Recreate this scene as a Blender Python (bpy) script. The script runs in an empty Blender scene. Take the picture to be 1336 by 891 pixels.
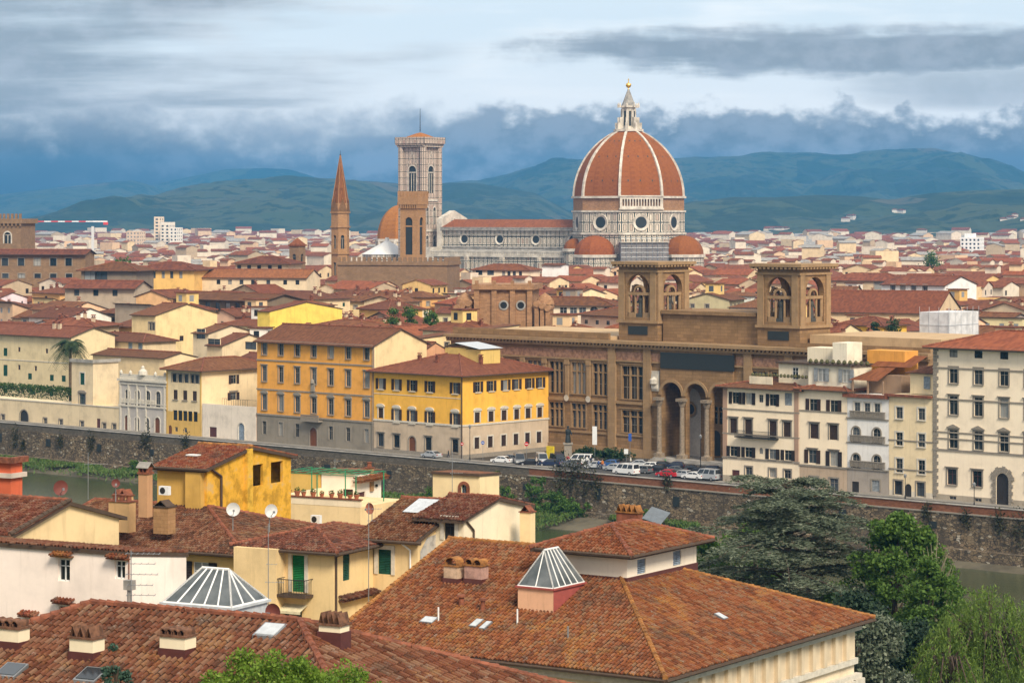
import bpy, bmesh, math, random
import numpy as np
from mathutils import Vector, Matrix
S = bpy.context.scene
C = S.collection
rnd = random.Random(7)
rad = math.radians
# ------------------------------------------------------------------ camera
F, PX0, PY0, H = 3440.0, 668.0, 280.0, 46.0        # focal length in photo pixels, centre column, horizon row, eye height
cam = bpy.data.cameras.new('camera'); camo = bpy.data.objects.new('camera', cam); C.objects.link(camo)
camo.location = (0, 0, H); camo.rotation_euler = (rad(90), 0, 0)
cam.sensor_width = 36; cam.lens = F / 1336 * 36; cam.shift_y = -(445.5 - PY0) / 1336
cam.clip_start = 1; cam.clip_end = 60000
S.camera = camo
S.render.resolution_x = 1024; S.render.resolution_y = 682
S.view_settings.view_transform = 'Standard'; S.view_settings.look = 'None'
S.view_settings.gamma = 1; S.view_settings.use_curve_mapping = False
S.view_settings.exposure = 0.48
# ------------------------------------------------------------------ node helper
class NT:
    def __init__(self, nt): self.t = nt; nt.nodes.clear()
    def n(self, typ, props=None, **ins):
        nd = self.t.nodes.new(typ)
        for k, v in (props or {}).items(): setattr(nd, k, v)
        for k, v in ins.items():
            key = int(k[1:]) if k[0] == '_' and k[1:].isdigit() else k.replace('_', ' ')
            self.set(nd.inputs[key], v)
        return nd
    def set(self, sock, v):
        if hasattr(v, 'outputs'): v = v.outputs[0]
        if isinstance(v, bpy.types.NodeSocket): self.t.links.new(v, sock)
        else:
            if sock.type == 'RGBA' and len(v) == 3: v = (*v, 1)
            sock.default_value = v
    def m(self, op, a, b=0.0, c=0.0, clamp=False):
        nd = self.n('ShaderNodeMath', {'operation': op, 'use_clamp': clamp}, _0=a, _1=b, _2=c); return nd.outputs[0]
    def mix(self, f, a, b, bt='MIX'):
        nd = self.t.nodes.new('ShaderNodeMix'); nd.data_type = 'RGBA'; nd.blend_type = bt
        self.set(nd.inputs[0], f); self.set(nd.inputs[6], a); self.set(nd.inputs[7], b); return nd.outputs[2]
    def ramp(self, f, stops, interp='LINEAR'):
        nd = self.t.nodes.new('ShaderNodeValToRGB'); self.set(nd.inputs[0], f); cr = nd.color_ramp; cr.interpolation = interp
        while len(cr.elements) < len(stops): cr.elements.new(.5)
        for e, (p, c) in zip(cr.elements, stops):
            e.position = p; e.color = (*c, 1) if len(c) == 3 else c
        return nd.outputs[0]
    def sstep(self, x, a, b):
        nd = self.n('ShaderNodeMapRange', {'interpolation_type': 'SMOOTHSTEP'}, Value=x)
        nd.inputs[1].default_value = a; nd.inputs[2].default_value = b; return nd.outputs[0]
    def noise(self, vec, scale, detail=4, rough=.55, dist=0.0):
        return self.n('ShaderNodeTexNoise', None, Vector=vec, Scale=scale, Detail=detail, Roughness=rough, Distortion=dist).outputs[0]
# ------------------------------------------------------------------ world: Nishita sky under broken cloud
SUN_EL, SUN_AZ = 42.0, 156.0                        # azimuth clockwise from the view direction (+Y)
W = bpy.data.worlds.new('World'); S.world = W; W.use_nodes = True
k = NT(W.node_tree)
tc = k.n('ShaderNodeTexCoord')
sep = k.n('ShaderNodeSeparateXYZ', None, Vector=tc.outputs['Generated'])
X, Y, Z = sep.outputs
ay = k.m('MAXIMUM', k.m('ABSOLUTE', Y), .02)
az = k.m('DIVIDE', X, ay); el = k.m('DIVIDE', Z, ay)
u = k.m('MULTIPLY', az, 5.15); v = k.m('MULTIPLY', el, 12.28)      # clouds are laid out by compass bearing and height
uv = k.n('ShaderNodeCombineXYZ', None, X=u, Y=v)
def scaled(sx, sy, ox=0.0, oy=0.0, rot=0.0):
    mp = k.n('ShaderNodeMapping', None, Vector=uv); mp.inputs[1].default_value = (ox, oy, 0); mp.inputs[2].default_value = (0, 0, rot)
    mp.inputs[3].default_value = (sx, sy, 1); return mp.outputs[0]
nA = k.noise(scaled(2.0, 1.15, 3.1, .7), 6.5, 8, .55)               # billows
nB = k.noise(scaled(1.0, 4.2, 1.7, 5.2, -.12), 1.5, 7, .55)            # long streaks
nC = k.noise(scaled(1.3, .9, 9.0, 2.0), 2.4, 5, .5)
a_ = k.m('SUBTRACT', nA, .5); b_ = k.m('SUBTRACT', nB, .5); c_ = k.m('SUBTRACT', nC, .5)
# low bank of cloud: its top is higher on the left, lumpy on the right
top = k.m('ADD', .475, k.m('MULTIPLY', k.sstep(u, -.15, -1.0), .12))
edge = k.m('ADD', k.m('SUBTRACT', top, v), k.m('ADD', k.m('MULTIPLY', a_, .48), k.m('MULTIPLY', c_, .42)))
soft = k.m('ADD', .085, k.m('MULTIPLY', k.sstep(u, .1, -.5), .20))
m1 = k.sstep(k.m('DIVIDE', edge, soft), -.5, 1.0)
# long lens of cloud over the dome, fraying to the right
du = k.m('DIVIDE', k.m('SUBTRACT', u, .78), .80); dv = k.m('DIVIDE', k.m('SUBTRACT', v, k.m('ADD', .735, k.m('MULTIPLY', u, .02))), .155)
r2 = k.m('ADD', k.m('POWER', k.m('ABSOLUTE', du), 2.2), k.m('POWER', k.m('ABSOLUTE', dv), 2.0))
m2 = k.sstep(k.m('ADD', k.m('SUBTRACT', 1.0, r2), k.m('ADD', k.m('MULTIPLY', b_, 2.5), k.m('MULTIPLY', a_, 1.1))), -.05, .75)
m2 = k.m('MULTIPLY', m2, .92)
# second dark patch at the right, grey veil at upper left
m3 = k.m('MULTIPLY', k.sstep(k.m('ADD', k.m('SUBTRACT', 1.0, k.m('ADD', k.m('POWER', k.m('DIVIDE', k.m('SUBTRACT', u, .95), .42), 2.0), k.m('POWER', k.m('DIVIDE', k.m('SUBTRACT', v, .60), .14), 2.0))), k.m('MULTIPLY', b_, 1.2)), 0.0, .9), .62)
m4 = k.m('MULTIPLY', k.sstep(k.m('ADD', k.m('MULTIPLY', u, -1.0), k.m('MULTIPLY', b_, 2.4)), .12, 1.15), .85)
cov = k.m('MAXIMUM', k.m('MAXIMUM', m1, m2), k.m('MAXIMUM', m3, m4))
bright = k.mix(k.sstep(v, .30, .95), (9.6, 9.5, 9.4), (6.9, 7.8, 8.4))
bright = k.mix(k.m('MULTIPLY', k.sstep(k.m('ADD', b_, k.m('MULTIPLY', c_, .6)), -.08, .2), .55), bright, (10.0, 9.9, 9.7))
dark = k.mix(k.sstep(v, .05, .6), (.9, 1.0, 1.1), (2.2, 2.5, 2.9))
dark = k.mix(k.m('MULTIPLY', k.sstep(k.m('ADD', a_, k.m('MULTIPLY', c_, .5)), -.12, .16), .62), dark, (3.7, 3.95, 4.5))
dark = k.mix(k.m('MULTIPLY', k.sstep(u, -.3, -1.0), k.sstep(v, .6, .1)), dark, (.45, .42, .30))
clouds = k.mix(cov, bright, dark)
# overhead and behind the eye: an ordinary pale overcast
over = k.ramp(k.noise(tc.outputs['Generated'], 3.0, 5, .6), [(.3, (.62, .63, .66)), (.7, (.97, .95, .92))])
over = k.n('ShaderNodeVectorMath', {'operation': 'SCALE'}, Vector=over, Scale=9.4).outputs[0]
front = k.m('MULTIPLY', k.sstep(Y, .0, .35), k.sstep(el, .28, .10))
cloudc = k.mix(front, over, clouds)
sky = k.n('ShaderNodeTexSky', {'sky_type': 'NISHITA', 'sun_disc': False, 'sun_elevation': rad(SUN_EL), 'sun_rotation': rad(SUN_AZ),
                               'altitude': 100, 'air_density': 1.0, 'dust_density': 1.5, 'ozone_density': 1.5})
skyc = k.mix(.90, sky.outputs[0], cloudc)
bg = k.n('ShaderNodeBackground', None, Color=skyc, Strength=.09)
k.n('ShaderNodeOutputWorld', None, Surface=bg)
# ------------------------------------------------------------------ sun behind thin cloud
sl = bpy.data.lights.new('sun', 'SUN'); sl.energy = 3.2; sl.angle = rad(18); sl.color = (1.0, .89, .72)
so = bpy.data.objects.new('sun', sl); C.objects.link(so)
sd = Vector((math.sin(rad(SUN_AZ)) * math.cos(rad(SUN_EL)), math.cos(rad(SUN_AZ)) * math.cos(rad(SUN_EL)), math.sin(rad(SUN_EL))))
so.rotation_euler = (-sd).to_track_quat('-Z', 'Y').to_euler()

# ================================================================== materials
def newmat(name):
    m = bpy.data.materials.new(name); m.use_nodes = True; return m, NT(m.node_tree)
def finish(q, col, rough=.85, bump=None, bs=.4, bd=.05, spec=.25, metal=0.0):
    b = q.n('ShaderNodeBsdfPrincipled', None, Base_Color=col, Roughness=rough, Metallic=metal)
    b.inputs['Specular IOR Level'].default_value = spec
    if bump is not None:
        q.set(b.inputs['Normal'], q.n('ShaderNodeBump', None, Strength=bs, Distance=bd, Height=bump))
    q.n('ShaderNodeOutputMaterial', None, Surface=b); return b
def mul(c, f): return tuple(min(1, x * f) for x in c)
PM = {}
def plaster(c, wear=1.0):
    key = ('p', tuple(round(x, 3) for x in c), wear)
    if key in PM: return PM[key]
    m, q = newmat('plaster'); o = q.n('ShaderNodeTexCoord').outputs['Object']
    n1 = q.noise(o, .35, 6, .6); n2 = q.noise(o, 4, 5, .6)
    mp = q.n('ShaderNodeMapping', None, Vector=o); mp.inputs[3].default_value = (1.3, 1.3, .10)
    n3 = q.noise(mp.outputs[0], 1.6, 5, .65)
    g = q.ramp(n1, [(.28, mul(c, 1 - .26 * wear)), (.5, c), (.75, mul(c, 1 + .10 * wear))])
    g = q.mix(q.m('MULTIPLY', q.sstep(n3, .52, .78), .55 * wear), g, tuple(a * b for a, b in zip(mul(c, .55), (1, .96, .9))))
    g = q.mix(q.m('MULTIPLY', q.sstep(n2, .35, .75), .18 * wear), g, mul(c, .78))
    finish(q, g, .92, n2, .15, .02); PM[key] = m; return m
def peeled(c, c2):
    m, q = newmat('peeling_plaster'); o = q.n('ShaderNodeTexCoord').outputs['Object']
    n1 = q.noise(o, 1.1, 8, .68); n2 = q.noise(o, 6, 5, .6)
    g = q.ramp(n1, [(.40, mul(c, .62)), (.50, c), (.56, mul(c, 1.1)), (.66, c2)])
    g = q.mix(q.m('MULTIPLY', n2, .35), g, mul(c, .6))
    finish(q, g, .9, n2, .3, .03); return m
def plain(name, c, rough=.6, metal=0.0, spec=.4, var=.12, sc=3.0):
    key = (name, c, rough)
    if key in PM: return PM[key]
    m, q = newmat(name); o = q.n('ShaderNodeTexCoord').outputs['Object']
    g = q.mix(q.sstep(q.noise(o, sc, 5, .6), .3, .7), mul(c, 1 - var), mul(c, 1 + var))
    finish(q, g, rough, spec=spec, metal=metal); PM[key] = m; return m
def stone(name, c, bw=1.1, bh=.5, mort=.015, var=.25, bump=.5):
    m, q = newmat(name); uvn = q.n('ShaderNodeUVMap').outputs[0]; o = q.n('ShaderNodeTexCoord').outputs['Object']
    b = q.n('ShaderNodeTexBrick', None, Vector=uvn, Color1=mul(c, 1 - var), Color2=mul(c, 1 + var), Mortar=mul(c, .5), Scale=1.0)
    b.inputs['Mortar Size'].default_value = mort; b.inputs['Brick Width'].default_value = bw; b.inputs['Row Height'].default_value = bh
    b.inputs['Bias'].default_value = 0.0
    n1 = q.noise(o, .3, 7, .65); n2 = q.noise(o, 3, 6, .6)
    mp = q.n('ShaderNodeMapping', None, Vector=o); mp.inputs[3].default_value = (1.0, 1.0, .08)
    n3 = q.noise(mp.outputs[0], 1.2, 5, .65)
    g = q.mix(q.m('MULTIPLY', q.sstep(n1, .35, .75), .5), b.outputs[0], mul(c, .55))
    g = q.mix(q.m('MULTIPLY', q.sstep(n3, .55, .8), .5), g, mul(c, .42))
    g = q.mix(q.m('MULTIPLY', q.sstep(n2, .5, .8), .3), g, mul(c, 1.5))
    finish(q, g, .93, n2, bump, .06); return m
def marble(name, bw, bh, ring=1.0, cw=(.76, .67, .55), cg=(.045, .058, .05), cp=(.40, .27, .21)):
    """white panels framed in green and pink bands"""
    m, q = newmat(name); s = q.n('ShaderNodeSeparateXYZ', None, Vector=q.n('ShaderNodeUVMap').outputs[0]); o = q.n('ShaderNodeTexCoord').outputs['Object']
    fu = q.m('FRACT', q.m('DIVIDE', s.outputs[0], bw)); fv = q.m('FRACT', q.m('DIVIDE', s.outputs[1], bh))
    eu = q.m('MULTIPLY', q.m('SUBTRACT', .5, q.m('ABSOLUTE', q.m('SUBTRACT', fu, .5))), bw); ev = q.m('MULTIPLY', q.m('SUBTRACT', .5, q.m('ABSOLUTE', q.m('SUBTRACT', fv, .5))), bh)
    d = q.m('DIVIDE', q.m('MINIMUM', eu, ev), ring)
    wn = q.n('ShaderNodeTexWhiteNoise', {'noise_dimensions': '2D'}, Vector=q.n('ShaderNodeCombineXYZ', None, X=q.m('FLOOR', q.m('DIVIDE', s.outputs[0], bw)), Y=q.m('FLOOR', q.m('DIVIDE', s.outputs[1], bh))))
    inner = q.ramp(wn.outputs[0], [(.0, cw), (.55, mul(cw, .8)), (.75, cp), (1, cw)])
    ringc = q.ramp(d, [(0, cg), (.20, cg), (.24, cw), (.55, cw), (.58, cg), (.78, cg), (.80, cp)], 'CONSTANT')
    g = q.mix(q.sstep(d, .80, .84), ringc, inner)
    n1 = q.noise(o, .12, 7, .65); mp = q.n('ShaderNodeMapping', None, Vector=o); mp.inputs[3].default_value = (1, 1, .1); n3 = q.noise(mp.outputs[0], .5, 5, .65)
    g = q.mix(q.m('MULTIPLY', q.sstep(n1, .42, .78), .42), g, mul(cw, .42)); g = q.mix(q.m('MULTIPLY', q.sstep(n3, .52, .78), .38), g, mul(cw, .34))
    finish(q, g, .75); return m
def tilemat(name, cols, tw=.22, tl=.36, lichen=.0, bump=0.0, lic=(.42, .19, .035), big=.22):
    m, q = newmat(name); uvn = q.n('ShaderNodeUVMap').outputs[0]; o = q.n('ShaderNodeTexCoord').outputs['Object']
    s = q.n('ShaderNodeSeparateXYZ', None, Vector=uvn); oi = q.n('ShaderNodeObjectInfo')
    cu = q.m('FLOOR', q.m('DIVIDE', s.outputs[0], tw)); cv = q.m('FLOOR', q.m('DIVIDE', s.outputs[1], tl))
    wn = q.n('ShaderNodeTexWhiteNoise', {'noise_dimensions': '3D'}, Vector=q.n('ShaderNodeCombineXYZ', None, X=cu, Y=cv, Z=q.m('MULTIPLY', oi.outputs['Random'], 50.0)))
    n1 = q.noise(o, big, 6, .62); n2 = q.noise(o, 1.3, 6, .65); n3 = q.noise(o, 9, 4, .6)
    f = q.m('ADD', q.m('MULTIPLY', wn.outputs[0], .46), q.m('MULTIPLY', q.m('ADD', n1, n2), .27))
    nst = len(cols); g = q.ramp(f, [(.12 + .76 * i / (nst - 1), c) for i, c in enumerate(cols)])
    if lichen > 0:
        lm = q.m('MULTIPLY', q.sstep(q.m('ADD', n2, q.m('MULTIPLY', q.m('SUBTRACT', n1, .5), .9)), .60 - .12 * lichen, .72), lichen)
        lm = q.m('MULTIPLY', lm, q.sstep(n3, .35, .65)); g = q.mix(lm, g, lic)
        g = q.mix(q.m('MULTIPLY', q.sstep(n3, .56, .78), .55 * lichen), g, (.030, .026, .021))
    if lichen > 0:      # moss and soot in uneven patches
        n4 = q.noise(o, .55, 9, .7); g = q.mix(q.m('MULTIPLY', q.sstep(n4, .50, .66), .62), g, (.050, .034, .024)); n5 = q.noise(o, 2.2, 8, .7); g = q.mix(q.m('MULTIPLY', q.sstep(n5, .56, .7), .5), g, (.30, .235, .185))
    hv = q.n('ShaderNodeHueSaturation', None, Color=g)
    q.set(hv.inputs['Value'], q.m('ADD', .80, q.m('MULTIPLY', oi.outputs['Random'], .42)))
    q.set(hv.inputs['Hue'], q.m('ADD', .49, q.m('MULTIPLY', q.m('FRACT', q.m('MULTIPLY', oi.outputs['Random'], 7.3)), .02)))
    bh = None
    if bump > 0: bh = q.m('ADD', q.m('ABSOLUTE', q.m('SINE', q.m('MULTIPLY', s.outputs[0], math.pi / tw))), q.m('MULTIPLY', q.m('FRACT', q.m('DIVIDE', s.outputs[1], tl)), -.4))
    finish(q, hv.outputs[0], .9, bh, bump, .06); return m
def leafmat(name, cols, trans=.3):
    m, q = newmat(name); o = q.n('ShaderNodeTexCoord').outputs['Object']; g_ = q.n('ShaderNodeNewGeometry')
    f = q.m('ADD', q.m('MULTIPLY', g_.outputs['Random Per Island'], .55), q.m('MULTIPLY', q.noise(o, .55, 4, .6), .45))
    c = q.ramp(f, [(.15 + .7 * i / (len(cols) - 1), x) for i, x in enumerate(cols)])
    d = q.n('ShaderNodeBsdfPrincipled', None, Base_Color=c, Roughness=.6); d.inputs['Specular IOR Level'].default_value = .25
    t = q.n('ShaderNodeBsdfTranslucent', None, Color=c)
    q.n('ShaderNodeOutputMaterial', None, Surface=q.n('ShaderNodeMixShader', None, Fac=trans, _1=d, _2=t)); return m
def glassmat():
    m, q = newmat('window_glass'); oi = q.n('ShaderNodeObjectInfo')
    c = q.ramp(oi.outputs['Random'], [(0, (.012, .015, .018)), (.5, (.03, .036, .042)), (.8, (.085, .10, .115)), (.83, (.26, .27, .27)), (1, (.36, .35, .32))])
    finish(q, c, .12, spec=.6); return m
def louvre(name, c):
    m, q = newmat(name); s = q.n('ShaderNodeSeparateXYZ', None, Vector=q.n('ShaderNodeUVMap').outputs[0])
    w = q.m('SINE', q.m('MULTIPLY', s.outputs[1], 2 * math.pi / .11))
    o = q.n('ShaderNodeTexCoord').outputs['Object']
    g = q.mix(q.sstep(q.noise(o, 2.5, 5, .6), .35, .7), mul(c, .75), mul(c, 1.15))
    finish(q, g, .6, w, .9, .03); return m
M = {}
M['glass'] = glassmat()
M['tileA'] = tilemat('roof_tiles_old', [(0.030, 0.013, 0.007), (0.077, 0.026, 0.012), (0.124, 0.040, 0.019), (0.149, 0.062, 0.033), (0.177, 0.097, 0.058), (0.077, 0.044, 0.026)], lichen=.5, lic=(.30, .16, .055))
M['tileB'] = tilemat('roof_tiles_lichen', [(0.039, 0.014, 0.008), (0.100, 0.029, 0.013), (0.158, 0.041, 0.016), (0.194, 0.064, 0.030), (0.162, 0.083, 0.046), (0.078, 0.041, 0.023)], lichen=.75, lic=(.30, .125, .028), big=.13)
M['tileG'] = tilemat('roof_tiles_brown', [(0.029, 0.014, 0.010), (0.075, 0.031, 0.017), (0.125, 0.045, 0.023), (0.165, 0.066, 0.036), (0.184, 0.104, 0.062), (0.079, 0.046, 0.028)], lichen=.5, lic=(.27, .15, .06))
M['tileF'] = tilemat('roof_tiles_front', [(0.067, 0.027, 0.013), (0.120, 0.044, 0.020), (0.163, 0.061, 0.027), (0.207, 0.085, 0.040)], tw=.25, tl=.8, big=.12, bump=.5)
M['tileT'] = tilemat('roof_tiles_town', [(0.069, 0.028, 0.013), (0.125, 0.044, 0.020), (0.174, 0.062, 0.025), (0.226, 0.087, 0.038)], tw=.6, tl=1.6, big=.06)
M['tileR'] = tilemat('roof_tiles_red', [(0.114, 0.040, 0.017), (0.178, 0.057, 0.021), (0.224, 0.074, 0.027), (0.273, 0.101, 0.041)], tw=.5, tl=1.2, big=.08)
M['dome'] = tilemat('dome_tiles', [(0.229, 0.072, 0.014), (0.277, 0.089, 0.017), (0.311, 0.103, 0.020), (0.340, 0.124, 0.027)], tw=.8, tl=1.0, big=.06)
M['pan'] = plain('shaded_channel_tile', (.042, .027, .019), .95, var=.4, sc=1.5)  # channels between cover tiles: their shade is painted in as a near-black base colour
M['wood'] = plain('eave_wood', (.075, .048, .032), .85)
M['ridge'] = plain('ridge_tile', (.20, .066, .034), .85, var=.4, sc=2.2)
M['ridgeO'] = plain('ridge_tile_lichen', (.27, .115, .03), .85, var=.45, sc=2.2)
M['trim'] = plain('grey_stone_trim', (.27, .235, .19), .85)
M['trimw'] = plain('pale_stone_trim', (.60, .55, .46), .8)
M['wframe'] = plain('window_frame_paint', (.30, .27, .23), .5)
M['whitef'] = plain('white_frame_paint', (.75, .75, .73), .45, var=.05)
M['shB'] = louvre('brown_shutter', (.060, .034, .024)); M['shG'] = louvre('green_shutter', (.012, .085, .055))
M['shD'] = louvre('dark_shutter', (.035, .025, .022)); M['shW'] = louvre('grey_shutter', (.33, .36, .38)); M['shN'] = louvre('bright_green_shutter', (.012, .20, .055))
M['shL'] = louvre('blue_grey_shutter', (.30, .38, .47))
M['door'] = plain('door_wood', (.16, .055, .02), .5); M['doord'] = plain('dark_door', (.03, .025, .022), .5); M['doorm'] = plain('maroon_door', (.095, .030, .026), .5)
M['iron'] = plain('black_iron', (.025, .025, .025), .5); M['metal'] = plain('grey_metal', (.33, .34, .35), .4, metal=.6); M['zinc'] = plain('zinc', (.50, .53, .55), .45)
M['lib'] = stone('library_sandstone', (.285, .172, .082), 1.6, .6, .02, .17, .4)
M['libt'] = stone('library_trim', (.34, .22, .115), 2.5, .8, .008, .08, .25)
M['libd'] = plain('slate_panel', (.022, .027, .027), .5)
M['brown'] = stone('brown_stone', (.27, .17, .095), .9, .42, .012, .12); M['brick'] = stone('tower_brick', (.40, .225, .105), .6, .25, .008, .14)
M['apse'] = stone('apse_stone', (.37, .205, .105), .9, .35, .012, .2)
M['marb'] = marble('panelled_marble', 3.1, 4.7, 1.25); M['marbs'] = marble('small_panelled_marble', 2.5, 3.9, 1.05); M['marbp'] = marble('pink_marble', 2.2, 3.2, .9, (.72, .57, .46), (.11, .10, .085), (.44, .27, .22))
M['white'] = plain('white_marble', (.56, .51, .43), .7, var=.25, sc=.4); M['gold'] = plain('gilt', (.80, .50, .08), .3, metal=.7)
M['grey'] = plain('weathered_grey', (.30, .28, .25), .9, var=.3, sc=.6)
# ================================================================== geometry helpers
V = Vector
def ray(px, py): return V(((px - PX0) / F, 1.0, -(py - PY0) / F))
def at(px, py, Yd): r = ray(px, py); return V((0, 0, H)) + r * Yd               # the point seen there, Yd metres away
def onz(px, py, z): r = ray(px, py); return V((0, 0, H)) + r * ((z - H) / r.z)     # the point seen there on a level
class MB:
    def __init__(s): s.v = []; s.f = []; s.m = []; s.uv = []
    def poly(s, pts, m=0, uv=None):
        pts = [V(p) for p in pts]; i = len(s.v); s.v += pts; s.f.append(tuple(range(i, i + len(pts)))); s.m.append(m)
        if uv is None:
            n = V((0, 0, 0))
            for a in range(1, len(pts) - 1): n += (pts[a] - pts[0]).cross(pts[a + 1] - pts[0])
            n = n.normalized() if n.length > 1e-9 else V((0, 0, 1))
            ud = V((0, 0, 1)).cross(n); ud = ud.normalized() if ud.length > .05 else V((1, 0, 0)); vd = n.cross(ud)
            uv = [(p.dot(ud), p.dot(vd)) for p in pts]
        s.uv += uv
    def box(s, x0, x1, y0, y1, z0, z1, m=0, T=None, skip=''):
        c = [V((x, y, z)) for z in (z0, z1) for y in (y0, y1) for x in (x0, x1)]
        if T: c = [T(p) for p in c]
        for key, q in (('b', (0, 2, 3, 1)), ('t', (4, 5, 7, 6)), ('f', (0, 1, 5, 4)), ('k', (3, 2, 6, 7)), ('l', (2, 0, 4, 6)), ('r', (1, 3, 7, 5))):
            if key not in skip: s.poly([c[i] for i in q], m)
    def tube(s, p0, p1, r0, r1=None, n=8, m=0, caps=True):
        p0, p1 = V(p0), V(p1); r1 = r0 if r1 is None else r1; d = (p1 - p0).normalized()
        a = d.orthogonal().normalized(); b = d.cross(a)
        A = [p0 + (a * math.cos(t) + b * math.sin(t)) * r0 for t in (2 * math.pi * i / n for i in range(n))]
        B = [p1 + (a * math.cos(t) + b * math.sin(t)) * r1 for t in (2 * math.pi * i / n for i in range(n))]
        for i in range(n):
            j = (i + 1) % n
            s.poly([A[i], A[j], B[j], B[i]] if r1 > 1e-4 else [A[i], A[j], B[i]], m)
        if caps:
            s.poly(A[::-1], m)
            if r1 > 1e-4: s.poly(B, m)
    def lathe(s, c, prof, n=12, m=0, a0=0.0, a1=2 * math.pi, ph=0.0):
        c = V(c); full = abs(a1 - a0 - 2 * math.pi) < 1e-4
        ang = [a0 + ph + (a1 - a0) * i / n for i in range(n + 1)]
        for (r0, z0), (r1, z1) in zip(prof, prof[1:]):
            for i in range(n):
                p = [c + V((r * math.cos(t), r * math.sin(t), z)) for (r, z, t) in ((r0, z0, ang[i]), (r0, z0, ang[i + 1]), (r1, z1, ang[i + 1]), (r1, z1, ang[i]))]
                if r1 < 1e-4: p = p[:3]
                elif r0 < 1e-4: p = [p[0], p[2], p[3]]
                s.poly(p, m)
    def prism(s, pts2, z0, z1, m=0, cap=True):
        n = len(pts2)
        for i in range(n):
            a, b = pts2[i], pts2[(i + 1) % n]
            s.poly([(a[0], a[1], z0), (b[0], b[1], z0), (b[0], b[1], z1), (a[0], a[1], z1)], m)
        if cap:
            s.poly([(p[0], p[1], z1) for p in pts2], m); s.poly([(p[0], p[1], z0) for p in pts2[::-1]], m)
    def mesh(s, name, mats):
        me = bpy.data.meshes.new(name); me.from_pydata([tuple(p) for p in s.v], [], s.f)
        for m in (mats if isinstance(mats, (list, tuple)) else [mats]): me.materials.append(m)
        if s.f:
            me.polygons.foreach_set('material_index', s.m)
            ul = me.uv_layers.new(name='UVMap'); ul.data.foreach_set('uv', np.array(s.uv, dtype=np.float32).ravel())
        me.update(); return me
    def build(s, name, mats, parent=None, smooth=False):
        o = bpy.data.objects.new(name, s.mesh(name, mats)); C.objects.link(o)
        if parent: o.parent = parent
        if smooth: o.data.polygons.foreach_set('use_smooth', [True] * len(o.data.polygons))
        return o
def tag(o, label=None, cat=None, group=None, kind=None):
    if label: o['label'] = label
    if cat: o['category'] = cat
    if group: o['group'] = group
    if kind: o['kind'] = kind
    return o
def empty(name, label, cat, loc=(0, 0, 0), rot=0.0, group=None):
    o = bpy.data.objects.new(name, None); C.objects.link(o); o.location = loc; o.rotation_euler = (0, 0, rot); o.empty_display_size = .5
    return tag(o, label, cat, group)
def inst(name, me, parent, loc=(0, 0, 0), rz=0.0, scale=None):
    o = bpy.data.objects.new(name, me); C.objects.link(o); o.parent = parent; o.location = loc; o.rotation_euler = (0, 0, rz)
    if scale: o.scale = scale
    return o
def copy_tree(o, parent=None):
    c = o.copy(); C.objects.link(c)
    if parent: c.parent = parent
    for ch in list(o.children): copy_tree(ch, c)
    return c
# ---- a wall panel with real openings: O lower-left corner, U along, N into the wall
def wall_face(mb, O, U, N, Wd, Ht, ops, bands=None, rev=.22, m=0, mrev=None):
    O, U, N = V(O), V(U), V(N); Zv = V((0, 0, 1)); mrev = m if mrev is None else mrev
    P = lambda x, z, y=0.0: O + U * x + Zv * z + N * y
    xs = sorted({0.0, Wd} | {round(max(0, min(Wd, t)), 3) for o in ops for t in (o[0], o[1])})
    zs = sorted({0.0, Ht} | {round(max(0, min(Ht, t)), 3) for o in ops for t in (o[2], o[3])} | {b[0] for b in (bands or []) if 0 < b[0] < Ht})
    def bandm(z):
        mm = m
        for z0, mi in (bands or []):
            if z > z0: mm = mi
        return mm
    for z0, z1 in zip(zs, zs[1:]):
        run = None
        for x0, x1 in zip(xs, xs[1:]):
            cx, cz = (x0 + x1) / 2, (z0 + z1) / 2
            hole = any(o[0] < cx < o[1] and o[2] < cz < o[3] for o in ops)
            if hole:
                if run is not None: mb.poly([P(run, z0), P(x0, z0), P(x0, z1), P(run, z1)], bandm(cz)); run = None
            elif run is None: run = x0
        if run is not None: mb.poly([P(run, z0), P(xs[-1], z0), P(xs[-1], z1), P(run, z1)], bandm(cz))
    for o in ops:
        x0, x1, z0, z1 = o[:4]; arch = len(o) > 4 and o[4]; mo = bandm((z0 + z1) / 2) if mrev == m else mrev
        zs_ = z1 - (x1 - x0) / 2 * (1 if arch is True else (arch or 0)); ry = (x1 - x0) / 2
        mb.poly([P(x0, z0), P(x0, z0, rev), P(x0, zs_, rev), P(x0, zs_)][::-1], mo)
        mb.poly([P(x1, z0), P(x1, zs_), P(x1, zs_, rev), P(x1, z0, rev)][::-1], mo)
        if z0 > .02: mb.poly([P(x0, z0), P(x1, z0), P(x1, z0, rev), P(x0, z0, rev)], mo)
        if not arch: mb.poly([P(x0, z1), P(x0, z1, rev), P(x1, z1, rev), P(x1, z1)], mo)
        else:
            n = 10; xm = (x0 + x1) / 2; rz = z1 - zs_
            pts = [(xm - ry * math.cos(math.pi * i / n), zs_ + rz * math.sin(math.pi * i / n)) for i in range(n + 1)]
            for (ax, azz), (bx, bz) in zip(pts, pts[1:]):
                q = [P(ax, azz), P(bx, bz), P(bx, z1), P(ax, z1)]
                if bz > z1 - 1e-4: q = [q[0], q[1], q[3]]
                if azz > z1 - 1e-4: q = [q[0], q[1], q[2]]
                mb.poly(q, bandm(z1 - .01))
                mb.poly([P(ax, azz), P(ax, azz, rev), P(bx, bz, rev), P(bx, bz)], mo)
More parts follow.
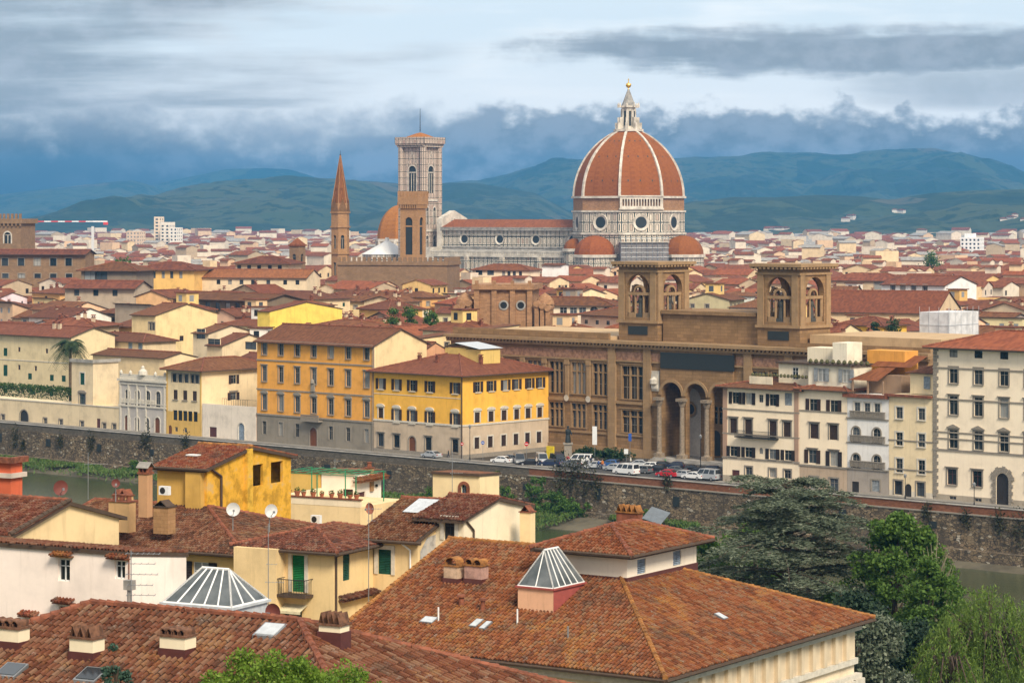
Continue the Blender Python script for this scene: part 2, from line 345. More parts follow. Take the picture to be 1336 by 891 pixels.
# ---- window parts (cached meshes)
WM = {}
def wmesh(key, fn):
    if key not in WM: WM[key] = fn()
    return WM[key]
def pane_mesh(w, h, fm, dep=.17, kind='glass'):
    def fn():
        b = MB()
        if kind == 'glass':
            b.poly([(0, dep, 0), (w, dep, 0), (w, dep, h), (0, dep, h)], 0)
            t = .06
            for x0, x1, z0, z1 in ((0, t, 0, h), (w - t, w, 0, h), (w / 2 - t / 2, w / 2 + t / 2, 0, h), (0, w, 0, t), (0, w, h - t, h), (0, w, h * .66, h * .66 + t * .8)):
                b.box(x0 + .002, x1 - .002, dep - .05, dep + .01, z0 + .002, z1 - .002, 1)
            return b.mesh('window', [M['glass'], M[fm]])
        b.box(.01, w / 2 - .012, dep - .11, dep - .06, .01, h - .01, 0); b.box(w / 2 + .012, w - .01, dep - .11, dep - .06, .01, h - .01, 0)
        b.poly([(0, dep, 0), (w, dep, 0), (w, dep, h), (0, dep, h)], 0)
        return b.mesh('window', [M[fm]])
    return wmesh(('pane', round(w, 2), round(h, 2), fm, kind), fn)
def shutter_mesh(w, h, mk, side):
    def fn():
        b = MB(); x0, x1 = (-w / 2 - .03, -.03) if side < 0 else (w + .03, w * 1.5 + .03)
        b.box(x0, x1, -.085, -.03, -.02, h + .02, 0); return b.mesh('shutter', [M[mk]])
    return wmesh(('sh', round(w, 2), round(h, 2), mk, side), fn)
def frame_mesh(w, h, mk, style, t=.27):
    def fn():
        b = MB(); p = .07
        b.box(-t, -.005, -p, .03, 0, h + t); b.box(w + .005, w + t, -p, .03, 0, h + t); b.box(-.003, w + .003, -p, .03, h + .005, h + t)
        if style in ('hood', 'ped', 'seg'): b.box(-t - .15, w + t + .15, -.24, .03, h + t + .002, h + t + .16)
        if style == 'ped':
            z = h + t + .163; x0, x1, xm = -t - .15, w + t + .15, w / 2
            for y in (-.22,): b.poly([(x0, y, z), (x1, y, z), (xm, y, z + .5)])
            b.poly([(x0, -.26, z), (xm, -.26, z + .52), (xm, .02, z + .52), (x0, .02, z)]); b.poly([(xm, -.26, z + .52), (x1, -.26, z), (x1, .02, z), (xm, .02, z + .52)])
            b.poly([(x0, -.26, z - .02), (x1, -.26, z - .02), (xm, -.26, z + .5)])
        if style == 'seg':
            z = h + t + .163; R = w / 2 + t + .12
            pts = [(w / 2 - R * math.cos(a), z + .42 * math.sin(a)) for a in (math.pi * i / 8 for i in range(9))]
            b.poly([(x, -.24, zz) for x, zz in pts])
            for (ax, a2), (bx, b2) in zip(pts, pts[1:]): b.poly([(ax, -.24, a2), (bx, -.24, b2), (bx, .02, b2), (ax, .02, a2)][::-1])
        return b.mesh('frame', [M[mk]])
    return wmesh(('fr', round(w, 2), round(h, 2), mk, style, t), fn)
def arch_frame_mesh(w, h, mk, t=.26):
    def fn():
        b = MB(); p = .08; zs = h - w / 2
        b.box(-t, -.005, -p, .03, 0, zs); b.box(w + .005, w + t, -p, .03, 0, zs); n = 10
        for i in range(n):
            a0, a1 = math.pi * i / n, math.pi * (i + 1) / n
            q = lambda a, r, y: V((w / 2 - r * math.cos(a), y, zs + r * math.sin(a)))
            r0, r1 = w / 2 + .005, w / 2 + t
            b.poly([q(a0, r0, -p), q(a1, r0, -p), q(a1, r1, -p), q(a0, r1, -p)]); b.poly([q(a0, r1, -p), q(a1, r1, -p), q(a1, r1, .03), q(a0, r1, .03)])
        return b.mesh('frame', [M[mk]])
    return wmesh(('afr', round(w, 2), round(h, 2), mk, t), fn)
def sill_mesh(w, mk):
    def fn():
        b = MB(); b.box(-.22, w + .22, -.2, .03, -.17, -.01); return b.mesh('sill', [M[mk]])
    return wmesh(('sill', round(w, 2), mk), fn)
def add_window(root, loc, rz, w, h, st):
    k = st.get('kind', 'glass'); fm = st.get('fm', 'wframe')
    if k == 'door':
        def fn():
            b = MB(); b.box(.0, w, .10, .17, 0, h); b.box(w / 2 - .02, w / 2 + .02, .08, .12, 0, h - .3); return b.mesh('door', [M[fm]])
        o = inst('door', wmesh(('door', round(w, 2), round(h, 2), fm), fn), root, loc, rz)
    else:
        kk = k if k in ('glass',) else 'shut'
        o = inst('window', pane_mesh(w, h, fm if k != 'shut' else st['sm'], kind=kk), root, loc, rz)
    fr = st.get('frame')
    if fr: inst('frame', arch_frame_mesh(w, h, st.get('trim', 'trim')) if st.get('arch') else frame_mesh(w, h, st.get('trim', 'trim'), fr), o)
    if st.get('sill'): inst('sill', sill_mesh(w, st.get('trim', 'trim')), o)
    if st.get('sh'):
        for sd_ in ((-1, 1) if st.get('both', True) else (-1,)): inst('shutter', shutter_mesh(w, h, st['sh'], sd_), o)
    return o
# ---- roofs
def roof_polys(kind, w, d, h, ov, pitch, axis='x', apex=None):
    """list of (polygon), ridge/hip segments, gable wall polygons -- local coordinates, front at y=0"""
    x0, x1, y0, y1 = -ov, w + ov, -ov, d + ov; ze = h - pitch * ov; P = []; R = []; G = []
    if kind == 'gable' and axis == 'x':
        ym = d / 2; zr = h + pitch * d / 2; xo = ov * .45
        A, B = V((-xo, ym, zr)), V((w + xo, ym, zr))
        P = [[V((-xo, y0, ze)), V((w + xo, y0, ze)), B, A], [V((w + xo, y1, ze)), V((-xo, y1, ze)), A, B]]; R = [(A, B)]
        G = [[(0, 0, h), (0, ym, zr), (0, d, h)][::-1], [(w, 0, h), (w, d, h), (w, ym, zr)]]
    elif kind == 'gable':
        xm = w / 2; zr = h + pitch * w / 2; yo = ov * .45
        A, B = V((xm, -yo, zr)), V((xm, d + yo, zr))
        P = [[V((x0, d + yo, ze)), V((x0, -yo, ze)), A, B], [V((x1, -yo, ze)), V((x1, d + yo, ze)), B, A]]; R = [(A, B)]
        G = [[(0, 0, h), (w, 0, h), (xm, 0, zr)], [(w, d, h), (0, d, h), (xm, d, zr)]]
    elif kind == 'hip':
        m_ = min(w, d) / 2; zr = h + pitch * m_
        if apex: A, B = V((apex[0], apex[1], zr)), V((apex[2], apex[3], zr))
        elif w >= d: A, B = V((m_, d / 2, zr)), V((w - m_, d / 2, zr))
        else: A, B = V((w / 2, m_, zr)), V((w / 2, d - m_, zr))
        c = [V((x0, y0, ze)), V((x1, y0, ze)), V((x1, y1, ze)), V((x0, y1, ze))]
        if w >= d or apex: P = [[c[0], c[1], B, A], [c[1], c[2], B], [c[2], c[3], A, B], [c[3], c[0], A]]; R = [(A, B), (c[0], A), (c[1], B), (c[2], B), (c[3], A)]
        else: P = [[c[0], c[1], A], [c[1], c[2], B, A], [c[2], c[3], B], [c[3], c[0], A, B]]; R = [(A, B), (c[0], A), (c[1], A), (c[2], B), (c[3], B)]
    elif kind == 'shed':      # high at the front, falling to the back
        zb = h - pitch * d; xo = ov * .4
        P = [[V((-xo, y0, h + pitch * ov)), V((w + xo, y0, h + pitch * ov)), V((w + xo, y1, zb - pitch * ov)), V((-xo, y1, zb - pitch * ov))]]
    elif kind == 'shedf':     # low at the front, rising to the back
        zb = h + pitch * d; xo = ov * .4
        P = [[V((-xo, y0, ze)), V((w + xo, y0, ze)), V((w + xo, y1, zb + pitch * ov)), V((-xo, y1, zb + pitch * ov))]]
        G = [[(0, 0, h), (0, d, zb), (0, d, h)][::-1], [(w, 0, h), (w, d, h), (w, d, zb)]]
    elif kind == 'shedl':     # high at the left, falling to the right (x = w)
        zb = h + pitch * w; yo = ov * .4
        P = [[V((x0, -yo, zb + pitch * ov)), V((x1, -yo, ze)), V((x1, d + yo, ze)), V((x0, d + yo, zb + pitch * ov))]]
        G = [[(0, 0, h), (w, 0, h), (0, 0, zb)], [(w, d, h), (0, d, h), (0, d, zb)]]
    return P, R, G
def roof_slab(mb, polys, th=.16, mt=0, me=1):
    for p in polys:
        p = [V(a) for a in p]; lo = [a - V((0, 0, th)) for a in p]
        mb.poly(p, mt); mb.poly(lo[::-1], me)
        for i in range(len(p)):
            j = (i + 1) % len(p); mb.poly([lo[i], lo[j], p[j], p[i]], me)
def tiles(mb, poly, tw=.22, tl=.36, m=0, r=random.Random(3), drop=0.0):
    """barrel tiles laid over a flat convex roof polygon: every tile its own half-round cover"""
    p = [V(a) for a in poly]; n = (p[1] - p[0]).cross(p[2] - p[0]).normalized()
    if n.z < 0: n = -n; p = p[::-1]
    ud = V((0, 0, 1)).cross(n).normalized(); vd = n.cross(ud); o = p[0]
    q = [((a - o).dot(ud), (a - o).dot(vd)) for a in p]
    us = [a[0] for a in q]; vs = [a[1] for a in q]
    def inside(uu, vv):
        for (ax, ay), (bx, by) in zip(q, q[1:] + q[:1]):
            if (bx - ax) * (vv - ay) - (by - ay) * (uu - ax) < -.03: return False
        return True
    NA = 4; arc = [(-math.cos(math.pi * i / NA) * .36, math.sin(math.pi * i / NA)) for i in range(NA + 1)]
    for i in range(int((max(us) - min(us)) / tw) + 1):
        uc = min(us) + (i + .5) * tw; off = r.uniform(-.05, .05); sag = r.uniform(-.01, .01)
        for j in range(int((max(vs) - min(vs)) / tl) + 1):
            vc = min(vs) + (j + .5) * tl + off
            if not inside(uc, vc) or r.random() < drop: continue
            du = r.uniform(-.022, .022); sk = r.uniform(-.018, .018); hh = .115 + r.uniform(-.012, .014) + sag
            A = [o + ud * (uc + du + a * tw) + vd * (vc - tl / 2 - .04) + n * (b * hh + .035) for a, b in arc]
            B = [o + ud * (uc + du + sk + a * tw * .86) + vd * (vc + tl / 2) + n * (b * hh * .85 + .004) for a, b in arc]
            uvc = (uc + 1000.0, vc + 1000.0)
            for t in range(NA): mb.poly([A[t], A[t + 1], B[t + 1], B[t]][::-1], m, [uvc] * 4)
            mb.poly(A, m, [uvc] * (NA + 1))
def ridge_caps(mb, segs, r=.13, step=.4, m=0, rr=random.Random(5)):
    for a, b in segs:
        a, b = V(a), V(b); d = b - a; L = d.length; d.normalize(); n = max(1, int(L / step)); 
        for i in range(n):
            p0 = a + d * (L * i / n - .03) + V((0, 0, .05 + rr.uniform(0, .025))); p1 = a + d * (L * (i + 1) / n) + V((0, 0, .04))
            mb.tube(p0, p1, r * rr.uniform(.98, 1.15), r * .9, 7, m)
# ---- a house
FOOT = []      # footprints already taken
class House:
    def __init__(s, name, label, cat, corner, z0, h, r, w, d, group=None):
        """corner = nearest vertical edge (front right); front runs left from it, the right flank runs back"""
        s.r = rad(r); s.ex = V((math.cos(s.r), math.sin(s.r), 0)); s.ey = V((-math.sin(s.r), math.cos(s.r), 0))
        s.w, s.d, s.h, s.z0 = w, d, h, z0; s.c = V((corner[0], corner[1], 0)); s.o = s.c - s.ex * w
        s.root = empty(name, label, cat, (s.o.x, s.o.y, z0), s.r, group); s.front = []; s.right = []; s.left = []; s.fl = []
        FOOT.append((s.c - s.ex * w / 2 + s.ey * d / 2, w / 2, d / 2, s.ex, s.ey))
    def s_of(s, face, px):      # position along a face of the point seen in that photo column
        t = (px - PX0) / F; e = s.ex if face == 'f' else s.ey; o = s.o if face == 'f' else s.c
        return (o.x - t * o.y) / (t * e.y - e.x)
    def z_of(s, face, px, py):
        q = s.s_of(face, px); e = s.ex if face == 'f' else s.ey; o = s.o if face == 'f' else s.c
        return H - (py - PY0) / F * (o + e * q).y - s.z0
    def win(s, face, x, z, w, h, st):
        (s.front if face == 'f' else s.right if face == 'r' else s.left).append((x, x + w, z, z + h, st.get('arch', False))); s.fl.append((face, x, z, w, h, st))
    def row(s, face, pxs, y0, y1, w, st, pref=None):
        """windows centred on photo columns pxs; y0,y1 = top and bottom rows at the first column"""
        pref = pxs[0] if pref is None else pref; zt, zb = s.z_of(face, pref, y0), s.z_of(face, pref, y1)
        for px in pxs: s.win(face, s.s_of(face, px) - w / 2, zb, w, zt - zb, st)
    def walls(s, mats, bands=None, roof='hip', pitch=.35, ov=.7, axis='x', tile=None, apex=None, near=0, rmat=None, caps=True, chim=0, bandf=True, twd=.22, capm='ridge', solid=True):
        P, R, G = roof_polys(roof, s.w, s.d, s.h, ov, pitch, axis, apex) if roof != 'flat' else ([], [], [])
        b = MB(); w, d, h = s.w, s.d, s.h; hb = h - pitch * d if roof == 'shed' else h
        zl = h + pitch * w if roof == 'shedl' else h
        wall_face(b, (0, 0, 0), (1, 0, 0), (0, 1, 0), w, h, s.front, bands)
        if roof == 'shed':
            wall_face(b, (w, 0, 0), (0, 1, 0), (-1, 0, 0), d, hb, s.right, bands); b.poly([(w, 0, hb), (w, d, hb), (w, 0, h)]); b.poly([(0, d, 0), (0, 0, 0), (0, 0, h), (0, d, hb)])
        else:
            wall_face(b, (w, 0, 0), (0, 1, 0), (-1, 0, 0), d, h, s.right, bands if bandf else None)
            wall_face(b, (0, d, 0), (0, -1, 0), (1, 0, 0), d, zl, s.left, bands if bandf else None)
        zk = hb if roof == 'shed' else (h + pitch * d if roof == 'shedf' else h)
        b.poly([(w, d, 0), (0, d, 0), (0, d, zk), (w, d, zk)])
        for g in G: b.poly(g, (bands[-1][1] if bands and bandf else 0))
        if roof == 'flat': b.poly([(0, 0, h), (w, 0, h), (w, d, h), (0, d, h)])
        s.wall = b.build('wall', mats, s.root)
        if P:
            b = MB(); rm = rmat or 'tileF'
            roof_slab(b, P, .14 if near else .2)
            if near:
                for p in P[:near]: tiles(b, p, twd, twd * 1.62)
            s.roof = b.build('roof', [M[rm], M['wood']], s.root)
            if caps and R:
                b = MB(); ridge_caps(b, R, .14 if near else .17, .42 if near else 1.1); b.build('ridge', M[capm], s.roof)
        else: s.roof = None
        for face, x, z, ww, hh, st in s.fl:
            if face == 'f': add_window(s.root, (x, 0, z), 0, ww, hh, st)
            elif face == 'r': add_window(s.root, (w, x, z), rad(90), ww, hh, st)
            else: add_window(s.root, (0, d - x, z), rad(-90), ww, hh, st)
        s.P, s.R = P, R
        return s
    def strip(s, name, z, hgt, out, mat, faces='fr', parent=None):      # a string course or cornice round the seen faces
        b = MB(); w, d = s.w, s.d
        if 'f' in faces: b.box(-out, w + (out if 'r' in faces else 0), -out, .05, z, z + hgt)
        if 'r' in faces: b.box(w - .05, w + out, .052, d + out, z, z + hgt)
        return b.build(name, mat, parent or s.root)
    def part(s, name, mb, mat, parent=None): return mb.build(name, mat, parent or s.root)
def chimney_mesh(kind=0):
    def fn():
        b = MB(); b.box(-.45, .45, -.3, .3, -.8, 1.0, 0); b.box(-.55, .55, -.4, .4, 1.0, 1.12, 1)
        for x in (-.25, .25): b.tube((x, 0, 1.12), (x, 0, 1.45), .14, .14, 6, 1)
        b.poly([(-.6, -.42, 1.5), (.6, -.42, 1.5), (.6, 0, 1.75), (-.6, 0, 1.75)], 1); b.poly([(.6, .42, 1.5), (-.6, .42, 1.5), (-.6, 0, 1.75), (.6, 0, 1.75)], 1)
        return b.mesh('chimney', [plaster((.60, .47, .32)) if kind == 0 else M['ridge'], M['ridge']])
    return wmesh(('chim', kind), fn)
# ---- foliage: many small leaf faces
def leaf_obj(name, pts, size, mat, parent=None, up=None, asp=.5, seed=1):
    g = np.random.default_rng(seed); pts = np.asarray(pts, dtype=np.float64); n = len(pts)
    a = g.normal(size=(n, 3)); 
    if up is not None: a = a * np.array(up)[None, :]
    a /= np.linalg.norm(a, axis=1)[:, None] + 1e-9
    b = np.cross(a, g.normal(size=(n, 3))); b /= np.linalg.norm(b, axis=1)[:, None] + 1e-9
    s = (size * g.uniform(.6, 1.35, size=n))[:, None]
    A = a * s * .5; B = b * s * .5 * asp
    vv = np.stack([pts - A, pts + B, pts + A, pts - B], axis=1).reshape(-1, 3)
    me = bpy.data.meshes.new(name); me.vertices.add(4 * n); me.vertices.foreach_set('co', vv.ravel())
    me.loops.add(4 * n); me.loops.foreach_set('vertex_index', np.arange(4 * n)); me.polygons.add(n)
    me.polygons.foreach_set('loop_start', np.arange(0, 4 * n, 4)); me.polygons.foreach_set('loop_total', np.full(n, 4))
    me.materials.append(mat); me.update(calc_edges=True)
    o = bpy.data.objects.new(name, me); C.objects.link(o)
    if parent: o.parent = parent
    return o
def clump_pts(g, centres, rad_, n, flat=.8):
    out = []
    for c in centres:
        d = g.normal(size=(n, 3)); d /= np.linalg.norm(d, axis=1)[:, None]; rr = rad_ * g.uniform(.45, 1.05, size=(n, 1)) * g.uniform(.8, 1.2)
        out.append(np.array(c)[None, :] + d * rr * np.array([1, 1, flat]))
    return np.concatenate(out)
def limb(mb, pts, r0, r1, n=7):
    for i in range(len(pts) - 1):
        a = r0 + (r1 - r0) * i / (len(pts) - 1); b_ = r0 + (r1 - r0) * (i + 1) / (len(pts) - 1); mb.tube(pts[i], pts[i + 1], a, b_, n)
# ================================================================== the setting
D1, D2 = V((.742, -.670, 0)), V((.670, .742, 0)); B0 = V((-9.5, 496, 0)); RIV = -42.08
def rv(s, t, z=0.0): p = B0 + D1 * s + D2 * t; p.z = z; return p
def st_of(p): q = V((p[0], p[1], 0)) - B0; return q.dot(D1), q.dot(D2)
from mathutils import noise as mn
def setting(o): o['kind'] = 'structure'; return o
m, q = newmat('city_ground'); o_ = q.n('ShaderNodeTexCoord').outputs['Object']
finish(q, q.ramp(q.noise(o_, .03, 6, .6), [(.3, (.04, .036, .03)), (.5, (.07, .058, .045)), (.7, (.045, .048, .026))]), .95); M['ground'] = m
b = MB(); b.poly([(650, -115, 0), (6000, 3000, 0), (6000, 11200, 0), (-6000, 11200, 0), rv(-8000, -11.3)])
setting(b.build('ground', M['ground']))
m, q = newmat('asphalt'); o_ = q.n('ShaderNodeTexCoord').outputs['Object']
finish(q, q.ramp(q.noise(o_, .5, 7, .65), [(.3, (.045, .044, .043)), (.7, (.085, .08, .076))]), .85); M['asphalt'] = m
b = MB(); b.poly([rv(-330, -9, .004), rv(330, -9, .004), rv(330, -2.2, .004), rv(-330, -2.2, .004)]); b.poly([rv(24, -2.2, .004), rv(61, -2.2, .004), rv(61, 23.5, .004), rv(24, 23.5, .004)])
setting(b.build('road', M['asphalt']))
M['paving'] = stone('paving', (.26, .24, .21), .8, .5, .01, .08, .1)
b = MB()
b.poly([rv(-330, -2.2, .13), rv(23.9, -2.2, .13), rv(23.9, 0, .13), rv(-330, 0, .13)]); b.poly([rv(-330, -2.2, 0), rv(23.9, -2.2, 0), rv(23.9, -2.2, .13), rv(-330, -2.2, .13)])
b.poly([rv(61.1, -2.2, .13), rv(330, -2.2, .13), rv(330, 0, .13), rv(61.1, 0, .13)]); b.poly([rv(61.1, -2.2, 0), rv(330, -2.2, 0), rv(330, -2.2, .13), rv(61.1, -2.2, .13)])
b.poly([rv(-330, -11.2, .13), rv(330, -11.2, .13), rv(330, -9, .13), rv(-330, -9, .13)])
setting(b.build('pavement', M['paving']))
m, q = newmat('river_water'); o_ = q.n('ShaderNodeTexCoord').outputs['Object']
mp = q.n('ShaderNodeMapping', None, Vector=o_); mp.inputs[2].default_value = (0, 0, rad(-42)); mp.inputs[3].default_value = (.5, 1.6, 1)
finish(q, q.ramp(q.noise(o_, .03, 5, .6), [(.3, (.035, .050, .018)), (.7, (.060, .070, .030))]), .12, q.noise(mp.outputs[0], .9, 6, .6), .35, .2, spec=.5); M['water'] = m
b = MB(); b.poly([rv(-700, -130, -8), rv(700, -130, -8), rv(700, -8, -8), rv(-700, -8, -8)]); setting(b.build('water', M['water']))
# near bank climbing to the viewpoint
m, q = newmat('hillside_soil'); o_ = q.n('ShaderNodeTexCoord').outputs['Object']
finish(q, q.ramp(q.noise(o_, .4, 7, .65), [(.3, (.03, .045, .016)), (.55, (.055, .075, .025)), (.75, (.09, .075, .045))]), .95); M['soil'] = m
def zt(t):
    if t > -105: return -8.6
    if t > -118: return -8.6 + (-105 - t) / 13 * 9.2
    if t > -230: return .6 + (-118 - t) / 112 * 3.4
    return 4 + 38 * min(1.0, ((-230 - t) / 131)) ** 2
b = MB(); ts = [-96, -105, -109, -113, -118, -160, -200, -230, -245, -260, -275, -290, -305, -320, -335, -350, -361, -380, -420]
for t0, t1 in zip(ts, ts[1:]):
    for i in range(-14, 22):
        s0, s1 = i * 25.0, i * 25.0 + 25
        b.poly([rv(s0, t1, zt(t1)), rv(s1, t1, zt(t1)), rv(s1, t0, zt(t0)), rv(s0, t0, zt(t0))])
setting(b.build('hillside', M['soil']))
# ---- far embankment
M['wallst'] = None
m, q = newmat('river_wall_stone'); uvn = q.n('ShaderNodeUVMap').outputs[0]; o_ = q.n('ShaderNodeTexCoord').outputs['Object']
vo = q.n('ShaderNodeTexVoronoi', {'feature': 'F1'}, Vector=q.n('ShaderNodeMapping', None, Vector=uvn, Scale=(1, 1.9, 1)), Scale=1.5)
vd = q.n('ShaderNodeTexVoronoi', {'feature': 'DISTANCE_TO_EDGE'}, Vector=q.n('ShaderNodeMapping', None, Vector=uvn, Scale=(1, 1.9, 1)), Scale=1.5)
sx = q.n('ShaderNodeSeparateXYZ', None, Vector=vo.outputs['Color'])
g = q.ramp(sx.outputs[0], [(0, (.085, .067, .048)), (.45, (.20, .145, .088)), (.8, (.28, .205, .125)), (.93, (.33, .26, .165)), (.97, (.46, .40, .31)), (1, (.52, .47, .38))])
g = q.mix(q.sstep(vd.outputs['Distance'], .09, .02), g, (.035, .03, .024))
n1 = q.noise(o_, .12, 7, .65); mp = q.n('ShaderNodeMapping', None, Vector=o_); mp.inputs[3].default_value = (1, 1, .12); n3 = q.noise(mp.outputs[0], .6, 6, .65)
g = q.mix(q.m('MULTIPLY', q.sstep(n1, .40, .68), .62), g, (.085, .070, .052)); g = q.mix(q.m('MULTIPLY', q.sstep(n3, .5, .72), .7), g, (.03, .027, .022)); g = q.mix(q.m('MULTIPLY', q.sstep(q.noise(o_, .35, 6, .7), .58, .72), .6), g, (.28, .215, .135))
finish(q, g, .95, q.m('MINIMUM', vd.outputs['Distance'], .12), .6, .12); M['wallst'] = m
M['wallgrey'] = stone('parapet_grey', (.135, .115, .09), .7, .28, .02, .22, .4); M['wallbrick'] = stone('parapet_brick', (.23, .095, .05), .5, .16, .012, .25, .4)
def rbox(b, s0, s1, t0, t1, z0, z1, m_=0):
    T = lambda p: rv(p.x, p.y, p.z); b.box(s0, s1, t0, t1, z0, z1, m_, T)
wall = empty('river_wall', 'long dark stone embankment wall across the river below the street', 'river wall', tuple(rv(0, -11.5, -8)))
def at_wall(name, mb, mat, smooth=False):
    o = mb.build(name, mat, wall); o.location = -wall.location; return o
b = MB(); rbox(b, -340, 330, -12.6, -11.3, -9, -.35); rbox(b, -340, 330, -14.0, -12.6, -9, -5.6); at_wall('wall_body', b, M['wallst'])
b = MB(); rbox(b, -340, 28, -12.3, -11.5, -.35, .92); at_wall('grey_parapet', b, M['wallgrey'])
b = MB(); rbox(b, 28.01, 330, -12.3, -11.5, -.15, 1.0); rbox(b, 28.01, 330, -12.75, -11.25, -.348, -.152, 1); at_wall('brick_parapet', b, [M['wallbrick'], M['trim']])
b = MB(); rbox(b, -340, 330, -12.42, -11.4, .925 + .08, 1.1); at_wall('coping', b, M['grey'])
rr = random.Random(4); b = MB()
for s in np.arange(-330, 300, 17.0): rbox(b, s, s + rr.uniform(.8, 1.6), -12.75, -12.55, rr.uniform(-3.4, -2.8), rr.uniform(-1.8, -1.2))
at_wall('drain_opening', b, M['libd'])
# mud bank and grass at the wall's foot
M['grass'] = leafmat('bank_grass', [(.05, .10, .02), (.09, .16, .03), (.13, .20, .05), (.17, .17, .08)], .3)
M['mud'] = plain('river_mud', (.10, .085, .055), .95, var=.3, sc=.3)
b = MB(); b.poly([rv(-340, -19, -8.3), rv(40, -20, -8.3), rv(40, -14.0, -6.3), rv(-340, -14.0, -6.0)]); b.poly([rv(40, -22, -8.3), rv(75, -17.5, -8.3), rv(330, -17.5, -8.3), rv(330, -14, -7.3), rv(75, -14, -7.3), rv(40, -14, -6.3)]); setting(b.build('river_bank', M['mud']))
g = np.random.default_rng(2); pts = []
for i in range(34000):
    s = g.uniform(-150, 90); t = -14.2 - abs(g.normal()) * (5.0 if 8 < s < 42 else 2.4 if s < 34 else 1.2) 
    if mn.noise(V((s * .12, t * .3, 0))) < (-.45 if 8 < s < 42 else -.25 if s < 34 else .3): continue
    p = rv(s, max(t, -26), 0); pts.append((p.x, p.y, -6.2 + (t + 14) * .16 + g.uniform(.1, .9 if s > -60 else .5)))
tag(leaf_obj('bank_grass', pts, .75, M['grass'], None, (.5, .5, 1.2), .35, 3), 'rough green grass along the foot of the river wall', 'grass', kind='stuff')
# ---- hills
m, q = newmat('hill_woods_and_fields'); o_ = q.n('ShaderNodeTexCoord').outputs['Object']
vo = q.n('ShaderNodeTexVoronoi', {'feature': 'F1'}, Vector=q.n('ShaderNodeMapping', None, Vector=o_, Scale=(1, .55, 1)), Scale=.0055); vo.inputs['Randomness'].default_value = 1.0
sx = q.n('ShaderNodeSeparateXYZ', None, Vector=vo.outputs['Color'])
nL = q.noise(o_, .0022, 7, .65); nS = q.noise(o_, .02, 6, .65)
wood = q.ramp(nS, [(.35, (.012, .026, .012)), (.65, (.035, .058, .022))])
field = q.ramp(sx.outputs[1], [(0, (.05, .07, .03)), (.5, (.062, .075, .036)), (.85, (.045, .068, .03)), (1, (.095, .085, .05))])
g = q.mix(q.m('MULTIPLY', q.sstep(q.m('ADD', nL, q.m('MULTIPLY', q.m('SUBTRACT', sx.outputs[0], .5), .22)), .47, .52), .9), wood, field); g = q.mix(q.sstep(nS, .53, .57), g, (.018, .034, .016))
finish(q, g, .95); M['hill'] = m
def hill(prof, Yd, Yf, pw, relief, seed, ncol=230, nrow=34, zb=-1.0):
    xs = [p[0] for p in prof]; ys = [p[1] for p in prof]; nx = np.linspace(xs[0], xs[-1], ncol); py = np.interp(nx, xs, ys)
    kern = np.ones(5) / 5; py = np.convolve(np.pad(py, 2, 'edge'), kern, 'valid')
    b = MB(); G = []
    for i in range(ncol):
        zr = H - (py[i] - PY0) / F * Yd; Xw = (nx[i] - PX0) / F * Yd; col = []
        for j in range(nrow + 4):
            t = j / nrow; Yw = Yf + (Yd - Yf) * t
            n_ = mn.fractal(V((Xw * .0019 + seed, Yw * .0011, seed)), .9, 2.1, 6)
            if t <= 1: z = zb + (zr - zb) * (t ** pw) + relief * n_ * min(1, 4 * t * (1.08 - t))
            else: z = zr - (t - 1) * (zr) * 1.2
            col.append(V((Xw + 60 * mn.noise(V((Yw * .001, seed, Xw * .0005))), Yw, z)))
        G.append(col)
    for i in range(ncol - 1):
        for j in range(nrow + 3): b.poly([G[i][j], G[i + 1][j], G[i + 1][j + 1], G[i][j + 1]])
    o = b.build('hills', M['hill'], None, True); return setting(o), G
hill([(-160, 262), (0, 256), (60, 248), (120, 241), (180, 235), (205, 242), (240, 262), (300, 285), (330, 300)], 9600, 7600, 1.2, 25, 1.3)
hill([(120, 268), (215, 240), (260, 230), (300, 222), (350, 219), (385, 222), (430, 236), (560, 262), (640, 285)], 10800, 9700, 1.2, 25, 7.1)
hill([(60, 320), (110, 305), (150, 288), (200, 261), (240, 252), (290, 247), (340, 242), (410, 237), (470, 239), (540, 240), (620, 236), (700, 250), (780, 300)], 6400, 4400, 1.15, 55, 3.7)
hill([(440, 300), (520, 252), (600, 238), (660, 228), (740, 209), (800, 207), (890, 206), (940, 202), (1000, 199), (1060, 202), (1110, 203), (1160, 199), (1200, 196), (1225, 194), (1260, 197), (1300, 212), (1336, 226), (1420, 240), (1520, 250)], 8800, 6600, 1.2, 80, 5.2)
_, HG = hill([(800, 320), (850, 280), (890, 269), (950, 262), (1000, 258), (1060, 252), (1110, 254), (1150, 259), (1200, 250), (1260, 246), (1336, 244), (1420, 240), (1520, 250)], 4900, 3500, 1.05, 42, 9.4)
# ---- air
m = bpy.data.materials.new('haze'); m.use_nodes = True; q = NT(m.node_tree)
vol = q.n('ShaderNodeVolumePrincipled'); vol.inputs['Color'].default_value = (.10, .48, 1.0, 1); vol.inputs['Density'].default_value = 7.7e-5
q.t.links.new(vol.outputs[0], q.n('ShaderNodeOutputMaterial').inputs['Volume'])
b = MB(); b.box(-6400, 6400, -400, 11400, -10, 290); hz = b.build('haze', m); hz['kind'] = 'stuff'
hz['label'] = 'thin blue air over the city and the hills'; hz['category'] = 'haze'
# ================================================================== cathedral
def octo(R, ph, n=8): return [(R * math.sin(ph + 2 * math.pi * i / n), -R * math.cos(ph + 2 * math.pi * i / n)) for i in range(n)]
CX, CY = (820 - PX0) / F * 1251, 1251.0
CR = -34.0
cath = empty('cathedral', 'marble cathedral with a huge red ribbed dome and white lantern', 'cathedral', (CX, CY, 0), rad(CR))
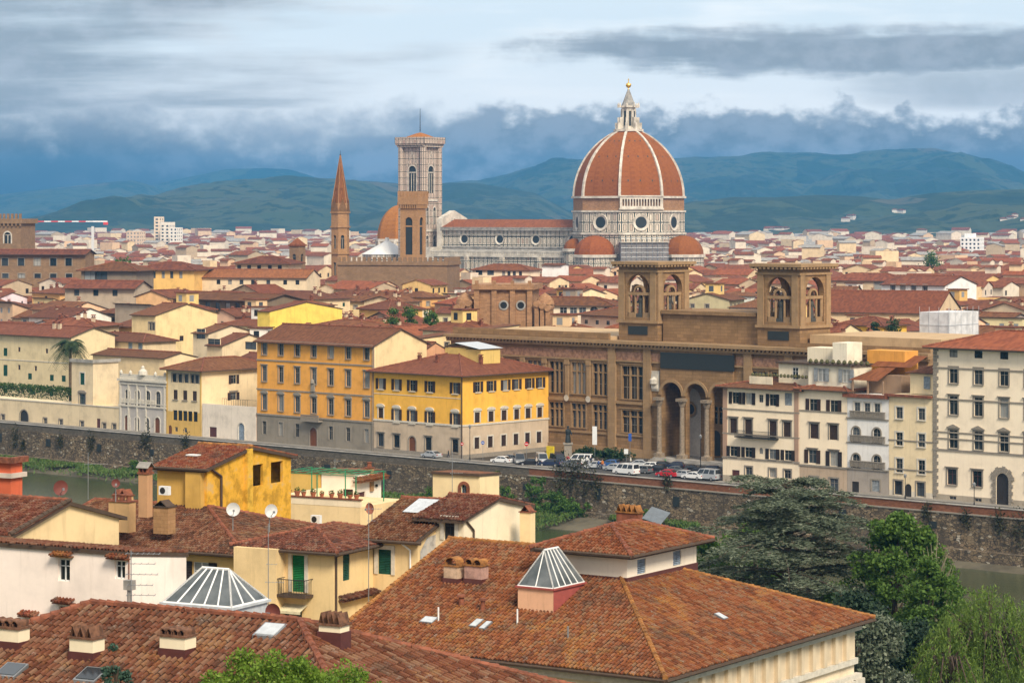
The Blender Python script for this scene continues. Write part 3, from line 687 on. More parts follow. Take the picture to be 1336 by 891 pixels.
# local frame: -y is the long flank seen from here, nave runs to -x; octagon corners
ph0 = rad(-11.3 - CR)                     # corner angle measured from -y, to match the ribs
ph0 = rad(22.5)
zB, zT = 54.0, 85.6                        # springing and eye of the dome
def dome_R(z, R0=26.2, R1=5.6, z0=zB, z1=zT):      # pointed-fifth profile
    t = (z - z0) / (z1 - z0); c = -.36 * R0; rr_ = R0 - c
    a1 = math.acos((R1 - c) / rr_); a = a1 * t
    return c + rr_ * math.cos(a), z0 + (z1 - z0) * math.sin(a) / math.sin(a1)
b = MB(); n = 16
rings = []
for i in range(n + 1):
    R, z = dome_R(zB + (zT - zB) * i / n); rings.append([V((x, y, z)) for x, y in octo(R, ph0)])
for a, c in zip(rings, rings[1:]):
    for j in range(8): b.poly([a[j], a[(j + 1) % 8], c[(j + 1) % 8], c[j]])
dome = b.build('dome', M['dome'], cath)
for j in range(8):
    b = MB(); pts = [r_[j] for r_ in rings]
    for p0, p1 in zip(pts, pts[1:]):
        o0 = V((p0.x, p0.y, 0)).normalized(); tn = V((-o0.y, o0.x, 0)); wd = .6
        A = [p0 + tn * wd - o0 * .5, p0 + tn * wd + o0 * .7, p0 - tn * wd + o0 * .7, p0 - tn * wd - o0 * .5]; B = [p1 + tn * wd * .9 - o0 * .5, p1 + tn * wd * .9 + o0 * .7, p1 - tn * wd * .9 + o0 * .7, p1 - tn * wd * .9 - o0 * .5]
        for a, c in ((0, 1), (1, 2), (2, 3)): b.poly([A[a], A[c], B[c], B[a]][::-1])
    b.build('rib', M['white'], dome)
b = MB()                                                  # small dark vents in each sail
for j in range(8):
    for i_, us in ((3, (.2, .5, .8)), (8, (.2, .5, .8)), (12, (.25, .5, .75))):
        a, c, d_, e = rings[i_][j], rings[i_][(j + 1) % 8], rings[i_ + 1][j], rings[i_ + 1][(j + 1) % 8]
        for u_ in us:
            p = a.lerp(c, u_); up = (d_.lerp(e, u_) - p).normalized(); sd_ = (c - a).normalized(); nn = sd_.cross(up)
            b.poly([p - sd_ * .3 + nn * .08, p + sd_ * .3 + nn * .08, p + sd_ * .3 + up * .85 + nn * .08, p - sd_ * .3 + up * .85 + nn * .08])
b.build('vent', M['libd'], dome)
b = MB()                                                  # drum: rough band, gallery, oculus storey
b.prism(octo(26.6, ph0), 47.6, 54.2, 1); b.prism(octo(27.6, ph0), 53.6, 54.6, 0); b.prism(octo(27.5, ph0), 47.0, 47.9, 0); b.prism(octo(27.7, ph0), 36.6, 37.6, 0)
b.build('drum', [M['white'], M['apse']], cath)
b = MB(); oc = octo(26.9, ph0)
for j in range(8):
    a, c = V((*oc[j], 0)), V((*oc[(j + 1) % 8], 0)); U = (c - a); L = U.length; U.normalize(); N = V((-U.y, U.x, 0))
    wall_face(b, (a.x, a.y, 37.5), U, N, L, 9.6, [], None)
b.build('oculus_storey', M['marb'], cath)
for j in range(8):
    a, c = V((*oc[j], 0)), V((*oc[(j + 1) % 8], 0)); U = (c - a).normalized(); mid = (a + c) / 2; N = V((-U.y, U.x, 0)); o = mid + V((0, 0, 42.3))
    b = MB(); n = 24; q = lambda t, r_, y: o + U * (r_ * math.cos(t)) + V((0, 0, r_ * math.sin(t))) - N * y
    for i in range(n):
        t0, t1 = 2 * math.pi * i / n, 2 * math.pi * (i + 1) / n
        b.poly([q(t0, 2.7, .12), q(t1, 2.7, .12), q(t1, 3.9, .5), q(t0, 3.9, .5)][::-1], 0); b.poly([q(t0, 3.9, .5), q(t1, 3.9, .5), q(t1, 4.1, -.1), q(t0, 4.1, -.1)][::-1], 0)
    b.poly([q(2 * math.pi * i / n, 2.72, .1) for i in range(n)], 1)
    b.build('oculus', [M['white'], M['libd']], cath)
# finished gallery on one side
j = [i for i in range(8)]
def face_mid(i, R=26.9): a, c = octo(R, ph0)[i], octo(R, ph0)[(i + 1) % 8]; return V(((a[0] + c[0]) / 2, (a[1] + c[1]) / 2, 0)), V((c[0] - a[0], c[1] - a[1], 0))
Rz = Matrix.Rotation(rad(CR), 3, 'Z')
fi = max(range(8), key=lambda i: -(Rz @ face_mid(i)[0]).y)         # the face most towards the eye
mid, U = face_mid(fi, 27.0); L = U.length; U.normalize(); N = V((-U.y, U.x, 0)); a = mid - U * L / 2 - N * .9
b = MB(); ops = [(1.2 + i * (L - 2) / 14, 1.2 + i * (L - 2) / 14 + .8, .9, 4.2, True) for i in range(14)]
wall_face(b, (a.x, a.y, 49.0), U, N, L, 5.2, ops, None, .8)
a2 = a - N * .35; T = lambda p: a2 + U * p.x + N * p.y + V((0, 0, p.z)); b.box(-.3, L + .3, 0, 1.5, 54.21, 54.9, 0, T); b.box(-.3, L + .3, 0, 1.5, 48.2, 48.98, 0, T)
b.build('gallery', M['white'], cath)
# lantern
lan = empty('lantern', None, None); lan.parent = cath
b = MB(); b.prism(octo(7.2, ph0), 85.3, 86.4); b.prism(octo(4.6, ph0), 86.4, 87.2); b.prism(octo(3.3, ph0), 87.2, 96.6); b.prism(octo(4.0, ph0), 96.6, 97.5)
for i in range(8):
    t = ph0 + math.pi / 4 * i; dx, dy = math.sin(t), -math.cos(t); tx, ty = -dy, dx
    T = lambda p: V((dx * p.x + tx * p.y, dy * p.x + ty * p.y, p.z))
    for x0, x1, z1 in ((2.4, 3.6, 96), (3.6, 5.2, 92.0), (5.2, 6.4, 89.4)):
        b.box(x0 + .004, x1, -.5, .5, 86.42, z1, 0, T)
    b.lathe((dx * 4.9, dy * 4.9, 96.6), [(.5, 0), (.5, 1.4), (.0, 2.6)], 6)
body = b.build('lantern_body', M['white'], lan)
b = MB(); b.lathe((0, 0, 97.4), [(3.4, 0), (.4, 8.0)], 8, 0, ph=ph0); b.build('cone', M['grey'], lan)
b = MB(); b.lathe((0, 0, 0), [(.05, 105.2), (.4, 105.4), (.2, 105.8), (1.15, 106.6), (1.3, 107.3), (1.1, 108.0), (.2, 108.5), (.12, 110.6)], 12); b.box(-.12, .12, -.7, .7, 109.6, 109.85); b.build('golden_ball', M['gold'], lan, True)
b = MB()
for i in range(8):
    t = ph0 + math.pi / 8 + math.pi / 4 * i; dx, dy = math.sin(t), -math.cos(t); T = lambda p: V((dx * p.x - dy * p.y, dy * p.x + dx * p.y, p.z)); b.box(2.4, 3.3, -.5, .5, 88, 95, 0, T)
b.build('lantern_window', M['libd'], lan)
# nave, aisles, roofs
nl = 101.0
b = MB(); ops = []
wall_face(b, (-nl, -10, 0), (1, 0, 0), (0, 1, 0), nl - 20, 40.0, [])
b.poly([(-nl, 10, 0), (-nl, -10, 0), (-nl, -10, 40), (-nl, 10, 40)]); b.poly([(-20, 10, 0), (-nl, 10, 0), (-nl, 10, 40), (-20, 10, 40)]); b.poly([(-nl, 10, 40), (-nl, -10, 40), (-nl, 0, 44)])
b.build('nave_wall', M['marbs'], cath)
b = MB(); roof_slab(b, [[V((-nl - 1, -11, 39.8)), V((-20, -11, 39.8)), V((-20, 0, 43.6)), V((-nl - 1, 0, 43.6))], [V((-20, 11, 39.8)), V((-nl - 1, 11, 39.8)), V((-nl - 1, 0, 43.6)), V((-20, 0, 43.6))]], .5); b.build('nave_roof', [M['tileR'], M['grey']], cath)
b = MB(); b.box(-nl - .6, -20, -11.2, -9.9, 38.2, 39.2); b.box(-nl - .4, -20, -10.5, -9.9, 29.6, 30.6); b.box(-nl - .4, -20, -10.5, -9.9, 35.8, 36.2); b.build('nave_cornice', M['grey'], cath)
for i in range(4):
    xo = -nl + 13 + i * 21.0; b = MB(); n = 20; o = V((xo, -10, 34.0)); qq = lambda t, r_, y: o + V((r_ * math.cos(t), -y, r_ * math.sin(t)))
    for k_ in range(n):
        t0, t1 = 2 * math.pi * k_ / n, 2 * math.pi * (k_ + 1) / n; b.poly([qq(t0, 1.9, .1), qq(t1, 1.9, .1), qq(t1, 2.7, .45), qq(t0, 2.7, .45)], 0)
    b.poly([qq(2 * math.pi * k_ / n, 1.92, .08) for k_ in range(n)], 1); b.build('nave_oculus', [M['white'], M['libd']], cath)
b = MB(); wall_face(b, (-nl, -20, 0), (1, 0, 0), (0, 1, 0), nl - 16, 25.5, []); b.poly([(-nl, -10, 0), (-nl, -20, 0), (-nl, -20, 25.5), (-nl, -10, 25.5)]); b.build('aisle_wall', M['marbs'], cath)
b = MB(); b.box(-nl, -16, -20.8, -19.9, 25.52, 26.6, 0)
for i in range(86): b.box(-nl + i, -nl + i + .45, -20.6, -20.1, 26.61, 27.9, 0)
b.box(-nl, -16, -20.7, -20.0, 27.91, 28.4, 0); b.build('aisle_gallery', M['white'], cath)
b = MB(); roof_slab(b, [[V((-nl, -20, 26.0)), V((-16, -20, 26.0)), V((-16, -10, 29.3)), V((-nl, -10, 29.3))]], .3); b.build('aisle_roof', [M['grey'], M['grey']], cath)
for i in range(5): b = MB(); b.box(-nl + .1 + i * 21, -nl + 2.1 + i * 21, -22.2, -20.01, 0, 25.5); b.build('buttress', M['marbs'], cath)
b = MB(); T_ = [(-nl - 1.5, -20, 0), (-nl - 1.5, 20, 0)]; b.box(-nl - 3, -nl - .02, -21, 21, 0, 30); b.prism([(-nl - 3, -11), (-nl - .02, -11), (-nl - .02, 11), (-nl - 3, 11)], 30.01, 44); b.poly([(-nl - 3, 11, 44), (-nl - 3, -11, 44), (-nl - 3, 0, 48)]); b.poly([(-nl - .02, -11, 44), (-nl - .02, 11, 44), (-nl - .02, 0, 48)]); b.poly([(-nl - 3, -11, 44), (-nl - .02, -11, 44), (-nl - .02, 0, 48), (-nl - 3, 0, 48)]); b.build('west_front', M['white'], cath)
# tribunes with half domes round the octagon, small exedrae between
b = MB(); b.prism(octo(27.0, ph0), 0, 36.6); b.build('crossing_wall', M['marbs'], cath)
for i in range(8):
    mdir = face_mid(i)[0].normalized(); wdir = Rz @ mdir
    if i == fi or wdir.y > .75: continue
    main = abs(math.degrees(math.atan2(mdir.x, -mdir.y))) % 90 < 10
    R = 9.8 if main else 5.4; c = mdir * (30.0 if main else 26.0); c = V((c.x, c.y, 0))
    if mdir.x < -.9: continue
    root = empty('tribune', None, None); root.parent = cath; zt_ = 26.0 if main else 28.5
    b = MB(); b.prism([(c.x + x, c.y + y) for x, y in octo(R, 0, 10)], 0, zt_); b.build('tribune_wall', M['marbs'], root)
    b = MB(); b.prism([(c.x + x, c.y + y) for x, y in octo(R + .8, 0, 10)], zt_ + .01, zt_ + 1.4); b.build('tribune_cornice', M['white'], root)
    b = MB(); prof = [((R * .98) * math.cos(a), zt_ + 1.4 + (R * .98) * math.sin(a) * .92) for a in (math.pi / 2 * i_ / 9 for i_ in range(10))]; prof[-1] = (0, prof[-1][1])
    b.lathe((c.x, c.y, 0), prof, 10); b.build('half_dome', M['dome'], root)
# scaffold wrapped round the pier facing the eye
mid, U = face_mid(fi, 27.0); U.normalize(); N = V((-U.y, U.x, 0)); a = mid - N * 6.5
scf = empty('scaffold', 'grey scaffold tower wrapped in netting below the dome', 'scaffold', tuple(Rz @ a + V((CX, CY, 0))), rad(CR) + math.atan2(U.y, U.x))
m, q = newmat('scaffold_net'); o_ = q.n('ShaderNodeTexCoord').outputs['Object']
finish(q, q.ramp(q.noise(o_, .25, 6, .6), [(.3, (.13, .12, .12)), (.7, (.27, .25, .24))]), .9); M['net'] = m
b = MB(); b.box(-11, 11.4, 0, 5.5, 0, 33); b.build('netting', M['net'], scf)
b = MB()
for x in np.arange(-11.2, 11.7, 2.5): b.tube((x, -.25, 0), (x, -.25, 36), .12, n=5)
for z in np.arange(2, 36, 2.2): b.tube((-11.3, -.25, z), (11.6, -.25, z), .1, n=5)
b.build('pole', M['metal'], scf)
b = MB(); b.box(-6, -1.5, -.6, -.3, 17.5, 21); b.box(-11.5, 11.7, -.8, 6, 33.01, 33.3); b.build('platform', M['white'], scf)
# ================================================================== towers
def face_frames(w, d):
    return [((0, 0, 0), (1, 0, 0), (0, 1, 0), w, 0, (0, 0)), ((w, 0, 0), (0, 1, 0), (-1, 0, 0), d, 90, (w, 0)), ((w, d, 0), (-1, 0, 0), (0, -1, 0), w, 180, (w, d)), ((0, d, 0), (0, -1, 0), (1, 0, 0), d, 270, (0, d))]
def lancet_mesh(w, h, mk, lights=2):
    def fn():
        b = MB(); b.poly([(0, .5, 0), (w, .5, 0), (w, .5, h), (0, .5, h)], 0)
        for i in range(1, lights): x = w * i / lights; b.tube((x, .3, 0), (x, .3, h * .72), .16, n=6, m=1)
        for i in range(lights):                                       # pierced head
            x0, x1 = w * i / lights, w * (i + 1) / lights; b.box(x0, x1, .28, .4, h * .74, h * .78, 1)
        return b.mesh('window', [M['libd'], M[mk]])
    return wmesh(('lan', w, h, mk, lights), fn)
cp = at(552, 340, 1300)
ct = empty('bell_tower', 'tall square marble campanile with pointed windows and a thin mast', 'bell tower', (cp.x, cp.y, 0), rad(-34)); w_ = 13.2
b = MB(); OPS = []
zs_ = [(0, 24), (24, 38), (38, 53), (53, 79)]
opsf = [(2.6, 4.6, 27, 35.5, True), (8.6, 10.6, 27, 35.5, True), (2.6, 4.6, 41, 49.5, True), (8.6, 10.6, 41, 49.5, True), (4.3, 8.9, 56.5, 70, True)]
for O, U, N, L, a_r, xy in face_frames(w_, w_): wall_face(b, (O[0] - w_, O[1], 0), U, N, L, 79, opsf, None, .9)
b.build('wall', M['marbp'], ct)
for O, U, N, L, a_r, xy in face_frames(w_, w_)[:2] + face_frames(w_, w_)[3:]:
    for x0, x1, z0, z1, _a in opsf:
        p = V(O) + V(U) * x0; o = inst('window', lancet_mesh(round(x1 - x0, 2), z1 - z0, 'white', 3 if x1 - x0 > 3 else 2), ct, (p.x - w_, p.y, z0), rad(a_r)); fm_ = arch_frame_mesh(x1 - x0, z1 - z0, 'white', .55); inst('frame', fm_, o)
b = MB()
for z in (24, 38, 53): b.box(-w_ - .5, .5, -.5, w_ + .5, z - .5, z + .5)
b.build('string_course', M['white'], ct)
b = MB()
for x in (-w_, 0):
    for y in (0, w_): b.prism([(x + 1.7 * math.cos(t), y + 1.7 * math.sin(t)) for t in (math.pi / 8 + math.pi / 4 * i for i in range(8))], 0, 79.2)
b.build('corner_buttress', M['marbp'], ct)
b = MB(); b.box(-w_ - 1.6, 1.6, -1.6, w_ + 1.6, 79.25, 81); b.box(-w_ - 2.4, 2.4, -2.4, w_ + 2.4, 81.01, 84.2)
for i in range(16):
    for y in (-2.2, w_ + 1.6): b.box(-w_ - 2.2 + i * 1.1, -w_ - 1.6 + i * 1.1, y, y + .6, 80.2, 81.0)
b.build('gallery', M['marbp'], ct)
b = MB(); b.lathe((-w_ / 2, w_ / 2, 84.3), [(7.2, 0), (2.5, 1.7), (.3, 2.3)], 4, ph=math.pi / 4); b.build('roof', M['dome'], ct)
b = MB(); b.tube((-w_ / 2, w_ / 2, 87), (-w_ / 2, w_ / 2, 98.5), .22, .1, 6); b.build('mast', M['iron'], ct)
# gable windows crown
b = MB()
for O, U, N, L, a_r, xy in face_frames(w_, w_)[:2]:
    o = V(O) - V((w_, 0, 0)); U_ = V(U); N_ = V(N)
    for xa, xb, z0, z1 in ((3.6, 9.6, 71, 76.5),):
        P = lambda x, z, y: o + U_ * x + V((0, 0, z)) - N_ * y
        for (x0, za), (x1, zb_) in (((xa, z0 - 2), ((xa + xb) / 2, z1)), (((xa + xb) / 2, z1), (xb, z0 - 2))): b.poly([P(x0, za, .25), P(x1, zb_, .25), P(x1, zb_ + .9, .25), P(x0, za + .9, .25)])
b.build('gablet', M['white'], ct)
# brick bell tower with octagonal spire (six sided)
p = at(444, 340, 1000)
sp = empty('spired_tower', 'slim brick hexagonal bell tower with a pointed red spire', 'bell tower', (p.x, p.y, 0), 0)
b = MB(); hx = lambda R: [(R * math.cos(math.pi / 3 * i + .35), R * math.sin(math.pi / 3 * i + .35)) for i in range(6)]
hp = hx(3.55); 
opz = [(1.1, 2.45, 33, 38.2, True), (1.1, 2.45, 23, 28, True)]
for i in range(6):
    a, c = V((*hp[i], 0)), V((*hp[(i + 1) % 6], 0)); U = (c - a); L = U.length; U.normalize(); wall_face(b, a, U, V((-U.y, U.x, 0)), L, 46.5, opz, None, .5)
    for x0, x1, z0, z1, _a in opz:
        pp = a + U * x0; inst('window', lancet_mesh(1.35, z1 - z0, 'trim', 2), sp, (pp.x, pp.y, z0), math.atan2(U.y, U.x))
b.build('wall', M['brick'], sp)
b = MB()
for z in (31, 41, 46.5): b.prism(hx(4.0), z, z + .55)
b.prism(hx(3.5), 47.05, 50.3)
for i in range(6):
    a, c = V((*hx(3.8)[i], 0)), V((*hx(3.8)[(i + 1) % 6], 0)); mm = (a + c) / 2; b.poly([(a.x, a.y, 47.06), (c.x, c.y, 47.06), (mm.x, mm.y, 52.5)]); b.poly([(c.x, c.y, 47.06), (a.x, a.y, 47.06), (mm.x, mm.y, 52.5)])
b.build('string_course', M['brick'], sp)
b = MB(); b.lathe((0, 0, 50.3), [(3.3, 0), (.22, 18.2)], 6, ph=.35)
for i in range(6):
    x, y = hx(3.3)[i]; b.tube((x, y, 50.3), (x * .06, y * .06, 68.4), .16, .1, 4, 1)
b.build('spire', [M['tileR'], M['brick']], sp)
b = MB(); b.tube((0, 0, 68.2), (0, 0, 70.2), .12, .05, 6); b.lathe((0, 0, 68.6), [(0, -.35), (.35, 0), (0, .35)], 8); b.build('finial', M['iron'], sp)
# Palace with battlements and square tower
p = at(544.5, 340, 950); bt = empty('fortress_tower', 'square brown stone tower with tall arches, in front of the campanile', 'tower', (p.x, p.y, 0), rad(-24)); w_ = 6.9
b = MB(); opz = [(2.0, 4.9, 31.5, 45, True)]
for O, U, N, L, a_r, xy in face_frames(w_, w_): wall_face(b, (O[0] - w_, O[1], 0), U, N, L, 49.5, opz, None, .6)
b.build('wall', M['brick'], bt)
for O, U, N, L, a_r, xy in face_frames(w_, w_)[:2]:
    pp = V(O) + V(U) * 2.0; inst('window', lancet_mesh(2.9, 13.5, 'brick', 1), bt, (pp.x - w_, pp.y, 31.5), rad(a_r))
b = MB(); b.box(-w_ - .7, .7, -.7, w_ + .7, 49.5, 52.4)
for i in range(6):
    for y in (-.7, w_ + .2): b.box(-w_ - .7 + i * 1.52, -w_ + .1 + i * 1.52, y, y + .5, 52.41, 54.4)
    for x in (-w_ - .7, .2): b.box(x, x + .5, -.19 + i * 1.3, .5 + i * 1.3, 52.41, 54.4) if i < 5 else None
b.build('battlement', M['brick'], bt)
b = MB()
for i in range(9): b.box(-w_ - .5 + i * .9, -w_ - .1 + i * .9, -.62, .0, 48.2, 49.49); b.box(.0, .62, -.5 + i * .9, -.1 + i * .9, 48.2, 49.49)
b.build('corbel', M['brick'], bt)
p = at(583, 345, 930); bg_ = empty('battlemented_palace', 'brown stone palace with a row of battlements below the campanile', 'palace', (p.x, p.y, 0), rad(-12)); w_, d_ = 40.0, 20.0
b = MB(); b.box(-w_, 0, 0, d_, 0, 28.0); b.build('wall', M['brown'], bg_)
b = MB()
for i in range(22):
    b.box(-w_ + i * 1.86, -w_ + i * 1.86 + 1.1, -.4, .3, 29.2, 30.9)
for i in range(10): b.box(-.3, .4, .8 + i * 1.9, 1.9 + i * 1.9, 29.2, 30.9)
b.box(-w_ - .4, .4, -.4, d_ + .4, 28.01, 29.19); b.build('battlement', M['brown'], bg_)
# far left crenellated tower
p = at(27, 330, 980); lt = empty('crenellated_tower', 'brown stone tower with battlements at the left edge of the skyline', 'tower', (p.x, p.y, 0), rad(-12)); w_ = 14
b = MB(); opz = [(w_ - 6.5, w_ - 3.9, 35.2, 39.4, True)]
wall_face(b, (-w_, 0, 0), (1, 0, 0), (0, 1, 0), w_, 42.6, opz, None, .5); wall_face(b, (0, 0, 0), (0, 1, 0), (-1, 0, 0), w_, 42.6, [], None); wall_face(b, (-w_, w_, 0), (0, -1, 0), (1, 0, 0), w_, 42.6, [], None); b.poly([(0, w_, 0), (-w_, w_, 0), (-w_, w_, 42.6), (0, w_, 42.6)]); b.build('wall', M['brown'], lt)
inst('window', lancet_mesh(2.6, 4.2, 'white', 2), lt, (-6.5, 0, 35.2)); inst('frame', arch_frame_mesh(2.6, 4.2, 'white', .5), lt, (-6.5, 0, 35.2))
b = MB(); b.box(-w_ - .8, .8, -.8, w_ + .8, 42.61, 44.4)
for i in range(10): b.box(-w_ - .8 + i * 1.6, -w_ + .1 + i * 1.6, -.8, -.2, 44.41, 46.3); b.box(-w_ - .6 + i * 1.6, -w_ - .1 + i * 1.6, -.75, 0, 41.6, 42.6)
b.build('battlement', M['brown'], lt)
# big red dome of the princes' chapel and its lantern block
p = at(524, 340, 1500); sl_ = empty('domed_chapel', 'smaller red dome behind the two towers left of the cathedral', 'chapel', (p.x, p.y, 0), rad(10))
b = MB(); b.prism(octo(14.6, rad(22.5)), 0, 31.6); b.build('wall', plaster((.62, .50, .33)), sl_)
b = MB(); b.prism(octo(15.4, rad(22.5)), 30.6, 32.2); b.prism(octo(15.0, rad(22.5)), 22.5, 23.3)
for x, y in octo(14.4, rad(22.5)): b.tube((x, y, 0), (x, y, 31), 1.1, n=6)
b.build('cornice', M['white'], sl_)
b = MB(); prof = [(14.4 * math.cos(a), 32.2 + 19.5 * math.sin(a)) for a in (math.pi / 2 * .92 * i_ / 10 for i_ in range(11))]; b.lathe((0, 0, 0), prof, 8, ph=rad(22.5)); b.prism(octo(2.6, 0), 51.4, 52.8); b.build('dome', M['dome'], sl_)
b = MB()
for i in range(8):
    t = math.pi / 4 * i; T = lambda p: V((math.cos(t) * p.x - math.sin(t) * p.y, math.sin(t) * p.x + math.cos(t) * p.y, p.z)); b.box(13.3, 13.62, -1.6, 1.6, 24.5, 29.5, 0, T)
b.build('window', M['libd'], sl_)
p = at(505, 340, 1330); bp = empty('baptistery', 'low octagonal building with a white pyramid roof left of the campanile', 'baptistery', (p.x, p.y, 0), 0)
b = MB(); b.prism(octo(12.5, rad(10)), 0, 26); b.build('wall', M['marbs'], bp); b = MB(); b.lathe((0, 0, 26), [(13, 0), (1.0, 6.6)], 8, ph=rad(10)); b.prism(octo(1.0, 0), 32.4, 34.4); b.build('roof', plain('white_roof', (.72, .70, .66)), bp)
p = at(390, 345, 1000); sb = empty('belfry', 'small square stone belfry with a red cap among the roofs left of the spire', 'belfry', (p.x, p.y, 0), rad(-30)); w_ = 4.4
b = MB(); opz = [(1.4, 3.0, 27, 31, True), (1.4, 3.0, 20, 23.5, True)]
for O, U, N, L, a_r, xy in face_frames(w_, w_): wall_face(b, (O[0] - w_, O[1], 0), U, N, L, 34, opz, None, .5)
b.build('wall', M['brown'], sb); b = MB(); b.box(-w_ - .4, .4, -.4, w_ + .4, 34.01, 34.6); b.lathe((-w_ / 2, w_ / 2, 34.6), [(3.3, 0), (0, 2.6)], 4, ph=math.pi / 4); b.build('roof', M['tileR'], sb)
for O, U, N, L, a_r, xy in face_frames(w_, w_)[:2]:
    for x0, x1, z0, z1, _a in opz: pp = V(O) + V(U) * x0; inst('window', lancet_mesh(1.6, z1 - z0, 'trim', 1), sb, (pp.x - w_, pp.y, z0), rad(a_r))
M['bronze'] = plain('dark_bronze', (.06, .058, .05), .6)
M['colm'] = plain('column_stone', (.25, .195, .14), .85, var=.25)
# ================================================================== the great library on the square (local: x along its front, y back)
LO = V((7.7, 514, 0)); LR = RIV
lib = empty('library', 'monumental brown sandstone library with two arcaded towers and a triple arched porch', 'library', tuple(LO), rad(LR))
def a_of(px): t = (px - PX0) / F; return (LO.x - t * LO.y) / (t * D1.y - D1.x)
fr_ops = []; xr = []
def lwin(x0, x1, z0, z1, n): fr_ops.append((x0, x1, z0, z1, False)); xr.append((x0, x1, z0, z1, n))
for c in (-21.5, -15.8, -10.1, -4.4, 1.3, 7.0, 12.4): 
    lwin(c - 1.75, c + 1.75, 11.4, 17.4, 3); lwin(c - 1.75, c + 1.75, 4.9, 9.5, 3)
lwin(17.9, 23.4, 11.0, 17.2, 3); lwin(17.9, 23.4, 4.6, 8.8, 3)
for c in (50.5, 55, 62, 68, 74, 80): lwin(c - 1.75, c + 1.75, 11.4, 17.4, 3); lwin(c - 1.75, c + 1.75, 4.9, 9.5, 3)
PA = [(27.9, 32.7), (33.7, 38.5), (39.5, 44.3)]
for x0, x1 in PA: fr_ops.append((x0, x1, .5, 14.6, True))
b = MB()
ops = [(o[0] + 27, o[1] + 27, o[2], o[3], o[4]) for o in fr_ops if o[4] is False]
wall_face(b, (-27, 0, 0), (1, 0, 0), (0, 1, 0), 54.6, 21, [o for o in ops if o[1] < 54], None, .55)
wall_face(b, (44.6, 0, 0), (1, 0, 0), (0, 1, 0), 42, 21, [(o[0] - 71.6, o[1] - 71.6, o[2], o[3], o[4]) for o in ops if o[0] > 74], None, .55)
b.poly([(86.6, 0, 0), (86.6, 30, 0), (86.6, 30, 21), (86.6, 0, 21)]); b.poly([(-27, 30, 0), (-27, 0, 0), (-27, 0, 21), (-27, 30, 21)]); b.poly([(86.6, 30, 0), (-27, 30, 0), (-27, 30, 21), (86.6, 30, 21)])
b.build('wall', M['lib'], lib)
def triple_mesh(w, h, n):
    def fn():
        b = MB(); b.poly([(0, .5, 0), (w, .5, 0), (w, .5, h), (0, .5, h)], 0)
        for i in range(1, n): x = w * i / n; b.box(x - .17, x + .17, .12, .48, 0, h, 1)
        b.box(.0, w, .16, .46, h * .70, h * .70 + .22, 1)
        for i in range(n): x = w * (i + .5) / n; b.box(x - .04, x + .04, .44, .52, 0, h, 2)
        b.box(0, w, .44, .52, h * .35, h * .35 + .07, 2)
        return b.mesh('window', [M['glass'], M['libt'], M['wframe']])
    return wmesh(('tri', round(w, 2), round(h, 2), n), fn)
for x0, x1, z0, z1, n in xr:
    o = inst('window', triple_mesh(x1 - x0, z1 - z0, n), lib, (x0, 0, z0)); inst('frame', frame_mesh(x1 - x0, z1 - z0, 'libt', 'hood', .35), o); inst('sill', sill_mesh(x1 - x0 + .3, 'libt'), o, (-.15, 0, 0))
# porch front with three arches, deep vault behind
b = MB(); wall_face(b, (27.6, -.5, 0), (1, 0, 0), (0, 1, 0), 17.0, 21, [(x0 - 27.6, x1 - 27.6, 0, z1, True) for x0, x1, _z, z1, t in fr_ops if t], None, 1.2)
b.poly([(27.6, 0, 0), (27.6, -.5, 0), (27.6, -.5, 21), (27.6, 0, 21)]); b.poly([(44.6, -.5, 0), (44.6, 0, 0), (44.6, 0, 21), (44.6, -.5, 21)])
wall_face(b, (27.6, 5.5, 0), (1, 0, 0), (0, 1, 0), 17, 15.5, [(1.6, 3.5, .8, 5.4, True), (7.3, 9.6, .8, 5.6, True), (13.4, 15.3, .8, 5.4, True), (6.8, 10.2, 6.8, 10, False)], None, .4)
b.poly([(27.6, 5.5, 0), (27.6, .71, 0), (27.6, .71, 15.5), (27.6, 5.5, 15.5)][::-1]); b.poly([(44.6, .71, 0), (44.6, 5.5, 0), (44.6, 5.5, 15.5), (44.6, .71, 15.5)][::-1]); b.poly([(27.6, .7, 15.4), (44.6, .7, 15.4), (44.6, 5.5, 15.4), (27.6, 5.5, 15.4)])
b.build('porch', M['lib'], lib)
for x0, x1, z0, z1 in ((29.2, 31.1, .8, 5.4), (34.9, 37.2, .8, 5.6), (41.0, 42.9, .8, 5.4)):
    b = MB(); b.poly([(x0, 5.85, z0), (x1, 5.85, z0), (x1, 5.85, z1), (x0, 5.85, z1)]); b.build('door', M['doord'], lib)
inst('window', triple_mesh(3.4, 3.2, 3), lib, (34.4, 5.5, 6.8))
b = MB(); n = 20; c0 = V((30.2, 5.3, 9.3)); qq = lambda t, r_, y: c0 + V((r_ * math.cos(t), -y, r_ * math.sin(t)))
for i in range(n): t0, t1 = 2 * math.pi * i / n, 2 * math.pi * (i + 1) / n; b.poly([qq(t0, .95, .0), qq(t1, .95, .0), qq(t1, 1.5, .15), qq(t0, 1.5, .15)], 0)
b.poly([qq(2 * math.pi * i / n, .96, .02) for i in range(n)], 1); b.build('oculus', [M['libt'], M['glass']], lib)
b = MB(); pts = [(27.95, 5.44, .3), (32.6, 5.44, .3), (32.6, 5.44, 11)] + [(30.27 + 2.33 * math.cos(a), 5.44, 11 + 2.3 * math.sin(a)) for a in (math.pi * i / 10 for i in range(1, 10))] + [(27.95, 5.44, 11)]; b.poly(pts); b.build('pale_niche', plain('pale_niche_plaster', (.42, .37, .32), .9), lib)
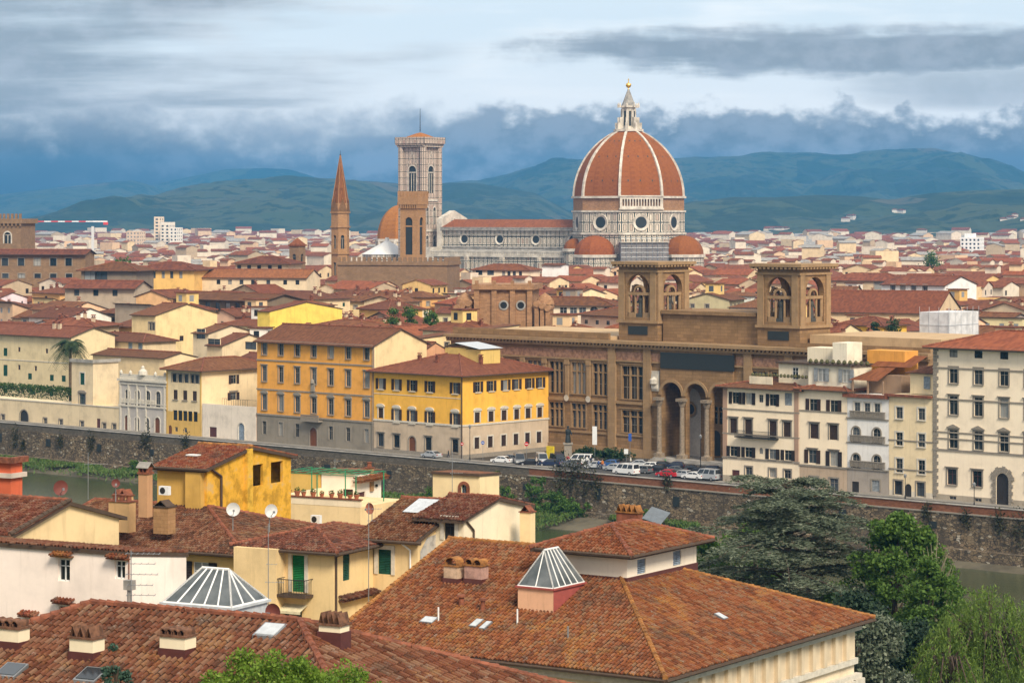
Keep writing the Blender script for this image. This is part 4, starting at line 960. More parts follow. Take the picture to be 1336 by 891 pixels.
for x in (27.75, 33.2, 39.0, 44.45):
    b = MB(); b.box(x - .75, x + .75, -1.75, -.3, 0, 1.3); b.lathe((x, -1.0, 0), [(.66, 1.3), (.5, 1.6), (.47, 6), (.41, 10.1), (.52, 10.3), (.78, 11.2)], 14); b.box(x - .85, x + .85, -1.9, -.51, 11.21, 11.75); b.build('column', M['colm'], lib)
b = MB()
for x0, x1 in PA:
    xm = (x0 + x1) / 2; R0 = (x1 - x0) / 2 + .05; n = 14
    for i in range(n):
        a0, a1 = math.pi * i / n, math.pi * (i + 1) / n; P = lambda a, r_, y: V((xm - r_ * math.cos(a), y, 12.2 + r_ * math.sin(a)))
        b.poly([P(a0, R0, -.72), P(a1, R0, -.72), P(a1, R0 + .55, -.72), P(a0, R0 + .55, -.72)]); b.poly([P(a0, R0 + .55, -.72), P(a1, R0 + .55, -.72), P(a1, R0 + .55, -.4), P(a0, R0 + .55, -.4)]); b.poly([P(a0, R0, -.4), P(a1, R0, -.4), P(a1, R0, -.72), P(a0, R0, -.72)])
b.build('arch_moulding', M['libt'], lib)
b = MB(); b.box(27.2, 45.0, -3.6, 5.4, .0, .18); b.box(27.2, 45, -3.0, 5.4, .181, .36); b.box(27.2, 45, -2.4, 5.4, .361, .54); b.build('steps', M['grey'], lib)
b = MB(); b.box(27.7, 45.0, -.66, -.47, 17.2, 20.2); b.build('dark_panel', M['libd'], lib)
b = MB(); b.box(24.9, 27.1, -.2, .03, 12.8, 16.6); b.box(25.3, 26.7, -.42, -.19, 13.2, 16.0); b.lathe((26, -.4, 14.6), [(0, -.9), (.8, -.4), (.8, .4), (0, .9)], 8); b.build('coat_of_arms', M['white'], lib)
# pilasters, courses, frieze, cornice with dentils
for x in (-24.4, -18.7, -13.0, -7.3, -1.6, 4.2, 9.7, 58.6, 65, 71, 77, 83): b = MB(); b.box(x - .4, x + .4, -.42, .03, 10.4, 17.9); b.box(x - .55, x + .55, -.55, .03, 17.0, 17.9 + .01); b.build('pilaster', M['libt'], lib)
for x in (15.6, 24.3, 48, 57.2): b = MB(); b.box(x - .9, x + .9, -.5, .03, 0, 20.8); b.build('pilaster', M['libt'], lib)
b = MB()
for x0, x1 in ((-27, 27.5), (45, 86.6)):
    b.box(x0, x1, -.34, .03, 10.0, 10.5); b.box(x0, x1, -.2, .03, 3.9, 4.3); b.box(x0, x1, -.45, .03, 0, 1.6); b.box(x0, x1, -.36, .03, 18.0, 18.3); b.box(x0, x1, -.12, .03, 18.31, 19.9, 1)
b.build('string_course', [M['libt'], plain('frieze_panel', (.33, .18, .11), .9, var=.35, sc=1.5)], lib)
b = MB()
for x in (-18.7, -13.0, -7.3, -1.6, 4.2, 9.7): b.lathe((x, 0, 0), [(0, 0)], 3) if 0 else b.prism([(x + .62 * math.cos(t), 0 + .0) for t in (0,)], 0, 0, cap=False) if 0 else None; n = 14; b.poly([(x + .62 * math.cos(2 * math.pi * i / n), -.46, 10.9 - .4 + .62 * math.sin(2 * math.pi * i / n)) for i in range(n)])
b.build('medallion', M['white'], lib)
b = MB(); b.box(-27.9, 87.4, -1.3, .03, 21.4, 22.0); b.box(-27.5, 87, -.8, .03, 20.6, 21.0); b.box(-27, 86.6, .031, 30, 21.01, 21.95)
for i in range(128): x = -27.4 + i * .9; b.box(x, x + .42, -1.1, .03, 21.01, 21.39)
b.build('cornice', M['libt'], lib)
b = MB(); b.box(-27, 14, .6, 1.2, 22.01, 23.3); b.box(-27, 14, 1.21, 29, 21.96, 22.6, 1); b.box(24.6, 47, 4, 16, 21.96, 27.2); b.box(24.6, 47, 3.4, 16.4, 27.21, 27.9); b.box(58, 86, 5, 26, 21.96, 24.2, 1); b.box(58, 86.6, .6, 1.0, 22.01, 22.9); b.build('attic', [M['lib'], plaster((.52, .36, .20))], lib)
# towers
def statue_mesh():
    def fn():
        b = MB(); b.box(-.7, .7, -.7, .7, 0, .7)
        b.lathe((0, 0, .7), [(.62, 0), (.55, .9), (.46, 1.9), (.62, 2.6), (.58, 3.0), (.2, 3.25), (.17, 3.4), (.27, 3.6), (.25, 3.85), (0, 4.0)], 10); b.tube((.5, -.1, 3.5), (.75, -.45, 2.4), .17, .13, 6); b.tube((-.5, 0, 3.5), (-.8, -.1, 2.7), .17, .13, 6)
        return b.mesh('statue', [M['bronze']])
    return wmesh('statue', fn)
for xc in (19.4, 52.5):
    tw = empty('library_tower', None, None); tw.parent = lib; tw.location = (xc - 4.75, 2.9, 22.0); L = 9.5
    b = MB(); op = [(1.9, 7.6, 4.4, 12.6, True)]
    for O, U, N, L_, a_r, xy in face_frames(L, L): wall_face(b, O, U, N, L_, 14.0, op, None, 1.1)
    Li = L - 2.2
    b.poly([(1.1, 1.1, 4.39), (L - 1.1, 1.1, 4.39), (L - 1.1, L - 1.1, 4.39), (1.1, L - 1.1, 4.39)])
    for O, U, N, L_, a_r, xy in face_frames(Li, Li): wall_face(b, (O[0] + 1.1, O[1] + 1.1, 4.39), U, N, L_, 9.6, [(.8, 6.5, .01, 8.21, True)], None, -.0)
    b.build('tower_wall', M['lib'], tw)
    for O, U, N, L_, a_r, xy in face_frames(L, L):
        o_ = V(O) + V(U) * 1.9; b = MB()
        for x in (.35, 1.85, 3.85, 5.35): b.tube((x, .5, 0), (x, .5, 4.2), .24, .2, 8)
        b.box(0, 5.7, .2, .8, 4.2, 4.75); b.box(.0, .35, .25, .75, 0, 4.2); b.box(5.35, 5.7, .25, .75, 0, 4.2)
        for x0, x1 in ((0, 1.9), (3.8, 5.7)): b.box(x0, x1, .25, .75, -.01, .9)
        for i in range(8):
            a0, a1 = math.pi * i / 8, math.pi * (i + 1) / 8; P = lambda a, r_, y: V((2.85 - r_ * math.cos(a), y, 4.76 + r_ * math.sin(a))); b.poly([P(a0, 1.0, .3), P(a1, 1.0, .3), P(a1, 1.4, .3), P(a0, 1.4, .3)]); b.poly([P(a0, 1.4, .7), P(a1, 1.4, .7), P(a1, 1.0, .7), P(a0, 1.0, .7)]); b.poly([P(a0, 1.4, .3), P(a1, 1.4, .3), P(a1, 1.4, .7), P(a0, 1.4, .7)])
        c_ = b.build('window_screen', M['libt'], tw); c_.location = (o_.x, o_.y, 4.4); c_.rotation_euler = (0, 0, rad(a_r))
    b = MB(); b.box(-.35, L + .35, -.35, L + .35, 3.3, 3.8); b.build('string_course', M['libt'], tw); b = MB()
    b.box(-.3, L + .3, -.3, L + .3, 13.0, 13.4); b.box(-1.1, L + 1.1, -1.1, L + 1.1, 14.45, 15.0); b.box(-.3, L + .3, -.3, L + .3, 14.01, 14.44)
    for i in range(12):
        p_ = -.9 + i * .96
        for y0, y1 in ((-1.0, -.3), (L + .3, L + 1.0)): b.box(p_, p_ + .5, y0, y1, 14.05, 14.44)
        for x0, x1 in ((-1.0, -.3), (L + .3, L + 1.0)): b.box(x0, x1, p_, p_ + .5, 14.05, 14.44)
    b.build('tower_cornice', M['libt'], tw)
    for x in (.75, L - .97): b = MB(); b.box(x - .7, x + .7, -.22, .03, 3.81, 12.99); b.build('corner_pilaster', M['libt'], tw)
    for y in (.75, L - .75): b = MB(); b.box(L - .03, L + .22, y - .7, y + .7, 3.81, 12.99); b.build('corner_pilaster', M['libt'], tw)
    b = MB(); b.box(2.4, 7.1, -.12, .03, 1.1, 2.7); b.build('inscription_panel', M['libd'], tw)
    inst('statue', statue_mesh(), tw, (L / 2, 1.0, 4.4)); inst('statue', statue_mesh(), tw, (L - 1.0, L / 2, 4.4), rad(90))
# apse-like pavilion behind the library
p = at(693, 415, 610); ap = empty('apse', 'tan stone church apse with scrolled buttresses and two round windows', 'church', (p.x, p.y, 0), rad(-8)); w_ = 13.0
b = MB(); wall_face(b, (-w_, 0, 0), (1, 0, 0), (0, 1, 0), w_, 29, []); wall_face(b, (0, 0, 0), (0, 1, 0), (-1, 0, 0), 14, 29, []); wall_face(b, (-w_, 14, 0), (0, -1, 0), (1, 0, 0), 14, 29, []); b.poly([(-w_, 0, 29), (0, 0, 29), (0, 14, 29), (-w_, 14, 29)]); b.build('wall', M['apse'], ap)
b = MB()
for x in (-w_ - .3, -9.2, -4.9, -.9): b.box(x, x + 1.2, -.6, .03, 0, 28.6)
b.box(-w_ - .8, .8, -.9, 14.6, 28.61, 29.8)
for x in (-w_ - .1, -9, -4.7, -.7): b.box(x, x + .8, -.7, 0, 29.81, 30.7)
b.build('pilaster', M['apse'], ap)
for x0, sx_ in ((-w_ - .3, -1), (.3, 1)):
    b = MB()
    for k_ in range(3):
        xx = x0 + sx_ * (1.2 + k_ * 1.3); b.box(min(xx - .5, xx + .5), max(xx - .5, xx + .5), -1.6 - k_ * .3, 5, 0, 25.4 - k_ * .5); b.tube((xx, -1.9 - k_ * .3, 25.4 - k_ * .5), (xx, 5, 25.4 - k_ * .5), .75, n=10)
    b.lathe((x0 + sx_ * 2.6, 2.5, 24.8), [(2.2, .4), (1.9, 1.5), (1.1, 2.4), (.4, 2.8), (0, 3.1)], 12)
    b.build('scroll_buttress', M['apse'], ap)
for x in (-6.4, -2.4):
    b = MB(); n = 16; b.poly([(x + .8 * math.cos(2 * math.pi * i / n), -.12, 25 + .8 * math.sin(2 * math.pi * i / n)) for i in range(n)], 1)
    for i in range(n): t0, t1 = 2 * math.pi * i / n, 2 * math.pi * (i + 1) / n; P = lambda t, r_: (x + r_ * math.cos(t), -.2, 25 + r_ * math.sin(t)); b.poly([P(t0, .8), P(t1, .8), P(t1, 1.15), P(t0, 1.15)])
    b.build('round_window', [M['grey'], M['glass']], ap)
M['potp'] = plain('potted_plants', (.09, .085, .035), .9, var=.5, sc=1.5)
# ================================================================== houses along the river front
def front(s_or_px, t=0.0, px=True):            # near corner on the street line, t metres behind it
    o = B0 + D2 * t
    if not px: return o + D1 * s_or_px
    k_ = (s_or_px - PX0) / F; s = (o.x - k_ * o.y) / (k_ * D1.y - D1.x); return o + D1 * s
def span(px0, px1, t=0.0): return (front(px1, t) - front(px0, t)).length
G_ = dict
plain_sh = lambda sm: G_(kind='shut', sm=sm)
# --- orange palace
c = front(487.5); hs = House('palace', 'long orange palace with grey ground floor, third of its windows crowned by curved hoods', 'palace', c, 0, 20.7, RIV, span(335.5, 487.5), 14.8)
hs.root['label'] = 'tall orange palace with seven bays above a grey stone ground floor'
px7 = [345, 366.5, 388, 409.5, 431.7, 454.4, 478.4]
hs.row('f', px7, 447.4, 462.5, 1.25, G_(fm='wframe', frame='plain', trim='trim', sill=1)); hs.row('f', px7, 477.5, 497.3, 1.25, G_(fm='wframe', frame='hood', trim='trim', sill=1))
hs.row('f', px7, 514.5, 534.5, 1.35, G_(fm='wframe', frame='seg', trim='trim', sill=1)); gz = 1.2
hs.row('f', px7[:3] + px7[4:], 549.5, 566.5, 1.1, G_(fm='wframe', frame='plain', trim='trim'), pref=345)
x = hs.s_of('f', 409); hs.win('f', x - 1.0, 0.05, 2.0, 3.7, G_(kind='door', fm='door', arch=True, frame='plain', trim='trim'))
O1 = (.82, .385, .075); hs.walls([plaster(O1), plaster((.27, .235, .185))], bands=[(0.0, 1), (5.55, 0)], roof='gable', pitch=.40, ov=.9, bandf=False)
hs.strip('string_course', 5.5, .35, .14, M['trim'], 'f'); hs.strip('string_course', 10.6, .3, .12, M['trim'], 'f'); hs.strip('string_course', 16.5, .28, .12, M['trim'], 'f'); hs.strip('cornice', 20.2, .45, .35, M['trim'], 'f')
b = MB(); b.box(x - 2.6, x + 2.6, -1.2, .03, 5.0, 5.3)
for i in range(22): b.box(x - 2.55 + i * .24, x - 2.44 + i * .24, -1.15, -1.05, 5.31, 6.2)
b.box(x - 2.6, x + 2.6, -1.2, -1.0, 6.21, 6.35); hs.part('balcony', b, M['trim'])
b = MB(); b.box(x - .5, x + .5, -.35, .03, 10.95, 12.6); b.lathe((x, -.3, 12.6), [(.45, 0), (.4, .5), (0, .9)], 8); hs.part('coat_of_arms', b, M['trim'])
b = MB(); b.box(hs.w + .001, hs.w + .06, -.1, .12, 0, 20.4); b.tube((hs.w - .25, -.14, 0), (hs.w - .25, -.14, 20.2), .07, n=6); hs.part('drainpipe', b, M['trim'])
# give the flank its paler paint
b = MB(); b.poly([(hs.w + .025, .05, 0), (hs.w + .025, hs.d, 0), (hs.w + .025, hs.d, 20.6), (hs.w + .025, hs.d / 2, 23.4), (hs.w + .025, .05, 20.6)]); hs.part('flank_render', b, plaster((.80, .62, .34)))
for i, x_ in enumerate((4, 9.5, 19, 24)): o = inst('chimney', chimney_mesh(i % 2), hs.roof, (x_, 10.5, 22.2))
# --- yellow palace
c = front(602.5); hs = House('palace', 'bright yellow corner palace with beige ground floor and brown shutters', 'palace', c, 0, 16.0, RIV, span(488, 602.5), 24.7)
f5 = [497, 517.6, 538, 561, 594]
hs.row('f', f5, 493.5, 507.5, 1.35, G_(fm='wframe', sh='shB', sill=1, trim='trimw')); hs.row('f', f5[1:], 532.5, 549.2, 1.35, G_(fm='wframe', sh='shB', frame='seg', sill=1, trim='trimw'), pref=497); hs.row('f', f5[:1], 532, 545.5, 1.3, G_(kind='shut', sm='shB', frame='seg', trim='trimw'))
hs.row('f', [497, 517.6, 559, 594], 565.6, 582, 1.55, G_(fm='shD', frame='hood', trim='trim', sill=1)); x = hs.s_of('f', 538); hs.win('f', x - .9, .05, 1.8, 3.5, G_(kind='door', fm='door', arch=True, frame='plain', trim='trim'))
r6 = [623.6, 641, 659.5, 674, 691, 705]
hs.row('r', r6, 498, 511.5, 1.35, G_(fm='wframe', sh='shB', sill=1, trim='trimw')); hs.row('r', [622.5, 640.5, 657.5, 674, 688.8, 704], 537.8, 551.5, 1.4, G_(kind='shut', sm='shB', frame='seg', trim='trimw')); hs.row('r', [622, 639.5, 657, 673, 688, 703], 570.5, 585.3, 1.35, G_(kind='shut', sm='shB', frame='plain', trim='trimw'))
Y1 = (.86, .465, .07); hs.walls([plaster(Y1), plaster((.56, .44, .315))], bands=[(0.0, 1), (6.2, 0)], roof='hip', pitch=.30, ov=1.1)
hs.strip('string_course', 6.1, .35, .12, M['trimw']); hs.strip('string_course', 11.3, .12, .06, M['trimw'], 'f'); hs.strip('plinth', 0, .8, .1, M['trim'])
b = MB(); b.tube((hs.w + .12, -.12, 0), (hs.w + .12, -.12, 15.6), .12, n=6); hs.part('drainpipe', b, M['wood'])
b = MB(); b.box(9.5, 15, 10, 16, 16.5, 20.2, 0); b.poly([(9.2, 9.7, 20.25), (12.2, 9.7, 21.2), (12.2, 16.3, 21.2), (9.2, 16.3, 20.25)], 1); b.poly([(12.3, 9.7, 21.2), (19.4, 9.2, 20.2), (19.4, 16, 20.2), (12.3, 16.3, 21.2)], 1); b.box(15.01, 19, 10, 15.5, 16.5, 20.0, 0); hs.part('roof_lantern', b, [plaster((.70, .50, .16)), M['zinc']], hs.roof)
for x_, y_ in ((6.5, 6), (12, 5.2), (19, 10)): inst('chimney', chimney_mesh(1), hs.roof, (x_, y_, 17.8), 0, (.8, .8, .8))
# --- yellow narrow house with white front panel
c = front(263); hs = House('town_house', 'narrow yellow and cream house with blank cream flank left of the orange palace', 'house', c, 0, 14.0, RIV, span(217, 263), 20)
hs.row('f', [227.5, 235, 243, 251.5, 257], 487.5, 498.5, 1.25, G_(fm='shD', frame='plain', trim='trim')); hs.row('f', [229, 241.5, 254], 508.5, 521, 1.3, G_(kind='shut', sm='shB', sill=1)); hs.row('f', [228.5, 235, 241.5, 248, 255], 535, 548, 1.3, G_(fm='shD')); hs.row('f', [230, 242], 557, 563, .9, G_()); hs.row('f', [222], 554.5, 567.5, 1.1, G_(kind='door', fm='door', arch=True))
hs.row('r', [305], 489, 500.5, 1.4, G_(fm='wframe', sh='shB')); hs.row('r', [304.5], 512, 521.5, 1.6, G_(fm='wframe', sh='shB', frame='hood'))
hs.walls([plaster((.78, .62, .38)), plaster((.66, .42, .12))], bands=[(0, 1), (4.9, 0)], roof='hip', pitch=.34, ov=1.0, bandf=False)
b = MB()
for x_ in (.25, hs.w - .25): b.box(x_ - .24, x_ + .24, -.05, .03, 4.9, 13.8)
hs.part('corner_strip', b, plaster((.66, .42, .12)))
# --- white annex with roof terrace
c = front(334); hs = House('annex', 'low white annex with a roof terrace and a blue arched door', 'house', c, 0, 6.1, RIV, span(264, 334), 9)
hs.row('f', [315], 552, 575, 1.7, G_(kind='door', fm='shL', arch=True, frame='plain', trim='trimw')); hs.row('f', [278], 557, 570, 2.2, G_(kind='door', fm='doorm'))
hs.walls([plaster((.80, .70, .58))], roof='flat')
b = MB(); b.box(0, hs.w, 0, .2, 6.1, 7.0); b.box(hs.w - .2, hs.w, .21, 9, 6.1, 7.0)
hs.part('parapet', b, plaster((.80, .70, .58)))
b = MB()
for i in range(12): b.tube((6 + i * .7, .1, 7), (6 + i * .7, .1, 8.3), .03, n=4)
b.tube((6, .1, 8.3), (hs.w, .1, 8.3), .04, n=4); hs.part('railing', b, M['iron'])
# --- white gothic palazzo
c = front(216.5); hs = House('town_house', 'small white palazzo with four pointed windows over arched doors', 'house', c, 0, 10.9, RIV, span(156, 216.5), 12)
q4 = [166.5, 179.5, 193, 206.5]
hs.row('f', q4, 508, 529.5, 1.5, G_(fm='wframe', arch=True, frame='plain', trim='trimw')); 
hs.row('f', [166, 205.5], 541.5, 563, 1.6, G_(kind='door', fm='door', arch=True, frame='plain', trim='trimw')); hs.row('f', [179, 192], 544, 561.5, 1.4, G_(fm='wframe', arch=True, frame='plain', trim='trimw'))
hs.walls([plaster((.50, .46, .42))], roof='flat')
b = MB()
for z, hg, ot in ((5.2, .35, .2), (5.9, .2, .12), (9.9, .25, .2), (10.6, .5, .4)): b.box(-ot, hs.w + ot, -ot, .03, z, z + hg)
for i in range(26): b.box(.1 + i * .46, .25 + i * .46, -.15, 0, 6.1, 6.9)
hs.part('cornice', b, M['trimw'])
b = MB(); b.box(0, hs.w, .0, .25, 11.1, 12.1); b.lathe((hs.w / 2, .1, 12.1), [(1.0, 0), (.9, .8), (.35, 1.3), (.4, 1.6), (0, 2.0)], 8)
for x_ in (.4, 3.5, hs.w - 3.5, hs.w - .4): b.lathe((x_, .1, 12.1), [(.3, 0), (.35, .4), (0, .9)], 8)
hs.part('parapet', b, M['trimw'])
b = MB()
for x_ in (.35, 3.0, 5.85, 8.7, hs.w - .4): b.box(x_ - .22, x_ + .22, -.16, .03, 0, 9.9)
hs.part('pilaster', b, M['trimw'])
# --- wall building and garden at the left
c = front(155.5); hs = House('garden_lodge', 'long low cream garden wall building with small dark windows by the street', 'house', c, 0, 4.7, RIV, span(-70, 155.5), 6)
hs.row('f', [4, 59, 79.5, 107, 136, 149], 541, 551.5, 1.15, G_(frame='plain', trim='trim')); hs.row('f', [128.5], 546, 560, 1.2, G_(kind='door', fm='doorm')); hs.row('f', [31.5], 535, 552.5, 3.0, G_(kind='door', fm='iron', arch=True, frame='plain', trim='trim'))
hs.walls([plaster((.74, .60, .39))], roof='flat'); hs.strip('coping', 4.7, .2, .12, M['trimw'], 'f')
# pillar block with green shutters
c = front(121.5, .6); hs = House('corner_block', 'slim cream corner block with one tall shuttered window above the garden wall', 'house', c, 0, 13.9, RIV, span(93.5, 121.5, .6), 7)
hs.row('f', [107.5], 486.5, 502, 1.5, G_(kind='shut', sm='shG', frame='plain', trim='trimw')); hs.row('f', [107.5], 514, 531, 2.0, G_(fm='shG', frame='seg', trim='trim'))
hs.walls([plaster((.72, .58, .38))], roof='flat'); hs.strip('cornice', 13.91, .7, .35, M['grey'], 'fr')
c = front(215, 14); hs = House('town_house', 'long cream wing with a wavy top behind the white pointed-window palazzo', 'house', c, 0, 14.8, RIV, span(121, 215, 14), 9)
hs.row('f', [131.5, 147.5], 512, 527, 1.3, G_(fm='shD')); hs.walls([plaster((.76, .60, .36))], roof='gable', pitch=.22, ov=.5)
# villa with green shutters and garden
c = front(93, 26); hs = House('villa', 'cream villa with green shutters behind the clipped hedge and palm', 'house', c, 0, 17.6, RIV, span(-60, 93, 26), 13)
hs.row('f', [7, 47.5, 66], 453.5, 465, 1.2, G_(kind='shut', sm='shG', frame='plain', trim='trimw')) if 0 else None
hs.row('f', [7], 454, 464.5, 1.5, G_(kind='shut', sm='shG')); hs.row('f', [7], 476, 490.5, 1.6, G_(kind='shut', sm='shG')); hs.row('f', [39, 67.5, 83], 487, 495, 1.5, G_(kind='shut', sm='shG'), pref=39); hs.row('f', [7, 42, 67], 504, 512, 1.7, G_(kind='shut', sm='shG')); hs.row('f', [25, 61], 453, 459, .9, G_(fm='doorm')); hs.row('f', [25, 46.5], 476, 482.5, .9, G_(fm='doorm'))
hs.walls([plaster((.76, .62, .37))], roof='gable', pitch=.3, ov=.9); hs.strip('string_course', 11.2, .2, .08, M['trimw'], 'f')
inst('chimney', chimney_mesh(0), hs.roof, (hs.w - 12, 4.5, 19.2)); inst('chimney', chimney_mesh(0), hs.roof, (hs.w - 10, 4.5, 19.2))
# --- houses stepping up behind
def simple(label, pxc, t, px0, zh, d, col, roof='gable', rows=(), rrows=(), pitch=.3, axis='x', name='town_house', ov=.6, rot=None, rmat='tileF', flat_mat=None):
    c = front(pxc, t); hs = House(name, label, 'house', c, 0, zh, RIV if rot is None else rot, span(px0, pxc, t), d)
    for r_ in rows: hs.row('f', *r_)
    for r_ in rrows: hs.row('r', *r_)
    hs.walls([plaster(col)], roof=roof, pitch=pitch, axis=axis, ov=ov, rmat=rmat); return hs
wn = G_(fm='wframe', frame='plain', trim='trim'); wsh = G_(fm='wframe', sh='shW')
simple('cream house with blue-grey shutters and a small roof terrace right of the palm', 187, 40, 108, 16.2, 10, (.72, .56, .35), rows=[([143], 447, 459, 1.5, plain_sh('shL')), ([170, 183], 445, 459, 1.5, plain_sh('shL')), ([130], 450, 456, 1.6, G_(fm='doorm'))], roof='hip')
simple('tall cream house with a broad blank wall and one maroon window', 203, 58, 172, 21.5, 20, (.82, .63, .33), roof='gable', rows=[([196, 200], 421, 431, 1.0, wn)], rrows=[([237], 438, 445, 1.3, G_(fm='doorm'))], axis='x', pitch=.25)
simple('stone grey rough-walled house with one small window left of the loggia', 197, 84, 150, 22.6, 14, (.42, .34, .25), roof='shed', rows=[([183], 412.5, 420, 1.3, wn)], pitch=.2)
simple('cream house with a wide glazed attic under a brown roof', 272, 44, 252, 18.6, 14, (.74, .60, .40), rows=[([262], 429, 442, 3.0, G_(fm='wframe'))], rrows=[], roof='gable', axis='x', pitch=.24)
simple('cream house with dark loggia windows between the blank wall and the orange palace', 290, 30, 270, 17.0, 16, (.74, .58, .36), rows=[([279], 442, 451, 4.2, G_(fm='wframe'))], rrows=[], pitch=.28)
simple('pale house with an open roof loggia just left of the orange palace', 334, 20, 304, 14.6, 10, (.70, .54, .34), rows=[([327], 446, 456, 3.6, G_(fm='shD'))], pitch=.3)
# cream and salmon gables right of the orange palace
hs = simple('broad cream gabled house behind the yellow palace', 548, 22, 528, 21.0, 30, (.86, .66, .36), roof='shedf', pitch=.06, rrows=[([583], 447, 455, 1.2, wn), ([612], 447, 455, 1.0, wn)], ov=.4)
hs = simple('salmon gabled strip of a house beside the orange palace', 541, 16, 526, 17.6, 12, (.66, .36, .20), roof='gable', axis='x', pitch=.45, ov=.3)
hs = simple('long bright yellow gable wall behind the orange palace', 352, 66, 336, 23.0, 24, (.86, .64, .13), roof='gable', axis='x', pitch=.16, ov=.3)
hs = simple('dark brown stone loggia house with a row of tall openings under a red roof', 346, 108, 226, 23.6, 13, (.20, .15, .10), roof='gable', axis='x', pitch=.22, ov=1.4, rows=[([232, 245, 258, 271, 284, 297, 310, 323, 337], 393, 411, 1.7, G_(fm='shD'))], rmat='tileT', name='loggia_house')
# --- right hand palazzi
CRM = (.94, .78, .57)
c = front(1043); hs = House('palazzo', 'cream palazzo with long iron balcony, left of the right-hand row', 'house', c, 0, 16.6, RIV, span(943, 1043), 15)
hs.row('f', [959.5, 977, 1008], 511.5, 526.5, 1.35, G_(fm='wframe', sh='shD')); hs.row('f', [1028.5], 512.5, 529, 1.5, plain_sh('shW')); hs.row('f', [993], 515, 525, .9, G_())
hs.row('f', [957, 1027], 546, 566, 1.5, G_(kind='shut', sm='shB', frame='hood', trim='trim')); hs.row('f', [976.5, 1008.5], 547, 572, 1.5, G_(kind='shut', sm='shB', frame='hood', trim='trim')); hs.row('f', [957, 976.5, 1008, 1028], 582, 595, 1.45, G_(fm='wframe', sh='shD', sill=1)); hs.row('f', [993], 584, 592, .8, G_(arch=True)); hs.row('f', [977, 1008, 1027.5], 609, 620, 1.4, G_(fm='trim', frame='plain', trim='trim')); hs.row('f', [960], 613, 640, 1.6, G_(kind='door', fm='doorm'))
hs.walls([plaster(CRM, .6), plaster((.45, .38, .29))], bands=[(0, 1), (1.2, 0)], roof='hip', pitch=.2, ov=.9)
hs.strip('string_course', 12.5, .22, .1, M['trim'], 'f'); hs.strip('string_course', 8.3, .2, .1, M['trim'], 'f'); hs.strip('string_course', 4.1, .3, .12, M['trim'], 'f')
b = MB()
for x_ in (.5, hs.w - .6): b.box(x_ - .45, x_ + .45, -.08, .03, 4, 16.2)
hs.part('corner_strip', b, plaster((.42, .27, .19)))
b = MB(); x0, x1 = hs.s_of('f', 963), hs.s_of('f', 1016); b.box(x0, x1, -1.1, .03, 7.9, 8.1)
for i in range(40): xx = x0 + (x1 - x0) * i / 39; b.box(xx - .02, xx + .02, -1.08, -1.04, 8.11, 9.1)
b.box(x0, x1, -1.1, -1.03, 9.1, 9.16); hs.part('balcony', b, M['iron'])
pent = MB(); x0 = hs.s_of('f', 1000); pent.box(x0, hs.w + 5, 3.5, 12, 16.7, 20.6, 0); pent.box(x0 - .3, hs.w + 5.3, 3.0, 12.3, 20.61, 20.9, 1); pent.box(4.5, x0, 1.6, 1.8, 17.0, 18.3, 0); pent.box(x0 + 3.5, hs.w + 2, 7, 11, 20.91, 23.3, 0)
for i in range(16): xx = 5 + i * .75; pent.lathe((xx, 1.9, 18.3), [(.16, 0), (.32, .2), (.25, .5), (0, .65)], 6, 2)
hs.part('penthouse', pent, [plaster((.80, .70, .52)), M['wood'], M['potp']])
for xx in (x0 + 3, ): add_window(hs.root, (xx, 3.31, 18.0), 0, 1.2, 2.0, G_(fm='whitef'))
PENT = hs
c = front(1105); hs = House('palazzo', 'cream palazzo with penthouse terrace, beside the white narrow house', 'house', c, 0, 16.9, RIV, span(1043.4, 1105), 14)
hs.row('f', [1061, 1088], 520.5, 537, 1.5, G_(fm='wframe', sh='shB')); hs.row('f', [1088], 520.5, 537, 1.5, plain_sh('shB')) if 0 else None; hs.row('f', [1062.5, 1087.5], 553, 572, 1.65, G_(kind='shut', sm='shB', frame='hood', trim='trim')); hs.row('f', [1060], 587, 604, 1.6, G_(fm='wframe', sh='shB', frame='hood')); hs.row('f', [1088], 589, 608, 1.6, G_(fm='wframe', sh='shD', frame='hood'))
hs.row('f', [1062, 1088], 622, 640, 1.7, G_(fm='wframe', frame='plain'))
hs.walls([plaster(CRM, .6), plaster((.50, .38, .27))], bands=[(0, 1), (3.9, 0)], roof='hip', pitch=.2, ov=.8); hs.strip('string_course', 13.0, .22, .1, M['trim'], 'f'); hs.strip('string_course', 3.8, .3, .12, M['trim'], 'f')
b = MB(); b.box(.5, hs.w - .5, 1.8, 10, 17, 20.7, 0); b.box(.1, hs.w - .1, 1.2, 10.4, 20.71, 21.0, 1); b.box(3.2, hs.w - 3.5, 5, 9.5, 21.01, 24.4, 0)
for i in range(11): b.lathe((1 + i * 1.15, 1.7, 21), [(.2, 0), (.42, .25), (.3, .6), (0, .8)], 6, 2)
hs.part('penthouse', b, [plaster((.84, .76, .60)), M['wood'], M['potp']])
for xx in (2.6, 7.6): add_window(hs.root, (xx, 1.61, 18.0), 0, 1.5, 2.2, G_(fm='whitef', sh='shW'))
c = front(1159.5); hs = House('town_house', 'narrow white house with arched windows and a tiled roof terrace', 'house', c, 0, 16.3, RIV, span(1105.4, 1159.5), 12)
hs.row('f', [1118.5, 1131.5, 1144.5], 525, 541, 1.15, G_(fm='wframe', frame='plain', trim='trimw')); hs.row('f', [1117, 1144], 557, 577, 1.5, G_(fm='wframe', arch=True, frame='plain', trim='trim')); hs.row('f', [1117, 1144], 592, 611, 1.5, G_(fm='wframe', arch=True, frame='plain', trim='trim')); hs.row('f', [1142.5], 626.5, 641, 1.5, G_(kind='shut', sm='shW', frame='plain'))
hs.row('f', [1116], 628, 650, 1.4, G_(kind='door', fm='doord'))
